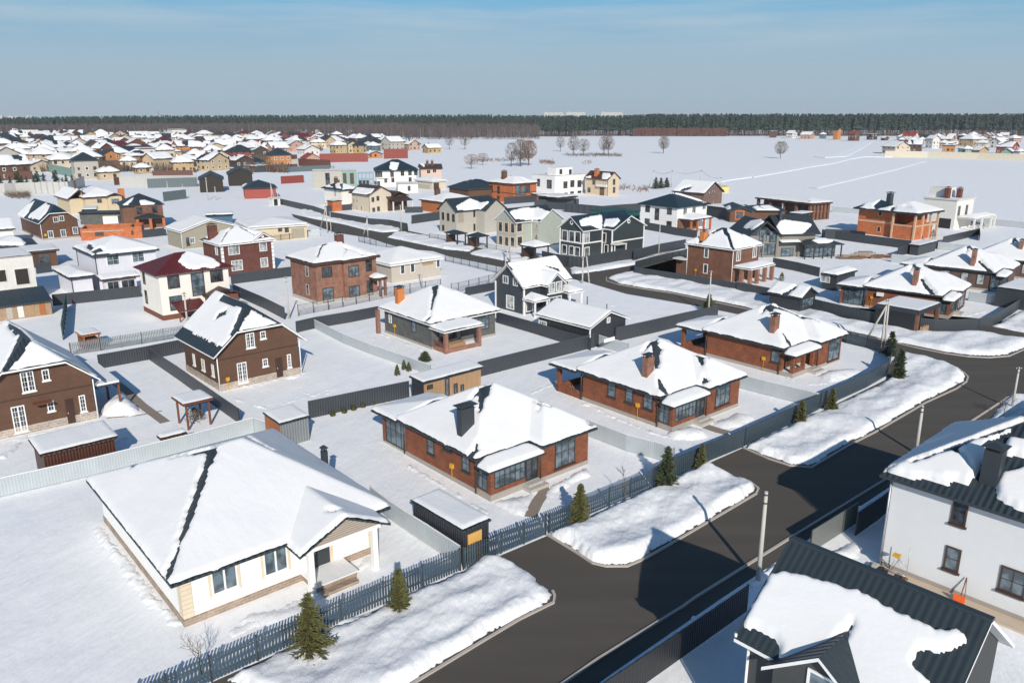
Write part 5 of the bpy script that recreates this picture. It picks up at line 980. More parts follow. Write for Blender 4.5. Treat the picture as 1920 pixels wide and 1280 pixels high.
# brown two-storey house, dark hip roof
h = mk('brown_hip_house', 'brown brick two-storey house with bare dark hip roof and low round porch roof', "E1 1310 300 1845 280", 5.6, 5.6, yaw=radians(30), d=9); w, d = h.w, h.d; h.pc = [hip(h.r, 5.6, .5)]; h.wall(brick('umber_brick', (.20, .095, .06), (.17, .08, .05), (.14, .08, .06), 1, .27, .09, .01), he=5.55); h.roof(TDK, .2); h.on_(0, "E1 1490 180 1450 240 1400 290 1350 280"); h.on_(0, "E1 1550 230 1600 225 1735 265 1720 275 1570 285"); h.snow(.25, .3, .1, .3)
h.box(w*.3, w, -.5, 0, 0, 5.5, MT['umber_brick'], 'wall'); wc(h, ('y', -.5, -1), "E1 1545 355 1728 340", 1.3, 1.7, BRN, GD, 1); h.pc = [dict(r=(w*.25, w, -3.6, -.4), p=[(0, .3, 2.7+.3*3.6), (.3, 0, 2.7-.3*w*.25), (-.3, 0, 2.7+.3*w)])]; h.roof(TDK, .15, name='porch_roof'); h.posts([(w*.3, -3.3), (w*.62, -3.3), (w*.95, -3.3)], 0, 2.7, ORB, .6, 'pillar')
# orange brick wall shell
h = mk('brick_shell', 'roofless orange brick building shell with snowy floor in the middle left', "E1 850 715 1585 690 835 560", 0, 2.6, yaw=radians(20), ov=0, eave=False, d=7); w, d = h.w, h.d
for r in ((0, w, 0, .35), (0, .35, .36, d-.36), (0, w, d-.35, d), (w-.35, w, .36, d-.36), (w*.8, w*.8+.3, .36, d-.36)): h.box(*r, -.1, 2.6+.15*random.random(), ORB, 'wall')
h.strip('f', w*.23, w*.37, .9, 1.8, BRN, 'opening'); h.strip('f', w*.82, w*.86, .8, 1.8, BRN, 'opening'); h.strip('f', .4, w*.7, 1.9, 2.05, CON, 'band')
h = boxh('domed_shed', 'small blue-sided shed with two rounded snow humps by the thin pole', 'shed', "A8 1320 225 1500 215 1285 195", 2.2, 2.2, plain('dull_blue', (.04, .10, .16), .7), TDK, .7, yaw=radians(20), d=5)
# long beige house
h = mk('long_beige_house', 'long cream bungalow with wide flat snow roof by the first bend of the back road', "B1 -60 595 400 545 -200 470", 3.1, 3.1, yaw=radians(30), d=13); w, d = h.w, h.d; h.pc = [hip(h.r, 3.1, .16)]; h.wall(YBE, he=3.05); h.roof(OWL, .25); h.snow(.45, .35, .06, .35); wc(h, 'f', "B1 180 595 230 600", .9, 1.3, BRN, GD, 1); h.strip('f', w*.72, w*.95, .2, 2.4, OLI, 'garage_recess')
fence('low dark fence in front of the long cream bungalow', "B1 120 690 320 670", 1.4, 'bars', FDM); fence('light grey board fence right of the long cream bungalow', "B1 320 655 480 650", 1.4, 'sheet', **GRY)
# beige cottage
h = mk('beige_cottage', 'beige two-storey cottage with brown roofs and brown veranda at the bend of the back road', "E2 835 485 1190 0 595 470", 5.0, 5.0, ov=.7, w=7.5); w, d = h.w, h.d; h.pc = [gaby((-.7, w+.7, -.7, d+.7), 5.0, .52)]; h.wall(BEI); h.roof(TBR, .22); h.on_(0, "E2 700 395 910 410 870 475 800 480 640 455"); h.snow(.25, .25, .08, .25)
wc(h, 'f', "E2 890 540 950 525 900 665 957 650", .9, 1.3, BRN, GD, 1); wc(h, 'l', "E2 665 550 700 545 700 635 755 640", .8, 1.2, YBE, GL, 1); h.pipe(-.1, -.1, 0, 4.9, BRN); h.pc = [shed((w*.75, w*.75+7, -3.6, 0), 3.0, 0, .3)]; h.roof(TBR, .15, name='veranda_roof'); h.posts([(w*.75+.2, -3.4), (w*.75+6.8, -3.4), (w*.75+3.4, -3.4)], 0, 3, OWL, .3); h.box(w*.75+.4, w*.75+6.6, -1.0, -.1, 0, 2.9, BRN, 'veranda_wall'); h.box(w, w+5.5, .05, 6, 0, 4.0, BEI, 'wall'); h.pc = [gaby((w-.5, w+6.2, -.3, 6.3), 4.0, .4)]; h.roof(TBR, .2, name='annex_roof'); h.chim(w*.5+1, 2, .5, .5, 7.8, BRN, BRN, .02) if False else None
h = mk('cream_hip_house', 'cream two-storey house with broken snow on a navy hip roof behind the beige cottage', "E2 500 425 720 385 265 400", 5.2, 5.2, ov=.7); h.pc = [hip(h.r, 5.2, .45)]; h.wall(CRM, he=5.15); h.roof(TNV, .22); h.bl("E2 400 350 440 400", .8, .3); h.bl("E2 510 345 520 410", .5, .3); h.bl("E2 270 400 500 425", .9, .6); h.bl("E2 340 370 400 360", .2, .2); h.snow(.3, .3, .2, .3); h.strip('l', h.d*.3, h.d*.4, 3, 4.8, GRC, 'column'); c = (h.w*.4, h.d*.6); h.chim(*c, 1.0, .8, 8.2, BRB, BRN, .02)
h = boxh('brick_hut', 'little orange brick hut with snow cap by the back road fence', 'hut', "E2 400 560 450 545 310 555", 3, 3, ORB, TDK, .3, d=3, w=3)
# block building in grey and green panels
h = mk('panel_building', 'grey concrete panel building with green end and empty window openings', "E2 180 410 705 370 145 380", 0, 6.5, yaw=radians(14), ov=0, eave=False, d=8); w, d = h.w, h.d; h.pc = [shed((0, w, 0, d), 6.6)]; h.wall(GRC, he=6.5); h.roof(GRC, .2); h.snow(.2, .5, .1, .3); h.strip('f', w*.66, w, .1, 6.4, plain('mint_panel', (.22, .32, .28), .8), 'green_panel'); h.strip('f', w*.28, w*.38, 1, 5.8, GD, 'window'); h.strip('f', w*.5, w*.6, .5, 3.2, BRB, 'door'); h.strip(('y', -.05, -1), w*.68, w*.76, 1.5, 5.6, BRN, 'window'); h.strip(('y', -.05, -1), w*.84, w*.93, 1.5, 5.6, BRN, 'window')
h = mk('scaffold_frame', 'blue-grey steel frame structure between the panel building and the teal-roofed villa', "E2 720 380 900 370 715 350", 0, 5, yaw=radians(10), ov=0, eave=False, d=6); w, d = h.w, h.d; SB = plain('steel_blue', (.18, .28, .34), .5)
h.posts([(w*i/4, y) for i in range(5) for y in (0, d)], 0, 5, SB, .3); [h.box(0, w, y-.1, y+.1, z, z+.25, SB, 'beam') for y in (0, d) for z in (2.4, 4.8)]; h.box(0, w*.7, .3, d, 0, 1.8, BLK, 'dark_store')
# big beige house with teal roof
h = mk('teal_roofed_villa', 'large beige two-storey villa with dark teal hip roof and one square snow patch', "E2 1500 190 1730 150 830 185", 6.2, 6.2, yaw=radians(12), d=14) if False else mk('teal_roofed_villa', 'large beige two-storey villa with dark teal hip roof and one square snow patch', "E2 900 190 1440 180", 6.2, 6.2, yaw=radians(10), d=13, ov=1.0); w, d = h.w, h.d; h.pc = [hip(h.r, 6.2, .5)]; h.wall(CRM, he=6.15); h.roof(MT['teal_tiles'], .25); h.on_(0, "E2 1105 90 1200 100 1180 180 1140 190 1090 165"); h.snow(.3, .4, .1, .3)
wc(h, 'f', "E2 1120 235 1245 220 1335 215 1405 213", 1.4, 2.2, BRN, GD, 1); wc(h, 'f', "E2 960 345 1045 310 1130 305 1338 300", 1.2, 1.8, BRN, GD, 1); wc(h, 'f', "E2 960 235", 3, 2.5, OWL, GD, 3); h.strip('f', .2, w*.3, 3.1, 3.4, OWL, 'balcony', .9)
h = mk('pink_annex_house', 'pinkish house with snowy low roof attached right of the teal-roofed villa', "E2 1450 170 1730 155", 5.6, 5.6, yaw=radians(10), d=10); h.pc = [gabx(h.r, 5.6, .3)]; h.wall(plain('pink_plaster', (.55, .40, .33), .85)); h.roof(TBR, .25); h.on_(0, "E2 1370 130 1510 115 1510 150 1420 155"); h.snow(.3, .5, .1, .3); wc(h, 'f', "E2 1560 205 1630 195", 1.6, 1.6, OWL, GD, 2); h.chim(3, 3, 1, .8, 8.5, BRB, BRN, .02); h.chim(5, 3, 1, .8, 8.5, BRB, BRN, .02)
h = boxh('flat_garage', 'flat-roofed grey-white garage block in front of the teal-roofed villa', 'garage', "E2 1180 350 1440 330 1030 340", 3.2, 3.2, OWL, CON, .2, yaw=radians(12), d=7); wc(h, 'f', "E2 1325 405", 1, 1.8, BRN, GD, 1)
h = mk('white_bungalow', 'small cream bungalow with hipped snow roof right of the flat garage', "E2 1600 325 1795 300 1370 300", 3.2, 3.2, ov=.6); h.pc = [hip(h.r, 3.2, .3)]; h.wall(BEI, he=3.1); h.roof(OWL, .2); h.snow(.4, .35, .06, .3); h.strip('l', 1.5, h.d-1, .3, 1.8, GRC, 'garage_door'); h.strip('f', .5, 3, .1, 2.6, BRN, 'porch')
# dark complex
h = mk('dark_house', 'dark low house with black roof and snow strip behind the orange brick house', "B1 1590 300 1800 210 1430 195", 4.2, 4.2, yaw=radians(35), d=12); h.pc = [hip(h.r, 4.2, .45)]; h.wall(BRB, he=4.1); h.roof(TDK, .3); h.on_(0, "B1 1490 175 1580 165 1610 190 1500 195"); h.snow(.3, .5, .1, .3)
h = mk('dark_blue_annex', 'dark blue hip-roofed annex with white wall left of the orange brick house', "B1 1680 270 1790 210 1540 265", 3.2, 3.2, d=9); h.pc = [hip(h.r, 3.2, .5)]; h.wall(OWL, he=3.1); h.roof(TNV, .25)
# orange bungalow with snow roof
h = mk('orange_bungalow', 'orange-walled bungalow with wide snow roof and brown chimney left of the grey twin-gabled house', "E2 1720 575 1920 520 1440 545", 3.2, 3.2, ov=.5, d=None, w=12); h.pc = [hip(h.r, 3.2, .3)]; h.wall(OBR, he=3.15); h.roof(BRN and TBR, .2); h.snow(.4, .3, .06, .3); c = h.hit(P("E2 1665 475")[0]); h.chim(c[0], c[1], 1.6, .9, 6.3, BRB, BRN, .02)
# twin-gabled houses
def twin(label, F, Lx, ax, bx, wallm, roofm, he=5.4, p=2.0, yaw=radians(42), k=.72, ov=.5, name='twin_gabled_house', only=None, fascia=None, gl=True, p2=None):
    q = P(F)[0]; Fp = G(q, 0); h = mk(name, label, F+" "+bx+" "+Lx, 0, he, yaw, ov, eave=False); a = None
    fw = Fp.y*cos(PIT)+CH*sin(PIT); m = (P(ax)[0][0]-960)/FL; a = (Fp.x-m*fw)/(m*h.u.y*cos(PIT)-h.u.x)
    w, d = h.w, h.d; h.a = a; h.p = p; h.pc = [gabx((-ov, w+ov, -ov, d+ov), he, k), dict(r=(a-ov*.2, w+ov, -p-ov, d/2), p=[(k*(d)/(w-a), 0, he-k*d/(w-a)*(a-ov*.2)), (-k*d/(w-a), 0, he+k*d/(w-a)*(w+ov))])]
    h.wall(wallm); mb = MB(); A = h.pc[1]['p'][0][0]; mid = (a+w)/2; zt = rh(h.pc[1], mid, 0)-.05
    za = rh(h.pc[1], a, 0)-.05; zb = rh(h.pc[1], w, 0)-.05
    mb.face([(a, -p, 0), (w, -p, 0), (w, -p, zb), (mid, -p, zt), (a, -p, za)], wallm); mb.face([(a, -p, 0), (a, -p, za), (a, 0, za), (a, 0, 0)], wallm); mb.face([(w, -p, 0), (w, 0, 0), (w, 0, zb), (w, -p, zb)], wallm); mb.build('wing_wall', h.e)
    h.roof(roofm, .2, fascia)
    if only: [h.on_(pi_, t) for pi_, t in only]
    h.snow(.3, .25, .12, .3); return h
h = twin('unfinished grey block house with two gables and empty upper windows above the slate canopies', "D3 385 545", "D3 172 0", "D3 640 0", "D3 900 0", GRC, TDK, only=[(0, "D3 490 120 560 90 700 100 700 160 560 240 400 230 375 190"), (1, "D3 560 100 600 85 805 125 690 240 560 235")], p=3.0)
VO = MT['dark_void']; wc(h, 'l', "D3 212 310 278 322 345 335", 1.3, 2.0, GRC, VO, 1); wc(h, 'f', "D3 437 335", 1.9, 2.2, GRC, MT['olive_plaster'], 1); wc(h, 'l', "D3 215 460", 1.2, 1.6, GRC, VO, 1); h.strip('f', h.a-.9, h.a-.3, 3.6, 5.2, VO, 'opening'); h.strip('f', h.a-.9, h.a-.3, .3, 2, VO, 'opening')
h = twin('pale sage house with two gables and pinkish window bay between the grey and navy houses', "D3 1150 720", "D3 900 0", "D3 1345 0", "D3 1640 0", SAG, TDK, only=[(0, "D3 1065 250 1110 235 1300 200 1400 200 1400 330 1140 345"), (1, "D3 1330 205 1420 200 1580 260 1480 350 1350 345")], p=2.2, fascia=WH)
wc(h, 'l', "D3 950 445 1027 455 1107 465", 1.25, 2.1, BEI, GD, 1, sur=plain('pinkish_trim', (.55, .42, .33), .85)); wc(h, 'l', "D3 953 620 1030 635 1105 640", 1.25, 2.0, BEI, GD, 1, sur=MT['pinkish_trim']); wc(h, 'f', "D3 1192 450 1195 630", 1.5, 2.0, BEI, GD, 1, sur=MT['pinkish_trim']); wc(h, ('x', h.a, -1), "D3 1408 415 1410 590", 1.0, 1.6, YBE, GL, 1); h.pipe(h.a, -.1, 0, 5.3, WH)
NV2 = ribbed('navy_boards', (.035, .045, .05), .25)
h = twin('navy two-storey house with two white-trimmed gables and round attic windows at the road bend', "D2 630 990", "D2 262 0", "D2 945 0", "D2 1455 0", NV2, TNV, he=5.3, p=2.6, only=[(0, "D2 590 380 650 345 900 290 950 290 950 520 850 500 800 460 610 470 585 420"), (1, "D2 960 300 1220 350 1240 385 1140 480 1010 465 960 500")], fascia=WH)
wc(h, 'l', "D2 342 625 455 640 555 650", 1.6, 2.2, WH, GD, 1, fw=.14); wc(h, 'l', "D2 335 850 450 870 545 890", 1.4, 1.9, WH, GD, 1, fw=.12); wc(h, 'f', "D2 700 660", 1.5, 2.2, WH, GL, 2, fw=.14); wc(h, 'f', "D2 700 890", 1.4, 1.9, WH, GD, 2, fw=.14); wc(h, ('x', h.a, -1), "D2 985 660 1018 850", 1.1, 2.0, WH, GD, 1, fw=.12)
h.strip('l', 0, h.d, 2.65, 2.9, WH, 'belt'); h.strip('f', 0, h.a, 2.65, 2.9, WH, 'belt'); h.strip(('y', -h.p, -1), h.a, h.w, 2.65, 2.9, WH, 'belt'); h.posts([(-.03, -.03), (h.a-.05, -h.p-.03), (h.w, -h.p-.03), (-.03, h.d)], 0, 5.3, WH, .22, 'corner_board'); h.posts([(h.a-.1, -.05)], 0, 5.2, WH, .2, 'corner_board')
for ax, v, c in ((0, 0, (h.d/2, 6.6)), (1, -h.p, ((h.a+h.w)/2, 6.5))): m = MB(); q = [(v-.06, c[0], c[1]), (v+.04, c[0], c[1])] if ax == 0 else [(c[0], v-.06, c[1]), (c[0], v+.04, c[1])]; m.tube(q, .45, WH, 12); o = m.build('round_window', h.e); m = MB(); q2 = [(v-.09, c[0], c[1]), (v-.05, c[0], c[1])] if ax == 0 else [(c[0], v-.09, c[1]), (c[0], v-.05, c[1])]; m.tube(q2, .24, GD, 12); m.build('pane', o)
h.posts([(h.a-.3, -3.6), (h.a+2.4, -4.2)], 0, 2.4, WH, .15); h.box(h.a-.5, h.a+2.6, -4.3, -h.p, 2.4, 2.55, OWL, 'canopy')
for lb, pt, sn in (('left dark slate canopy of the pair in front of the grey block house', "D3 390 545 530 500 225 490", 0), ('right dark slate canopy of the pair in front of the grey block house', "D3 640 580 810 540 500 540", 0), ('open canopy with a snow-covered hip roof in front of the pale sage house', "D3 1390 720 1600 685 1190 690", 1)):
    h = mk('canopy', lb, pt, 2.6, 2.6, cat='canopy', ov=.3); h.pc = [hip(h.r, 2.6, .4)]; h.posts([(x, y) for x in (.1, h.w-.1) for y in (.1, h.d-.1)], 0, 2.6, BRN, .22); h.roof(TDK, .15); h.box(.3, h.w-.2, h.d-.3, h.d-.1, 0, 2.1, BRN, 'back_wall'); sn and h.snow(.4, .25, .06, .3)
# orange brick house
h = mk('orange_brick_house', 'orange two-storey brick house with black-edged snowy roof and corner bay', "B2 330 262 520 240 133 240", 6.0, 6.0); w, d = h.w, h.d; h.pc = [hip(h.r, 6.0, .38)]; h.wall(ORB, he=5.95); h.roof(BLK and TBR, .35); h.bl("B2 385 215 430 245", .3, .3); h.bl("B2 300 180 350 190", .5, .5); h.snow(.35, .4, .1, .35)
wc(h, 'f', "B2 362 308 403 308", 2.2, 3.0, BRN, GB, 1); wc(h, 'f', "B2 440 298", 1.8, 2.4, BRN, GD, 1); wc(h, 'f', "B2 362 395 403 395", 2.0, 2.2, BRN, GB, 1); wc(h, 'l', "B2 168 298 220 305", 1.2, 2.4, BRN, GD, 1); wc(h, 'l', "B2 165 365 218 362", 1.3, 1.2, BRN, GD, 1); h.strip('l', 0, d, 2.9, 3.1, BRN, 'belt'); h.strip('f', 0, w, 2.9, 3.1, BRN, 'belt'); c = h.hit(P("B2 262 225")[0]); h.chim(c[0], c[1], 1.5, 1.2, 9.5, BRB, BRN, .1); h.box(w*.75, w+1.5, -3, 0, 2.4, 2.6, BRN, 'porch_roof'); h.box(w*.78, w+1.2, -2.8, -.3, 2.603, 2.9, SNR, 'porch_snow'); h.posts([(w*.8, -2.8), (w+1.2, -2.8)], 0, 2.4, ORB, .5)
# white flat-roofed house
h = mk('white_modern_house', 'white flat-roofed modern house with roof tower and brown window frames at the field edge', "B2 640 345 865 0 470 0", 0, 6.6, ov=0, eave=False); w, d = h.w, h.d; WPL_ = plain('white_plaster', (.74, .73, .72), .85); h.pc = [shed((0, w, 0, d), 6.6)]; h.wall(WPL_, he=6.6); h.roof(WPL_, .1); h.snow(.15, .5, .1, .3); h.box(w*.08, w*.62, .8, 5, 6.6, 9.2, WPL_, 'tower')
wc(h, 'f', "B2 720 267 772 258 825 258", 2.0, 2.4, BRN, GD, 2); wc(h, 'f', "B2 722 345 770 335 825 330", 1.9, 1.8, BRN, GD, 2); wc(h, 'l', "B2 600 262", 2.4, 3.0, BRN, GD, 2); wc(h, 'l', "B2 520 250", 1.4, 2.6, BRN, GD, 1); wc(h, ('y', .8, -1), "B2 686 168 757 170", 1.3, 1.7, BRN, GD, 1)
# tan house with broken roof
h = mk('tan_gabled_house', 'pale tan two-storey house with patchy black roof right of the white flat-roofed house', "B2 1035 350 1120 0 870 0", 0, 5.8, ov=.5, eave=False); w, d = h.w, h.d; h.pc = [gaby((-.5, w+.5, -.5, d+.5), 5.6, .7)]; h.wall(YBE and plain('tan_cream', (.55, .45, .32), .85)); h.roof(BLK and TBR, .25); h.on_(0, "B2 1000 180 1050 180 1060 200 1030 225 995 225"); h.on_(0, "B2 875 205 915 200 910 220 870 222"); h.snow(.3, .4, .1, .3)
wc(h, 'f', "B2 1085 245 1085 305", 1.2, 2, BRN, GD, 1); wc(h, 'l', "B2 935 248 898 305", 1.3, 1.6, BRN, GD, 2); wc(h, 'l', "B2 995 315", 2, 3, BRN, MT['umber_brick'], 2); h.strip('l', 0, d*.45, 3.0, 3.8, OWL, 'balcony', .9); h.chim(w*.2, d*.6, 1.6, 1.2, 8.6, ORB, BRN, .05); h.pipe(-.1, -.1, 0, 5.5, BRN)
h = mk('black_canopy', 'black carport with sagging snow roof below the white flat-roofed house', "B2 660 365 815 350 570 350", 3, 3, cat='carport', d=8); h.pc = [shed(h.r, 3.0)]; h.posts([(0, 0), (h.w, 0), (0, h.d), (h.w, h.d)], 0, 3, BLK, .2); h.roof(BLK, .3); h.snow(.5, .4, .1, .5); h.box(0, h.w, h.d-1, h.d, 0, 2.6, BLK, 'back_wall')
h = mk('green_flat_building', 'low flat dark green sheet-roofed building with snow half behind the navy house', "B2 1120 500 1290 460 715 450", 2.6, 2.6, yaw=radians(38), d=10) if False else boxh('green_flat_building', 'low dark green sheet building with flat roof behind the navy house', 'shed', "B2 1130 480 1290 465 905 430", 2.6, 2.6, ribbed('green_sheet', (.02, .10, .08), .3), TGN, .2, snow=False)
fence('dark sheet fence behind the navy house below the white flat-roofed house', "B2 560 445 720 455 1000 480 1170 490", 2.0, **DK)
fence('dark sheet fence along the yard right of the orange brick house', "B2 490 430 820 420", 2.0, **DK)
# white teal-roofed villa
h = mk('white_villa', 'white two-storey villa with a dark teal hip roof, snow only on the ridge side', "E3 670 355 1040 265 205 300", 5.8, 5.8, ov=.7); w, d = h.w, h.d; h.pc = [hip(h.r, 5.8, .42)]; h.wall(CRM and WPL_, he=5.75); h.roof(MT['teal_tiles'], .2); h.on_(0, "E3 590 205 700 180 880 150 990 255 900 280 760 235"); h.snow(.35, .3, .1, .3)
wc(h, 'l', "E3 327 370 572 397", 1.4, 1.6, BRN, GD, 2); wc(h, 'l', "E3 432 430", 1.3, 2.8, BRN, GD, 2); wc(h, 'l', "E3 322 517 568 548", 1.5, 1.7, BRN, GD, 2); wc(h, 'f', "E3 745 400 845 385 960 335", 1.5, 1.8, WH, GD, 2, mul=1); h.pc = [dict(r=(.5, w*.75, -4, .1), p=[(0, .25, 3.0+1), (.3, 0, 3.0-.15), (-.3, 0, 3.0+.3*w*.75)])]; h.roof(TBR, .2, name='terrace_roof'); h.only = []; h.bare = []; h.snow(.3, .3, .05, .5, name='terrace_snow'); h.posts([(.8+i*(w*.75-1.2)/3, -3.6) for i in range(4)], 0, 3, ORB, .4, 'pillar'); h.box(.2, w*.7, -.4, -.02, 0, 2.8, MT['umber_brick'], 'terrace_wall')
h = mk('brown_gabled_barn', 'brown brick gabled house with snowy slope and three small gable windows at the field edge', "E3 965 200 1150 0 595 175", 5.5, 5.5, ov=.5, w=9); h.pc = [gaby((-.5, h.w+.5, -.5, h.d+.5), 5.5, .6)]; h.wall(brick('dusty_brick', (.22, .13, .10), (.19, .11, .09), (.2, .14, .12), 1, .3, .1, .01)); h.roof(TDK, .25); h.bl("E3 720 160 790 140", .8, .8); h.snow(.35, .4, .08, .35); wc(h, 'f', "E3 1022 185 1050 180 1078 182 1062 300", .7, 1.4, BRN, GL, 1)
h = boxh('yellow_trailer', 'yellow wooden trailer behind the brown gabled house at the field edge', 'trailer', "B3 905 200 990 195 880 150", 0, 2.2, plain('yellow_boards', (.62, .50, .20), .7), MT['yellow_boards'], .1, snow=False, eave=False, yaw=radians(15), d=3)
h = boxh('snowy_outbuilding', 'low outbuilding with wide flat snow roof right of the brown gabled house', 'shed', "B3 990 345 1230 295 840 325", 2.8, 2.8, BLS, TDK, .4, d=9, yaw=radians(30))
h = mk('dark_arched_house', 'dark low house with brick arch and two snow strips left of the timber house', "E3 1240 375 1560 400 1040 350", 3.4, 3.4, yaw=radians(-5), d=12); h.pc = [gaby((-.5, h.w*.9, -.5, 12), 3.0, .35), hip((h.w*.7, h.w+8, -.3, 9), 3.2, .25)]; h.wall(BRB); h.roof(TDK, .25); h.on_(1, "E3 1500 355 1600 335 1700 335 1810 385 1700 400 1560 405"); h.bl("E3 1580 340 1640 375", .3, .3); h.on_(0, "E3 1130 350 1250 330 1260 370 1100 350"); h.snow(.3, .3, .08, .3); wc(h, 'f', "E3 1360 440", 2.4, 2.4, ORB, GD, 2, fw=.3); h.box(h.w, h.w+7, .5, 8, 0, 3.1, BRB, 'wall')
# unfinished house on red pillars
h = mk('pillared_house', 'half-built house with huge flat snow roof on red brick pillars behind the grey modern house', "B3 1730 300 1930 270 1225 265", 4.5, 4.5, yaw=radians(30), ov=.8); w, d = h.w, h.d; h.pc = [hip(h.r, 4.5, .18)]; h.roof(OWL and TBR, .3); h.snow(.45, .5, .08, .4); h.posts([(w*i/5, 0) for i in range(6)]+[(0, d*i/4) for i in range(1, 5)], 0, 4.5, MT['umber_brick'], .7, 'pillar'); h.box(1, w-1, 2.5, d-1, 0, 4.2, plain('dim_block', (.09, .06, .05), .9), 'wall'); h.box(.3, w-.3, .1, .5, 2.0, 2.4, ORB, 'beam')
h = mk('black_canopy', 'dark open canopy with thin snow roof in front of the pillared house', "B3 1650 392 1760 370 1530 372", 3, 3, cat='canopy'); h.pc = [shed(h.r, 3)]; h.posts([(0, 0), (h.w, 0), (0, h.d), (h.w, h.d)], 0, 3, BLK, .25); h.roof(BLK, .25); h.snow(.3, .3, .05, .3); h.box(.2, h.w-.2, h.d-.6, h.d-.3, 0, 2.9, BLK, 'back_wall')
# square brick house
h = mk('square_brick_house', 'square brown brick two-storey house with pyramid roof, side chimney and pillared snowy porch', "B3 1040 715 1305 665 590 655", 5.6, 5.6, ov=.5); w, d = h.w, h.d; h.pc = [hip(h.r, 5.6, .62)]; h.wall(BRB and brick('rust_brick', (.21, .085, .05), (.17, .07, .042), (.15, .09, .07), 1, .27, .09, .01), he=5.5); h.roof(TNV, .16, WH); h.bl("B3 945 490 990 600 1030 705", .35, .3); h.bl("B3 945 490 850 560", .5, .3); h.bl("B3 770 590 740 640", .8, .5); h.bl("B3 960 490 1100 560", .5, .3); h.snow(.28, .25, .1, .3)
c = h.hit(P("B3 765 610")[0]); h.chim(c[0], c[1], 1.2, .9, 7.7, MT['orange_brick'], BRN, .02); wc(h, 'l', "B3 790 740 782 882", .9, 1.7, WH, GD, 1, fw=.13); wc(h, 'f', "B3 1078 765 1222 735", 1.2, 1.8, WH, GD, 2, fw=.13, mul=1); h.gas('l', "B3 694 895"); h.pipe(-.1, -.1, 0, 5.4, WH); h.pipe(-.1, h.d, 0, 5.4, WH)
h.pc = [hip((.1, w*.95, -3.6, -.05), 2.7, .25)]; h.only = []; h.bare = []; h.roof(TNV, .14, WH, name='porch_roof'); h.snow(.3, .25, .05, .3, name='porch_snow'); h.posts([(.5, -3.2), (w*.33, -3.2), (w*.62, -3.2), (w*.9, -3.2), (.5, -1.6)], 0, 2.6, MT['flash_brick'], .55, 'pillar'); h.box(-.1, .1, d, d+2.2, 0, 2.7, MT['rust_brick'], 'side_wall'); h.box(-1, 1, d, d+2.4, 2.7, 2.9, OWL, 'side_roof')
# grey modern house
GSD = plain('warm_grey_plaster', (.20, .19, .17), .85)
h = mk('grey_modern_house', 'grey modern house with glazed gable, dark roof half under snow and wrap-round terrace', "D5 600 820 880 0 340 0", 0, 4.6, ov=0, eave=False, yaw=radians(10), d=9); w, d = h.w, h.d
h.pc = [gaby((-6.5, .6+.2, -.8, d), 4.3, .8), gabx((.2, w+4.8, -.6, d+.6), 4.6, .62)]; h.w = w+4; h.wall(GSD, r=(0, w+4, 0, d)); h.box(-5.6, 0, .4, d, 0, 4.3, GSD, 'wall'); m = MB(); m.face([(-5.6, .4, 4.3), (0, .4, 4.3), (-2.8, .4, 6.4)], GD); m.build('gable_glass', h.e); h.roof(TGR, .25)
h.on_(0, "D5 105 370 220 280 370 230 430 290 260 400"); h.on_(1, "D5 610 340 650 290 720 265 1140 320 1060 410 990 490 880 480 700 470 640 440"); h.snow(.35, .25, .1, .3); wc(h, ('y', .4, -1), "D5 405 490 555 510 415 700 530 700", 1.6, 2.2, ANT, GB, 2); wc(h, 'f', "D5 765 740", 2.6, 1.6, ANT, GB, 3); h.posts([(-2.8, .2), (-5.6, .2), (0, .2)], 0, 4.6, GSD, .3)
h.pc = [shed((.3, w+.5, -1.2, .1), 3.0, 0, .25), dict(r=(w, w+8.5, -3.2, 2), p=[(0, .3, 2.8+.96), (.3, 0, 2.8-.3*w), (-.3, 0, 2.8+.3*(w+8.5)), (0, -.3, 2.8+.6)])]; h.only = []; h.bare = []; h.on_(1, "D5 1150 570 1230 530 1320 515 1470 570 1400 600 1240 610"); h.roof(TGR, .18, name='terrace_roof'); h.snow(.3, .25, .05, .3, name='terrace_snow'); h.posts([(w+.4+i*1.9, -3.0) for i in range(5)], 0, 2.8, ANT, .2); h.win(('y', -1.5, -1), (w+1, w+7.6), (.2, 2.5), ANT, GB, 6, 1); h.chim(w*.45, 3, .6, .6, 8.3, ANT, ANT, .1)
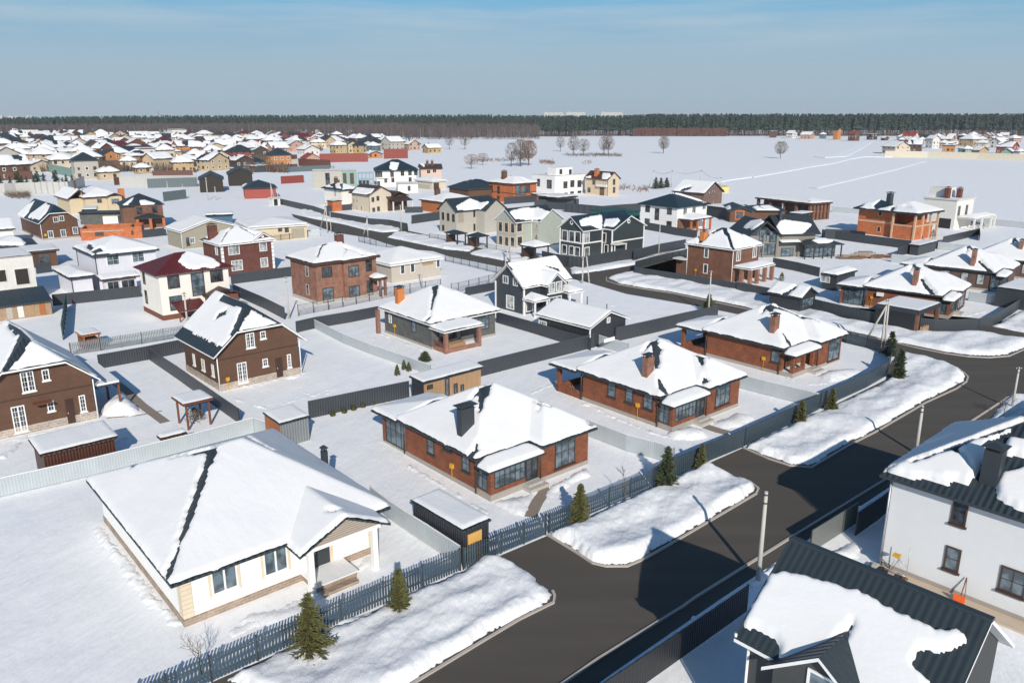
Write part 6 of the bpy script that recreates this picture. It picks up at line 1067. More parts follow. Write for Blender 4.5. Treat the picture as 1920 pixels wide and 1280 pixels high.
# unfinished orange house with loggias
h = mk('unfinished_orange_house', 'unfinished orange brick house with open loggia corner and snowy hip roof', "E4 900 760 1190 0 150 0", 0, 6.0, ov=.6, eave=False, yaw=radians(36)); w, d = h.w, h.d; h.pc = [hip((-.9, w+.9, -.9, d*.62), 6.0, .38), hip((-.4, w*.8, d*.45, d+.8), 6.0, .45)]
h.wall(ORB, r=(.9, w, d*.42, d), he=5.9); h.wall(ORB, r=(0, w*.8, 0, d*.36), he=2.9); h.wall(ORB, r=(w*.4, w*.95, 2.2, d*.42), he=5.9); h.roof(TNV, .3); h.bl("E4 620 190 590 260 520 300", .5, 2.0); h.bl("E4 150 290 220 220", 1.5, 1.0); h.bl("E4 640 370 650 340", .5, .5); h.bl("E4 800 325 860 350", .2, .2); h.snow(.35, .35, .1, .35)
LT = plain('light_lintel', (.55, .36, .24), .9); h.posts([(0, 0), (0, d*.36), (w*.33, 0), (w*.66, 0), (w, 0), (w, 3)], 0, 5.9, LT, .4, 'column'); h.box(-.05, w+.1, -.06, .3, 2.9, 3.2, LT, 'beam'); h.box(-.06, .3, .31, d*.36, 2.9, 3.2, LT, 'beam'); h.strip(('x', .9, -1), d*.42, d, 2.9, 3.3, LT, 'belt', .06); h.strip(('x', .9, -1), d*.42, d, 5.5, 5.9, LT, 'belt', .06); wc(h, ('x', .9, -1), "E4 485 410 465 615", .9, 1.3, LT, VO, 1); c = h.hit(P("E4 600 280")[0]); h.chim(c[0], c[1], 1.3, 1.0, 9.4, ANT, ANT, .3)
for y in (-.03, d*.36): h.box(.3, w, y+.3, y+.5, 3.2, 3.5, OBR, 'balustrade')
# white block house
h = mk('white_block_house', 'white flat-roofed block house with two brick chimneys and small snowy porch at the field', "E4 1420 620 1640 0 1000 0", 0, 7.4, ov=0, eave=False, yaw=radians(38)); w, d = h.w, h.d; h.pc = [shed((-.3, w+.3, -.3, d+.3), 7.2)]; h.wall(OWL, he=7.1); h.roof(OWL, .2); h.snow(.12, .5, .1, .4); h.box(w*.2, w*.7, d*.45, d*.98, 7.1, 9.6, OWL, 'tower'); wc(h, 'f', "E4 1493 380 1590 365", 1.6, 2.6, OWL, GD, 1); c = h.on(P("E4 1250 180")[0], 0, w*.15)
h.ro = h.ro; h.chim(w*.12, d*.38, 1.3, 1.0, 9.7, MRB, MRB, .01, zb=7); h.chim(w*.5, d*.22, 1.2, 1.0, 9.5, MRB, MRB, .01, zb=7); h.strip('l', .8, 4.2, .1, 2.5, BLK, 'garage_opening'); h.pc = [hip((w*.1, w+4, -4.2, -.1), 2.9, .3)]; h.roof(OWL, .15, name='porch_roof'); h.snow(.3, .3, .05, .3, name='porch_snow'); h.posts([(w*.15, -4), (w*.6, -4), (w+1.5, -4), (w+3.6, -4)], 0, 2.9, OWL, .4, 'column')
tree_at('round_shrub', 'round green-brown shrub beside the porch of the white block house', "E4 1770 610", thuja_mesh(1.8, 1.3, 12), 'shrub', names=('stem', 'foliage')); tree_at('young_pine', 'small snowy pine in front of the unfinished orange house', "E4 1150 770", thuja_mesh(2.6, 1.0, 13), 'tree', names=('trunk', 'crown'))
h = boxh('grey_store', 'grey sheet store box with snow lid in front of the unfinished orange house', 'shed', "E4 990 830 1225 785 845 795", 2.0, 2.0, FDK, TGR, .3)
m = MB(); e = thing('timber_pile', 'heap of brown timber and boards in the snowy yard beside the grey modern house', 'timber pile', G(P("B4 420 655")[0]))
for i in range(26): x, y = random.uniform(-5, 5), random.uniform(-1.5, 1.5); z = .1+max(0, 1.2-abs(x)*.2); m.box(x-1.4, x+1.4, y-.12, y+.12, z*random.random(), z*random.random()+.12, (RWD, MT['trodden_dirt'], plain('mossy_wood', (.12, .10, .055), .9))[i % 3])
m.build('boards', e)
# dark carport in front of the corner bungalow
h = mk('carport', 'dark flat carport with white snow top and black opening in front of the corner bungalow', "B4 815 1065 975 975 490 1000", 2.7, 2.7, cat='carport', ov=.0, d=None); h.pc = [shed((0, h.w, 0, h.d), 2.9)]; h.roof(ANT, .55); h.snow(.2, .25, .05, .25); h.box(.0, h.w*.4, .4, h.d, 0, 2.4, BLK, 'wall'); h.posts([(.2, .2), (h.w-.2, .2), (h.w-.2, h.d-.2)], 0, 2.4, MT['umber_brick'], .4, 'pillar'); h.box(.4, h.w-1, -.6, -.2, .0, .8, TAN, 'log_stack')
h = boxh('carport', 'dark flat carport with snow top cut by the right edge below the snowy bungalows', 'carport', "B4 1620 915 1800 900 1395 855", 2.6, 2.8, ANT, ANT, .25, ov=.0, w=9)
# garden sheds near the back road
h = mk('garage_shed', 'twin-pitched dark garden garage with two humps of snow below the square brick house', "B3 1650 1150 1800 1050 1335 1085", 2.3, 2.3, cat='shed', ov=.3, d=None); w, d = h.w, h.d; h.pc = [gaby((-.3, w+.3, -.3, d+.3), 2.3, .5)]; h.wall(BLS); h.roof(TDK, .15); h.bare.append(('s', -.3, d*.5, w*.4, d*.4, .6, .2)); h.snow(.3, .25, .1, .3); h.strip('f', .6, w-.6, .8, 1.9, GB, 'window')
h = mk('garden_shed', 'small dark shed with hipped snow roof right of the square brick house yard', "B4 205 790 355 755 75 775", 2.5, 2.5, cat='shed', ov=.3); h.pc = [hip(h.r, 2.5, .35)]; h.wall(BRB and BLS, he=2.4); h.roof(TDK, .15); h.snow(.4, .25, .06, .3); wc(h, 'l', "B4 110 800", 1.6, 1.6, OWL, GL, 2)
# twin dark roofs and red garage
for lb, t in (('left of two dark barns with bare black gable roofs beyond the brown house', "B5 1480 540 1680 520 1470 500"), ('right of two dark barns with bare black gable roofs beyond the brown house', "B5 1700 500 1900 505 1690 470")):
    h = mk('dark_barn', lb, t, 5, 5, yaw=radians(20), d=14, cat='barn'); h.pc = [gaby(h.r, 4.6, .5)]; h.wall(BRB and MT['dark_void']); h.roof(TDK, .3)
h = mk('red_garage', 'low red-walled house with dark hip roof and one snowy slope', "B5 1820 612 2080 590 1715 610", 3.6, 3.6, yaw=radians(20), d=11); h.pc = [hip(h.r, 3.6, .4)]; h.wall(plain('red_paint', (.30, .065, .05), .8), he=3.5); h.roof(TDK, .3); h.on_(0, "B5 1720 605 1830 545 1850 555 1800 612"); h.snow(.3, .4, .1, .3)
h = boxh('gate_hut', 'tiny white gate hut with a dark doorway by the road fence', 'hut', "B1 120 370 130 370 95 370", 2.2, 2.2, OWL, OWL, .2, w=2.5, d=2.5); h.strip('f', .4, 1.6, 0, 1.9, BLK, 'doorway')
# ------------------------------------------------------------------ the distant village, its coloured fences, field trees, woods and city blocks
MUT = lambda n, c: plain(n, c, .85, var=.25, scale=.3)
CRM2 = MUT('dull_cream', (.55, .47, .36)); WC = dict(cream=CRM2, beige=MUT('dull_beige', (.42, .34, .25)), tan=MUT('dull_tan', (.46, .35, .22)), ochre=MUT('dull_ochre', (.40, .28, .14)), white=MUT('dull_white', (.58, .55, .52)), pink=MUT('dull_pink', (.42, .27, .21)), brown=BRB, red=MUT('dull_red', (.27, .06, .045)), orange=plain('orange_plaster', (.44, .19, .07), .85), grey=GRC, blue=plain('slate_blue', (.10, .15, .18), .8), maroon=MRB, mint=MT['mint_panel'], dark=plain('dark_timber', (.05, .035, .03), .8))
RC = dict(snow=TBR, dark=TDK, brown=TBR, maroon=TMR, green=MT['teal_tiles'], bare=TDK, redroof=plain('red_roof', (.30, .04, .03), .7))
def far(label, x, y, W, Hh, wall='cream', roof='snow', kind=None, yaw=None, seed=0, dens=1.0, group=None, fl=None, dd=None):
    """x, y = px of the base centre, W, Hh = px size over all"""
    rnd = random.Random(seed*7+int(x*13+y*7)); c = G((x, y)); D = c.length; mp = D/FL/cos(PIT)*1.0; ww = max(4, W*mp*.74); hh = max(3.0, Hh*mp*.96); yw = radians(yaw if yaw is not None else rnd.choice([36, 42, 48, 30, 20, 60]))
    kind = kind or rnd.choice(['hip', 'hip', 'gabx', 'gaby', 'hip']); d = dd or ww*rnd.uniform(.75, 1.0); w = ww
    if dd is None and kind != 'flat': pass
    u = Vector((cos(yw), sin(yw), 0)); v = Vector((-sin(yw), cos(yw), 0)); h = House.__new__(House); h.u, h.v, h.yaw, h.w, h.d = u, v, yw, w, d; h.o = c+v*(d*.1)-u*w*.5; h.o.z = 0; h.bare = []; h.only = []; h.ov = .5
    rise = 0 if kind == 'flat' else min(hh*.42, min(w, d)*.3+.6); he = hh-rise; h.he = he; h.e = thing('village_house', label, 'house', h.o, yw, group); r = (-.6, w+.6, -.6, d+.6); k = rise/(min(w, d)/2+.6)
    h.pc = [dict(hip=lambda: hip(r, he, k), gabx=lambda: gabx(r, he, rise/(d/2+.6)), gaby=lambda: gaby(r, he, rise/(w/2+.6)), flat=lambda: shed(r, he))[kind]()]
    wm = WC[wall]; h.wall(wm) if kind in ('gabx', 'gaby') else h.wall(wm, he=he-.02); h.roof(RC[roof], .3)
    if roof in ('snow',) or (roof in ('dark', 'brown', 'maroon', 'green') and rnd.random() < .75):
        if roof != 'snow': a, b = rnd.uniform(0, w), rnd.uniform(0, d); h.bare.append(('s', a, b, rnd.uniform(0, w), rnd.uniform(0, d), rnd.uniform(.5, w*.2), rnd.uniform(.5, w*.3)))
        h.snow(.45, max(.8, w/14), .25, .5)
    if W > 15:
        n = 2 if w < 9 else 3; fl = fl or (2 if he > 4.6 else 1)
        for f, L_ in (('f', w), ('l', d)):
            for q in range(fl):
                for i in range(n): a = L_*(i+.5)/n; h.win(f, (a-.65, a+.65), (1.0+q*2.8, 2.5+q*2.8), rnd.choice([OWL, BRN, wm]), GD, 1, 1, .2)
    if W > 22 and rnd.random() < .5: h.chim(w*.3, d*.6, .9, .8, hh+.6, rnd.choice([MRB, BRB, OWL]), BRN, .05)
    return h
FV = [("brown and cream striped two-storey house at the left edge of the far village", 'B5', 130, 550, 230, 150, 'brown', 'dark'), ("wide beige house with snowy hipped roof above the striped house", 'B5', 335, 430, 210, 100, 'tan', 'snow'), ("pinkish tan house with snowy roof left of the wide beige house", 'B5', 175, 425, 150, 90, 'pink', 'snow'),
 ("low beige house with snow roof behind the mint fence", 'B5', 325, 490, 170, 75, 'beige', 'snow'), ("beige two-storey house with snowy roof left of the big dark blue roof", 'B5', 485, 490, 165, 115, 'cream', 'snow'), ("dark blue-roofed house with mint ground floor", 'B5', 665, 545, 185, 170, 'grey', 'bare'),
 ("low tan-brown house right of the mint house", 'B5', 830, 550, 160, 90, 'tan', 'brown'), ("cream annex below the white box house", 'B5', 965, 455, 130, 70, 'cream', 'snow'), ("white flat-roofed box house with two windows in the far village", 'B5', 1125, 405, 155, 80, 'white', 'snow', 'flat'), ("yellowish gabled house below the white box house", 'B5', 1090, 505, 115, 70, 'ochre', 'snow'),
 ("cream balconied house right of the white box house", 'B5', 1255, 425, 140, 120, 'cream', 'snow'), ("bright orange gabled house with dark roof in the middle of the far village", 'B5', 1370, 325, 130, 80, 'orange', 'dark', 'gaby'), ("yellow-beige house in front of the cream balconied house", 'B5', 1385, 495, 170, 110, 'ochre', 'snow'), ("pale tan double house right of the orange gable", 'B5', 1480, 415, 130, 85, 'cream', 'snow'),
 ("tan gabled house with dark roof and big veranda right of the far village centre", 'B5', 1660, 480, 220, 120, 'tan', 'dark', 'gaby'), ("tan house with snow roof near the upper right of the left village", 'B5', 1860, 370, 150, 90, 'tan', 'snow'), ("red-brown house with dark roof left of the far village centre", 'B5', 815, 385, 125, 95, 'maroon', 'dark'), ("orange brick gable peeking behind the red-brown house", 'B5', 690, 310, 100, 55, 'orange', 'snow'),
 ("long white-pink block at the foot of the birch wood", 'B5', 1355, 240, 125, 60, 'white', 'snow', 'flat'), ("cream columned block beside the long white-pink block", 'B5', 1560, 245, 125, 60, 'cream', 'snow'), ("maroon-roofed house at the far left edge", 'B5', 50, 305, 120, 45, 'cream', 'maroon'), ("low dull red house at the left edge", 'B5', 45, 405, 95, 45, 'red', 'snow'),
 ("large yellow-orange house with a dark hip roof near the snowy clearing", 'B6', 365, 455, 175, 135, 'orange', 'bare', 'hip'), ("beige house with snow roof left of the yellow-orange house", 'B6', 120, 365, 175, 85, 'cream', 'snow'), ("dark brown house with snowy ridges left of the yellow-orange house", 'B6', 205, 405, 130, 100, 'dark', 'dark'), ("beige double-gabled house behind the yellow-orange house", 'B6', 345, 350, 150, 85, 'tan', 'snow', 'gaby'),
 ("dark barn with snow roof left below the yellow-orange house", 'B6', 85, 455, 175, 80, 'dark', 'snow'), ("blue-grey low hall right of the dark barn", 'B6', 165, 450, 130, 60, 'blue', 'green'), ("maroon-roofed low house right of the yellow-orange house", 'B6', 590, 435, 130, 80, 'pink', 'redroof'), ("house with red roof and white snow patches behind the maroon-roofed house", 'B6', 590, 365, 150, 70, 'white', 'maroon'),
 ("yellow brick house with balcony left of the ochre pair", 'B6', 805, 355, 125, 90, 'ochre', 'snow'), ("left house of the ochre pair with snow patches", 'B6', 890, 350, 90, 85, 'tan', 'brown'), ("right house of the ochre pair with snow patches", 'B6', 970, 350, 95, 85, 'ochre', 'dark'), ("blue-grey house right of the ochre pair", 'B6', 1070, 335, 100, 65, 'blue', 'snow'),
 ("snowy multi-gabled house near the bare field trees", 'B6', 1230, 330, 160, 100, 'grey', 'snow', 'gabx'), ("brown gabled house left of the bare field trees", 'B6', 1355, 330, 115, 75, 'pink', 'dark', 'gaby'), ("long cream house with bright snow roof beside the bare field trees", 'B6', 1505, 350, 135, 65, 'ochre', 'snow', 'gabx'), ("orange walled building with arched gables along the red fence", 'B6', 1060, 388, 140, 50, 'orange', 'snow', 'gaby'),
 ("maroon gabled roof house near the birch wood", 'B6', 520, 262, 120, 60, 'red', 'maroon', 'gabx'), ("orange gabled house right of the maroon gabled roof", 'B6', 600, 255, 75, 50, 'orange', 'redroof', 'gaby'), ("brown-gabled house near the wood, left of two yellow ones", 'B6', 780, 240, 85, 50, 'maroon', 'snow'), ("yellow low house at the foot of the green bushes", 'B6', 905, 262, 110, 50, 'ochre', 'snow'),
 ("dark roofed hut pair at the clearing's left end", 'B6', 215, 490, 150, 35, 'dark', 'snow', 'flat'), ("white country house among trees at the wood's edge", 'B6', 1690, 205, 125, 45, 'white', 'snow'), ("white tower among the trees of the wood's edge", 'B7', 130, 110, 40, 35, 'white', 'snow', 'flat'),
 ("white low house under the wood left of the white country house", 'B6', 1420, 222, 120, 40, 'white', 'snow'),
 # right-hand hamlet
 ("brown box hut with white roof, leftmost under the pine wood", 'B8', 205, 215, 55, 40, 'brown', 'snow', 'flat'), ("white gabled house with pink roof under the pine wood", 'B8', 335, 220, 70, 48, 'white', 'snow', 'gaby'), ("brick-pink low house under the pine wood", 'B8', 462, 225, 90, 45, 'pink', 'snow'), ("blue-grey hut left of the tall orange-yellow house", 'B8', 545, 222, 50, 38, 'blue', 'snow'), ("tall orange-yellow house with arched roof under the pines", 'B8', 640, 230, 50, 72, 'orange', 'bare', 'gaby'),
 ("small red-roofed hut right of the tall orange-yellow house", 'B8', 765, 238, 65, 60, 'brown', 'redroof', 'gaby'), ("dark box hut with snow top at the field track's end", 'B8', 885, 230, 60, 35, 'dark', 'snow', 'flat'), ("tiny hut with snow roof right of the field track's end", 'B8', 970, 235, 40, 25, 'brown', 'snow'), ("white house with red roof edges in the right hamlet", 'B8', 1180, 235, 95, 50, 'white', 'redroof'),
 ("long white-windowed house at the front left corner of the right hamlet", 'B8', 1085, 330, 150, 75, 'cream', 'snow'), ("brown house with broken snow at the front of the right hamlet", 'B8', 1215, 320, 110, 75, 'brown', 'dark'), ("pink-orange box house at the front of the right hamlet", 'B8', 1440, 345, 105, 65, 'orange', 'snow', 'flat'), ("big yellow house in the middle of the right hamlet", 'B8', 1605, 275, 120, 70, 'ochre', 'snow', 'hip'),
 ("small yellow hut near the cream wall of the right hamlet", 'B8', 1640, 350, 85, 60, 'ochre', 'snow'), ("snowy gabled house in the middle rows of the right hamlet", 'B8', 1430, 265, 100, 55, 'beige', 'snow', 'gaby'), ("red-brown house near the right edge of the right hamlet", 'B8', 1860, 330, 120, 70, 'red', 'dark'), ("white cluster house above the teal shed in the right hamlet", 'B8', 1775, 290, 80, 60, 'white', 'snow'), ("teal shed at the right end of the hamlet", 'B8', 1850, 350, 90, 50, 'mint', 'green'),
 ("white greenhouse with a curved roof at the right frame edge", 'B8', 1905, 355, 50, 50, 'white', 'snow'), ("white house with steep snow roof left of the tall pole in the right hamlet", 'B8', 1310, 290, 70, 75, 'white', 'snow', 'gaby'), ("green low shed in the right hamlet", 'B8', 1545, 325, 80, 45, 'mint', 'green'), ("dark house with snow roof at the back of the right hamlet", 'B8', 1345, 235, 60, 40, 'dark', 'snow')]
for i, t in enumerate(FV):
    lb, cr, x, y, W_, H_ = t[:6]; c = CR[cr]; far(lb, c[0]+x/c[2], c[1]+y/c[2], W_/c[2], H_/c[2], t[6], t[7], t[8] if len(t) > 8 else None, seed=i)
# filler rows: smaller and smaller houses back to the wood
rnd = random.Random(11); taken = [(CR[t[1]][0]+t[2]/CR[t[1]][2], CR[t[1]][1]+t[3]/CR[t[1]][2]) for t in FV]; cnt = {}
ZN = ['at the left edge', 'left of the white box house', 'around the orange gable', 'right of the village centre', 'above the yellow-orange house', 'near the red fence', 'near the green bushes']
for row, (y, n, s, x1) in enumerate(((249, 26, 17, 640), (254, 32, 20, 690), (259, 32, 23, 700), (265, 32, 26, 730), (272, 32, 29, 740), (280, 32, 33, 720), (289, 28, 38, 610), (299, 24, 42, 560), (311, 20, 46, 500))):
    for i in range(n):
        x = x1*(i+.5)/n+rnd.uniform(-6, 6); yy = y+rnd.uniform(-2.5, 2.5)-(3 if x > 500 and row > 3 else 0)
        if row > 5 and 200 < x < 0: continue
        if any(abs(x-a) < s*.5 and abs(yy-b) < s*.11 for a, b in taken): continue
        wl = rnd.choice(['cream', 'beige', 'tan', 'beige', 'pink', 'brown', 'ochre', 'orange', 'red', 'grey', 'maroon', 'white', 'dark', 'brown', 'tan']); rf = rnd.choice(['snow', 'snow', 'dark', 'dark', 'brown', 'brown', 'maroon', 'bare']); taken.append((x, yy))
        z = ZN[min(6, int(x/100))]; rw = ('rearmost', 'second rearmost', 'third rearmost', 'fourth', 'fifth', 'sixth', 'seventh', 'eighth', 'front')[row]; lb = 'small %s house, %s roof, %s village row, %s' % (wl, dict(snow='snowy', dark='slate').get(rf, rf), rw, z)
        key = lb; cnt[key] = cnt.get(key, 0)+1; far(lb, x, yy, s*rnd.uniform(.85, 1.35), s*rnd.uniform(.45, .65), wl, rf, seed=i, group='houses of the far village')
for row, (y, x0, x1, n) in enumerate(((262, 1690, 1900, 13), (269, 1690, 1915, 12), (277, 1685, 1915, 9))):
    for i in range(n):
        x = x0+(x1-x0)*(i+.5)/n+rnd.uniform(-4, 4)
        if any(abs(x-a) < 11 and abs(y-b) < 5 for a, b in taken): continue
        wl = rnd.choice(['cream', 'beige', 'white', 'pink', 'brown', 'grey']); far('small %s house, %s row of the right hamlet, %s' % (wl, ('rear', 'middle', 'front')[row], ('near its left side', 'in its middle', 'near its right side')[min(2, int((x-x0)/75))]), x, y+rnd.uniform(-1.5, 1.5), rnd.uniform(14, 22), rnd.uniform(8, 12), wl, rnd.choice(['snow', 'snow', 'dark']), seed=i+50, group='houses of the right hamlet')
rf_ = lambda n, c: ribbed(n, c, .6)
FR = rf_('red_fence', (.24, .05, .035)); FB_ = rf_('brown_fence', (.12, .05, .035)); FC = rf_('cream_wall', (.62, .56, .45)); FG = rf_('grey_wall', (.44, .43, .41)); FM = rf_('mint_fence', (.18, .30, .26)); FT = rf_('blue_green_fence', (.11, .14, .15))
for lb, t, hh, m in (("long cream boundary wall in front of the right hamlet", "B8 955 350 1250 355 1600 365 1990 378", 4, FC), ("bright red fence wall at the far edge of the snowy clearing", "B6 1120 392 1300 388", 6, FR), ("dark red low fence left of the orange walled building", "B6 640 420 900 415 1000 415", 5, FR), ("brown fence in front of the yellow-orange house", "B6 480 445 720 460", 4, FB_), ("dark brown fence left of the snowy clearing", "B6 110 480 300 495", 3, FB_),
    ("long grey concrete wall above the snowy tree nursery", "B5 -20 665 250 655 520 650 640 600", 4, FG), ("long grey wall at the right end of the tree nursery", "B5 900 600 1480 592", 4, FG), ("mint fence sloping beside the dark blue-roofed house", "B5 370 492 600 545", 4, FM), ("teal mesh fence strip behind the red garage", "B5 1110 612 1480 600", 3.5, FT), ("red brick fence strip right of the red garage", "B6 350 580 520 570", 3, FR),
    ("brown fence along the front of the left village", "B5 0 555 250 545", 3.5, FB_), ("dark brown fence in the middle of the left village front", "B5 1150 552 1450 548", 4, FB_), ("blue-green fence near the teal sheds", "B5 1230 712 1400 690", 3, FT), ("brown fence behind the cream villa", "B5 860 590 1060 575", 3, FB_)):
    fence(lb, t, hh, 'sheet', m, sp=8)
TW2 = plain('far_twigs', (.12, .085, .06), .9, var=.3); TW3 = plain('rusty_twigs', (.17, .09, .055), .9, var=.3)
for i in range(120):
    y = rnd.choice([254, 262, 270, 279, 288, 298, 310, 322]); x = rnd.uniform(0, 740 if y < 285 else 560); g_ = G((x, y+rnd.uniform(-3, 3))); L_ = rnd.uniform(10, 28); a = radians(rnd.choice([40, 130, 42, 131])); m = rnd.choice([FB_, FT, FDK, FB_, FG, FR, FDK]); hh = rnd.uniform(2, 2.8)
    nm = dict(zip((id(FB_), id(FT), id(FDK), id(FG), id(FR)), ('brown', 'blue-green', 'dark', 'grey', 'red')))[id(m)]
    mb = MB().box(0, L_, -.05, .05, 0, hh, m); o = mb.build('garden_fence', None, g_, a); tag(o, '%s garden fence between houses of the far village, %s' % (nm, ZN[min(6, int(x/100))]), 'fence', 'garden fences of the far village')
brushes = [(x, y, x+rnd.uniform(15, 50), y+rnd.uniform(-2, 2)) for x, y in ((rnd.uniform(0, 720), rnd.choice([250, 256, 263, 271, 282, 295, 308, 322])) for _ in range(95))]
mb = MB()
for x0, y0, x1, y1 in brushes:
    if x0 > 540 and y0 > 290: continue
    for _ in range(70):
        f = rnd.random(); g_ = G((x0+(x1-x0)*f, y0+(y1-y0)*f+rnd.uniform(-1, 1))); h_ = rnd.uniform(2, 7)
        for _ in range(4): a = rnd.uniform(0, 6.28); mb.face([(g_.x-.12, g_.y, 0), (g_.x+cos(a)*h_*.25, g_.y+sin(a)*h_*.25, h_*rnd.uniform(.6, 1)), (g_.x+.12, g_.y, 0)], TW2)
tag(mb.build('garden_brush'), 'bare brown garden bushes and small trees all through the far village', 'bushes', kind='stuff')
strip('snow_field', GP("B5 0 640 400 632 700 615"), 6, .3, SNB)
# nursery spruces, field trees
sp0 = None
for i, (x, y) in enumerate(P("B5 150 620 290 612 430 606 80 586 205 590 330 562 170 580 258 575 500 572 545 578 405 546 10 585 475 600 120 555")):
    h_ = 6.5 if i < 3 else 3.5
    if sp0 is None: sp0 = tree_at('spruce_tree', 'x', G((x, y)), spruce_mesh(3, .9, 3, NEG, .5)); o = sp0
    else: o = copytree(sp0); o.location = G((x, y))
    o.scale = (h_/3,)*3; tag(o, ('largest dark young spruce, left of three, in the snowy nursery', 'largest dark young spruce, middle of three, in the snowy nursery', 'largest dark young spruce, right of three, in the snowy nursery')[i] if i < 3 else 'small dark spruce dot in the snowy nursery below the far village', 'tree', 'spruces of the snowy nursery')
def fieldtree(h, r, seed, m=TW2, n=900):
    rnd = random.Random(seed); t, c = bare_mesh(h, seed, .55, 3, .02*h, 5, BRK, .38, 6)
    t.tube([(0,0,-.2),(0,0,h*.4),(0,0,h*.8)], .018*h, BRK, 6, .006*h)
    for _ in range(n):
        a = rnd.uniform(0, 2*pi); z = h*rnd.uniform(.28, 1); f = (z/h-.28)/.72; R = r*sqrt(max(0, 1-(2*f-1)**2*.85))*rnd.random()**.5; x, y = cos(a)*R, sin(a)*R; l = h*rnd.uniform(.05, .1); dx, dy = cos(a)*l*.5, sin(a)*l*.5; w = h*.006
        c.face([(x-w, y, z), (x+dx, y+dy, z+l*.8), (x+w, y, z)], m); c.face([(x, y-w, z), (x+dx+w*3, y+dy, z+l*.7), (x, y+w, z)], m)
    return t, c
for lb, t, r, m, n in (("lone bare tree casting a long shadow in the middle of the snowfield", "B7 1343 325 1343 210", .36, TW2, 900), ("lone bare round tree right of centre in the snowfield", "B8 232 360 240 245", .42, TW2, 1000), ("brown-twigged tree left of the roadside pair in the field", "B7 355 415 350 232", .3, TW2, 900), ("dense rusty-brown tree right of the roadside pair in the field", "B7 410 408 430 238", .35, TW3, 1400),
    ("thin bare tree left of the brown field trees", "B7 290 415 270 255", .3, TW2, 500), ("small bare tree between the field thickets", "B7 630 312 625 212", .35, TW2, 500), ("left tall tree of the middle field thicket", "B7 720 340 710 210", .34, TW2, 700), ("right tree of the middle field thicket", "B7 790 342 785 228", .4, TW2, 700), ("left tree of the right field thicket", "B7 932 338 928 210", .34, TW2, 600), ("right tree of the right field thicket", "B7 960 338 970 205", .36, TW2, 700),
    ("bare tree beside the long cream house, left of two", "B6 1612 320 1608 222", .4, TW2, 500), ("bare tree beside the long cream house, right of two", "B6 1728 322 1725 212", .4, TW2, 500), ("rusty bush-like tree in the snow before the field trees", "B6 1775 468 1775 360", .6, TW3, 900), ("second rusty tree right of the bush-like one", "B6 1860 440 1865 352", .6, TW3, 900), ("brown bush on the snowy clearing", "B6 740 470 740 440", 1.1, TW3, 500)):
    q = P(t); h_ = hpx(*q); o = tree_at('bare_tree', lb, G(q[0]), fieldtree(h_, r*h_, len(lb), m, n), group='bare trees in the snowfield')
def shrubs(label, x0, y0, x1, y1, n, m, h=2.2, name='brush'):
    mb = MB(); rnd = random.Random(int(x0)); 
    for _ in range(n//3):
        f = rnd.random()**.8; g = G((x0+(x1-x0)*f+rnd.uniform(-2, 2), y0+(y1-y0)*f+rnd.gauss(0, 1.0)*abs(y0-215)*.02)); hs = rnd.uniform(.35, 1.3)
        for _ in range(5): a = rnd.uniform(0, 6.28); l = h*hs*rnd.uniform(.5, 1); mb.face([(g.x-.05, g.y, 0), (g.x+cos(a)*l*.7, g.y+sin(a)*l*.7, l*.8), (g.x+.05, g.y, 0)], m)
    o = mb.build(name); tag(o, label, 'bushes', kind='stuff')
for a in (("reddish dry reeds in the snowfield left of the thickets", 1012, 304, 1040, 306, 400, TW3), ("low brush around the middle field thicket", 1060, 291, 1165, 292, 900, TW2, 2.6), ("dry grass strip in the field", 1088, 304, 1108, 305, 120, TW3, 1.4), ("brown brush at the field edge behind the tan house", 1160, 352, 1215, 356, 260, TW3, 1.8), ("dark brush below the snowy nursery wall", 8, 366, 55, 368, 600, TW2, 2.5),
    ("brush between the clearing and the field trees", 880, 302, 990, 300, 600, TW2, 2), ("green-brown bushes at the end of the left village", 690, 262, 740, 262, 900, plain('olive_brush', (.11, .11, .055), .9, var=.4), 9)): shrubs(*a)
for i, (x, y) in enumerate(P("B7 1290 570 1325 568 1365 560")): tree_at('young_pine', ('left', 'middle', 'right')[i]+' green pine of the three behind the white villa at the field edge', G((x, y)), spruce_mesh(4.5-i*.3, 1.6, 60+i, NEG), group='pines at the field edge')
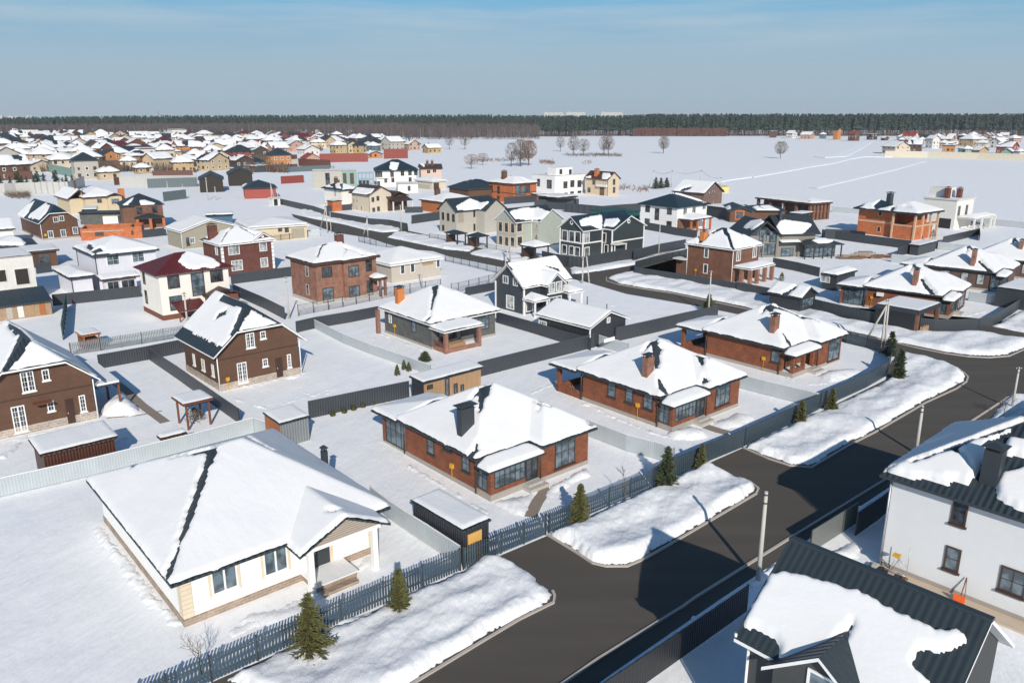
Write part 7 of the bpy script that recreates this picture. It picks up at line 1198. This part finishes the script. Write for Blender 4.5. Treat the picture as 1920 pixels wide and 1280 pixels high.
# ------------------------------------------------------------------ woods (one mass each)
PGN = plain('pine_green', (.020, .040, .030), .9, var=.35, scale=.08); PTR = plain('pine_trunks', (.20, .13, .10), .9); BTR = plain('birch_bark', (.36, .33, .31), .9); BTW = plain('birch_twigs', (.082, .062, .062), .9, var=.3, scale=.06); BT2 = plain('alder_twigs', (.13, .055, .045), .9, var=.2, scale=.1)
def top(px):
    q = ((-100, 21.5), (0, 22), (300, 25), (900, 26.4), (1020, 25.0), (1160, 25.2), (1220, 27.2), (2000, 27.4))
    for (a, u), (b, v) in zip(q, q[1:]):
        if a <= px <= b: return u+(v-u)*(px-a)/(b-a)
    return 26
def wood(name, label, x0, x1, D0, D1, n, kind, hf=1.0, seed=1, m=None):
    mb = MB(); rnd = random.Random(seed)
    for _ in range(n):
        D = D0+(D1-D0)*rnd.random()**1.6; px = rnd.uniform(x0, x1); X = (px-960)/FL*D*1.0; Y = D; h = top(px)*hf*rnd.uniform(.80, 1.04); r = h*.13 if kind == 'pine' else h*.17
        if kind == 'pine':
            mb.tube([(X, Y, -1), (X+rnd.uniform(-.6, .6), Y, h*.9)], .22, PTR, 3, .12, cap=False)
            for k in range(16):
                z = h*(.34+.66*rnd.random()**.75); f = 1-(z/h-.34)/.66; R = r*(.25+.9*f); a = rnd.uniform(0, 2*pi); x, y = X+cos(a)*R*.6, Y+sin(a)*R*.6; s = R*.75+.5
                mb.face([(x-s*sin(a), y+s*cos(a), z-s*.5), (x+s*sin(a), y-s*cos(a), z-s*.35), (X+cos(a)*.2, Y+sin(a)*.2, z+s*1.0)], PGN)
        else:
            mb.tube([(X, Y, -1), (X+rnd.uniform(-.8, .8), Y, h*.95)], .16 if rnd.random() < .7 else .3, BTR if rnd.random() < .3 else BRK, 3, .06, cap=False)
            for k in range(26):
                z = h*(.12+.86*rnd.random()); a = rnd.uniform(0, 2*pi); R = r*rnd.random()*(1.1-z/h*.6); x, y = X+cos(a)*R, Y+sin(a)*R; l = rnd.uniform(1.2, 3)
                mb.face([(x-.16, y, z), (x+cos(a)*l*.35, y+sin(a)*l*.3, z+l), (x+.16, y, z)], m or BTW)
    o = mb.build(name); tag(o, label, 'woods', kind='stuff')
wood('pine_wood', 'dark green pine wood closing the horizon', -60, 1990, 1110, 1560, 7000, 'pine')
wood('pine_wood', 'front edge of the pine wood behind the snowfield', 1020, 1990, 1075, 1125, 1500, 'pine', 1.0, 5)
wood('birch_wood', 'brown leafless birch wood behind the left village', -60, 1010, 1000, 1110, 3400, 'birch', .64, 2)
wood('birch_wood', 'mixed pines among the birches left of the pine wood', 780, 1080, 1040, 1100, 260, 'pine', .9, 8)
wood('alder_thicket', 'low reddish thicket at the foot of the pine wood', 1180, 1350, 1062, 1074, 700, 'birch', .34, 3, BT2)
wood('birch_wood', 'grey-brown young trees behind the green bushes', 680, 1010, 930, 990, 300, 'birch', .5, 4)
# ------------------------------------------------------------------ city blocks and masts beyond the woods
CB = plain('pale_tower_block', (.50, .49, .45), .9)
for i, (x, w_, t) in enumerate(((18, 22, 213), (34, 10, 217), (60, 22, 219), (88, 12, 218.5), (1035, 34, 212.5), (1075, 34, 212), (1140, 38, 211.8))):
    D = 3800; X = (x-960)/FL*D; z = CH+(215-t+.7)/FL*D; ww = w_/FL*D; b = MB().box(-ww/2, ww/2, 0, 16, 0, z, CB).box(-ww/2+6, -ww/2+14, 4, 10, z, z+3, CB); e = thing('apartment_block', ('tallest pale city block beyond the wood at the far left', 'narrow pale city block beside the tallest one at the far left', 'low wide pale city block at the left horizon', 'small pale city block, rightmost of the left horizon group', 'left half of the long pale city block above the woods', 'right half of the long pale city block above the woods', 'separate pale city block above the pine wood')[i], 'building', (X, D, 0)); b.build('wall', e)
    for k in range(3): MB().box(-ww/2+2, ww/2-2, -.25, -.02, z-4-k*5, z-3-k*5, GD).build('window_band', e)
for x, t, lb in ((322, 207, 'red and white mast above the birch wood on the horizon'), (1294, 209, 'thin lattice mast above the pine wood on the horizon')):
    D = 2000; z = CH+(215-t)/FL*D; e = thing('mast', lb, 'mast', ((x-960)/FL*D, D, 0)); MB().tube([(0,0,0),(0,0,z*.5)], 1.0, OWL, 5).build('lower_shaft', e); MB().tube([(0,0,z*.5),(0,0,z)], .8, WC['red'], 5, .3).build('upper_shaft', e)
# ------------------------------------------------------------------ air
hz = MB().box(-4500, 4500, -70, 4500, -1, 75, None if False else SNG); o = hz.build('haze'); tag(o, kind='stuff')
hm = bpy.data.materials.new('haze_air'); hm.use_nodes = True; hn = hm.node_tree; hn.nodes.clear(); pv = hn.nodes.new('ShaderNodeVolumePrincipled'); ou = hn.nodes.new('ShaderNodeOutputMaterial'); hn.links.new(pv.outputs[0], ou.inputs['Volume'])
pv.inputs['Density'].default_value = .0001; pv.inputs['Color'].default_value = (.88, .94, 1, 1); pv.inputs['Anisotropy'].default_value = 0
o.data.materials.clear(); o.data.materials.append(hm)
import sys; print('OBJECTS', len(bpy.data.objects), 'verts', sum(len(m.vertices) for m in bpy.data.meshes))
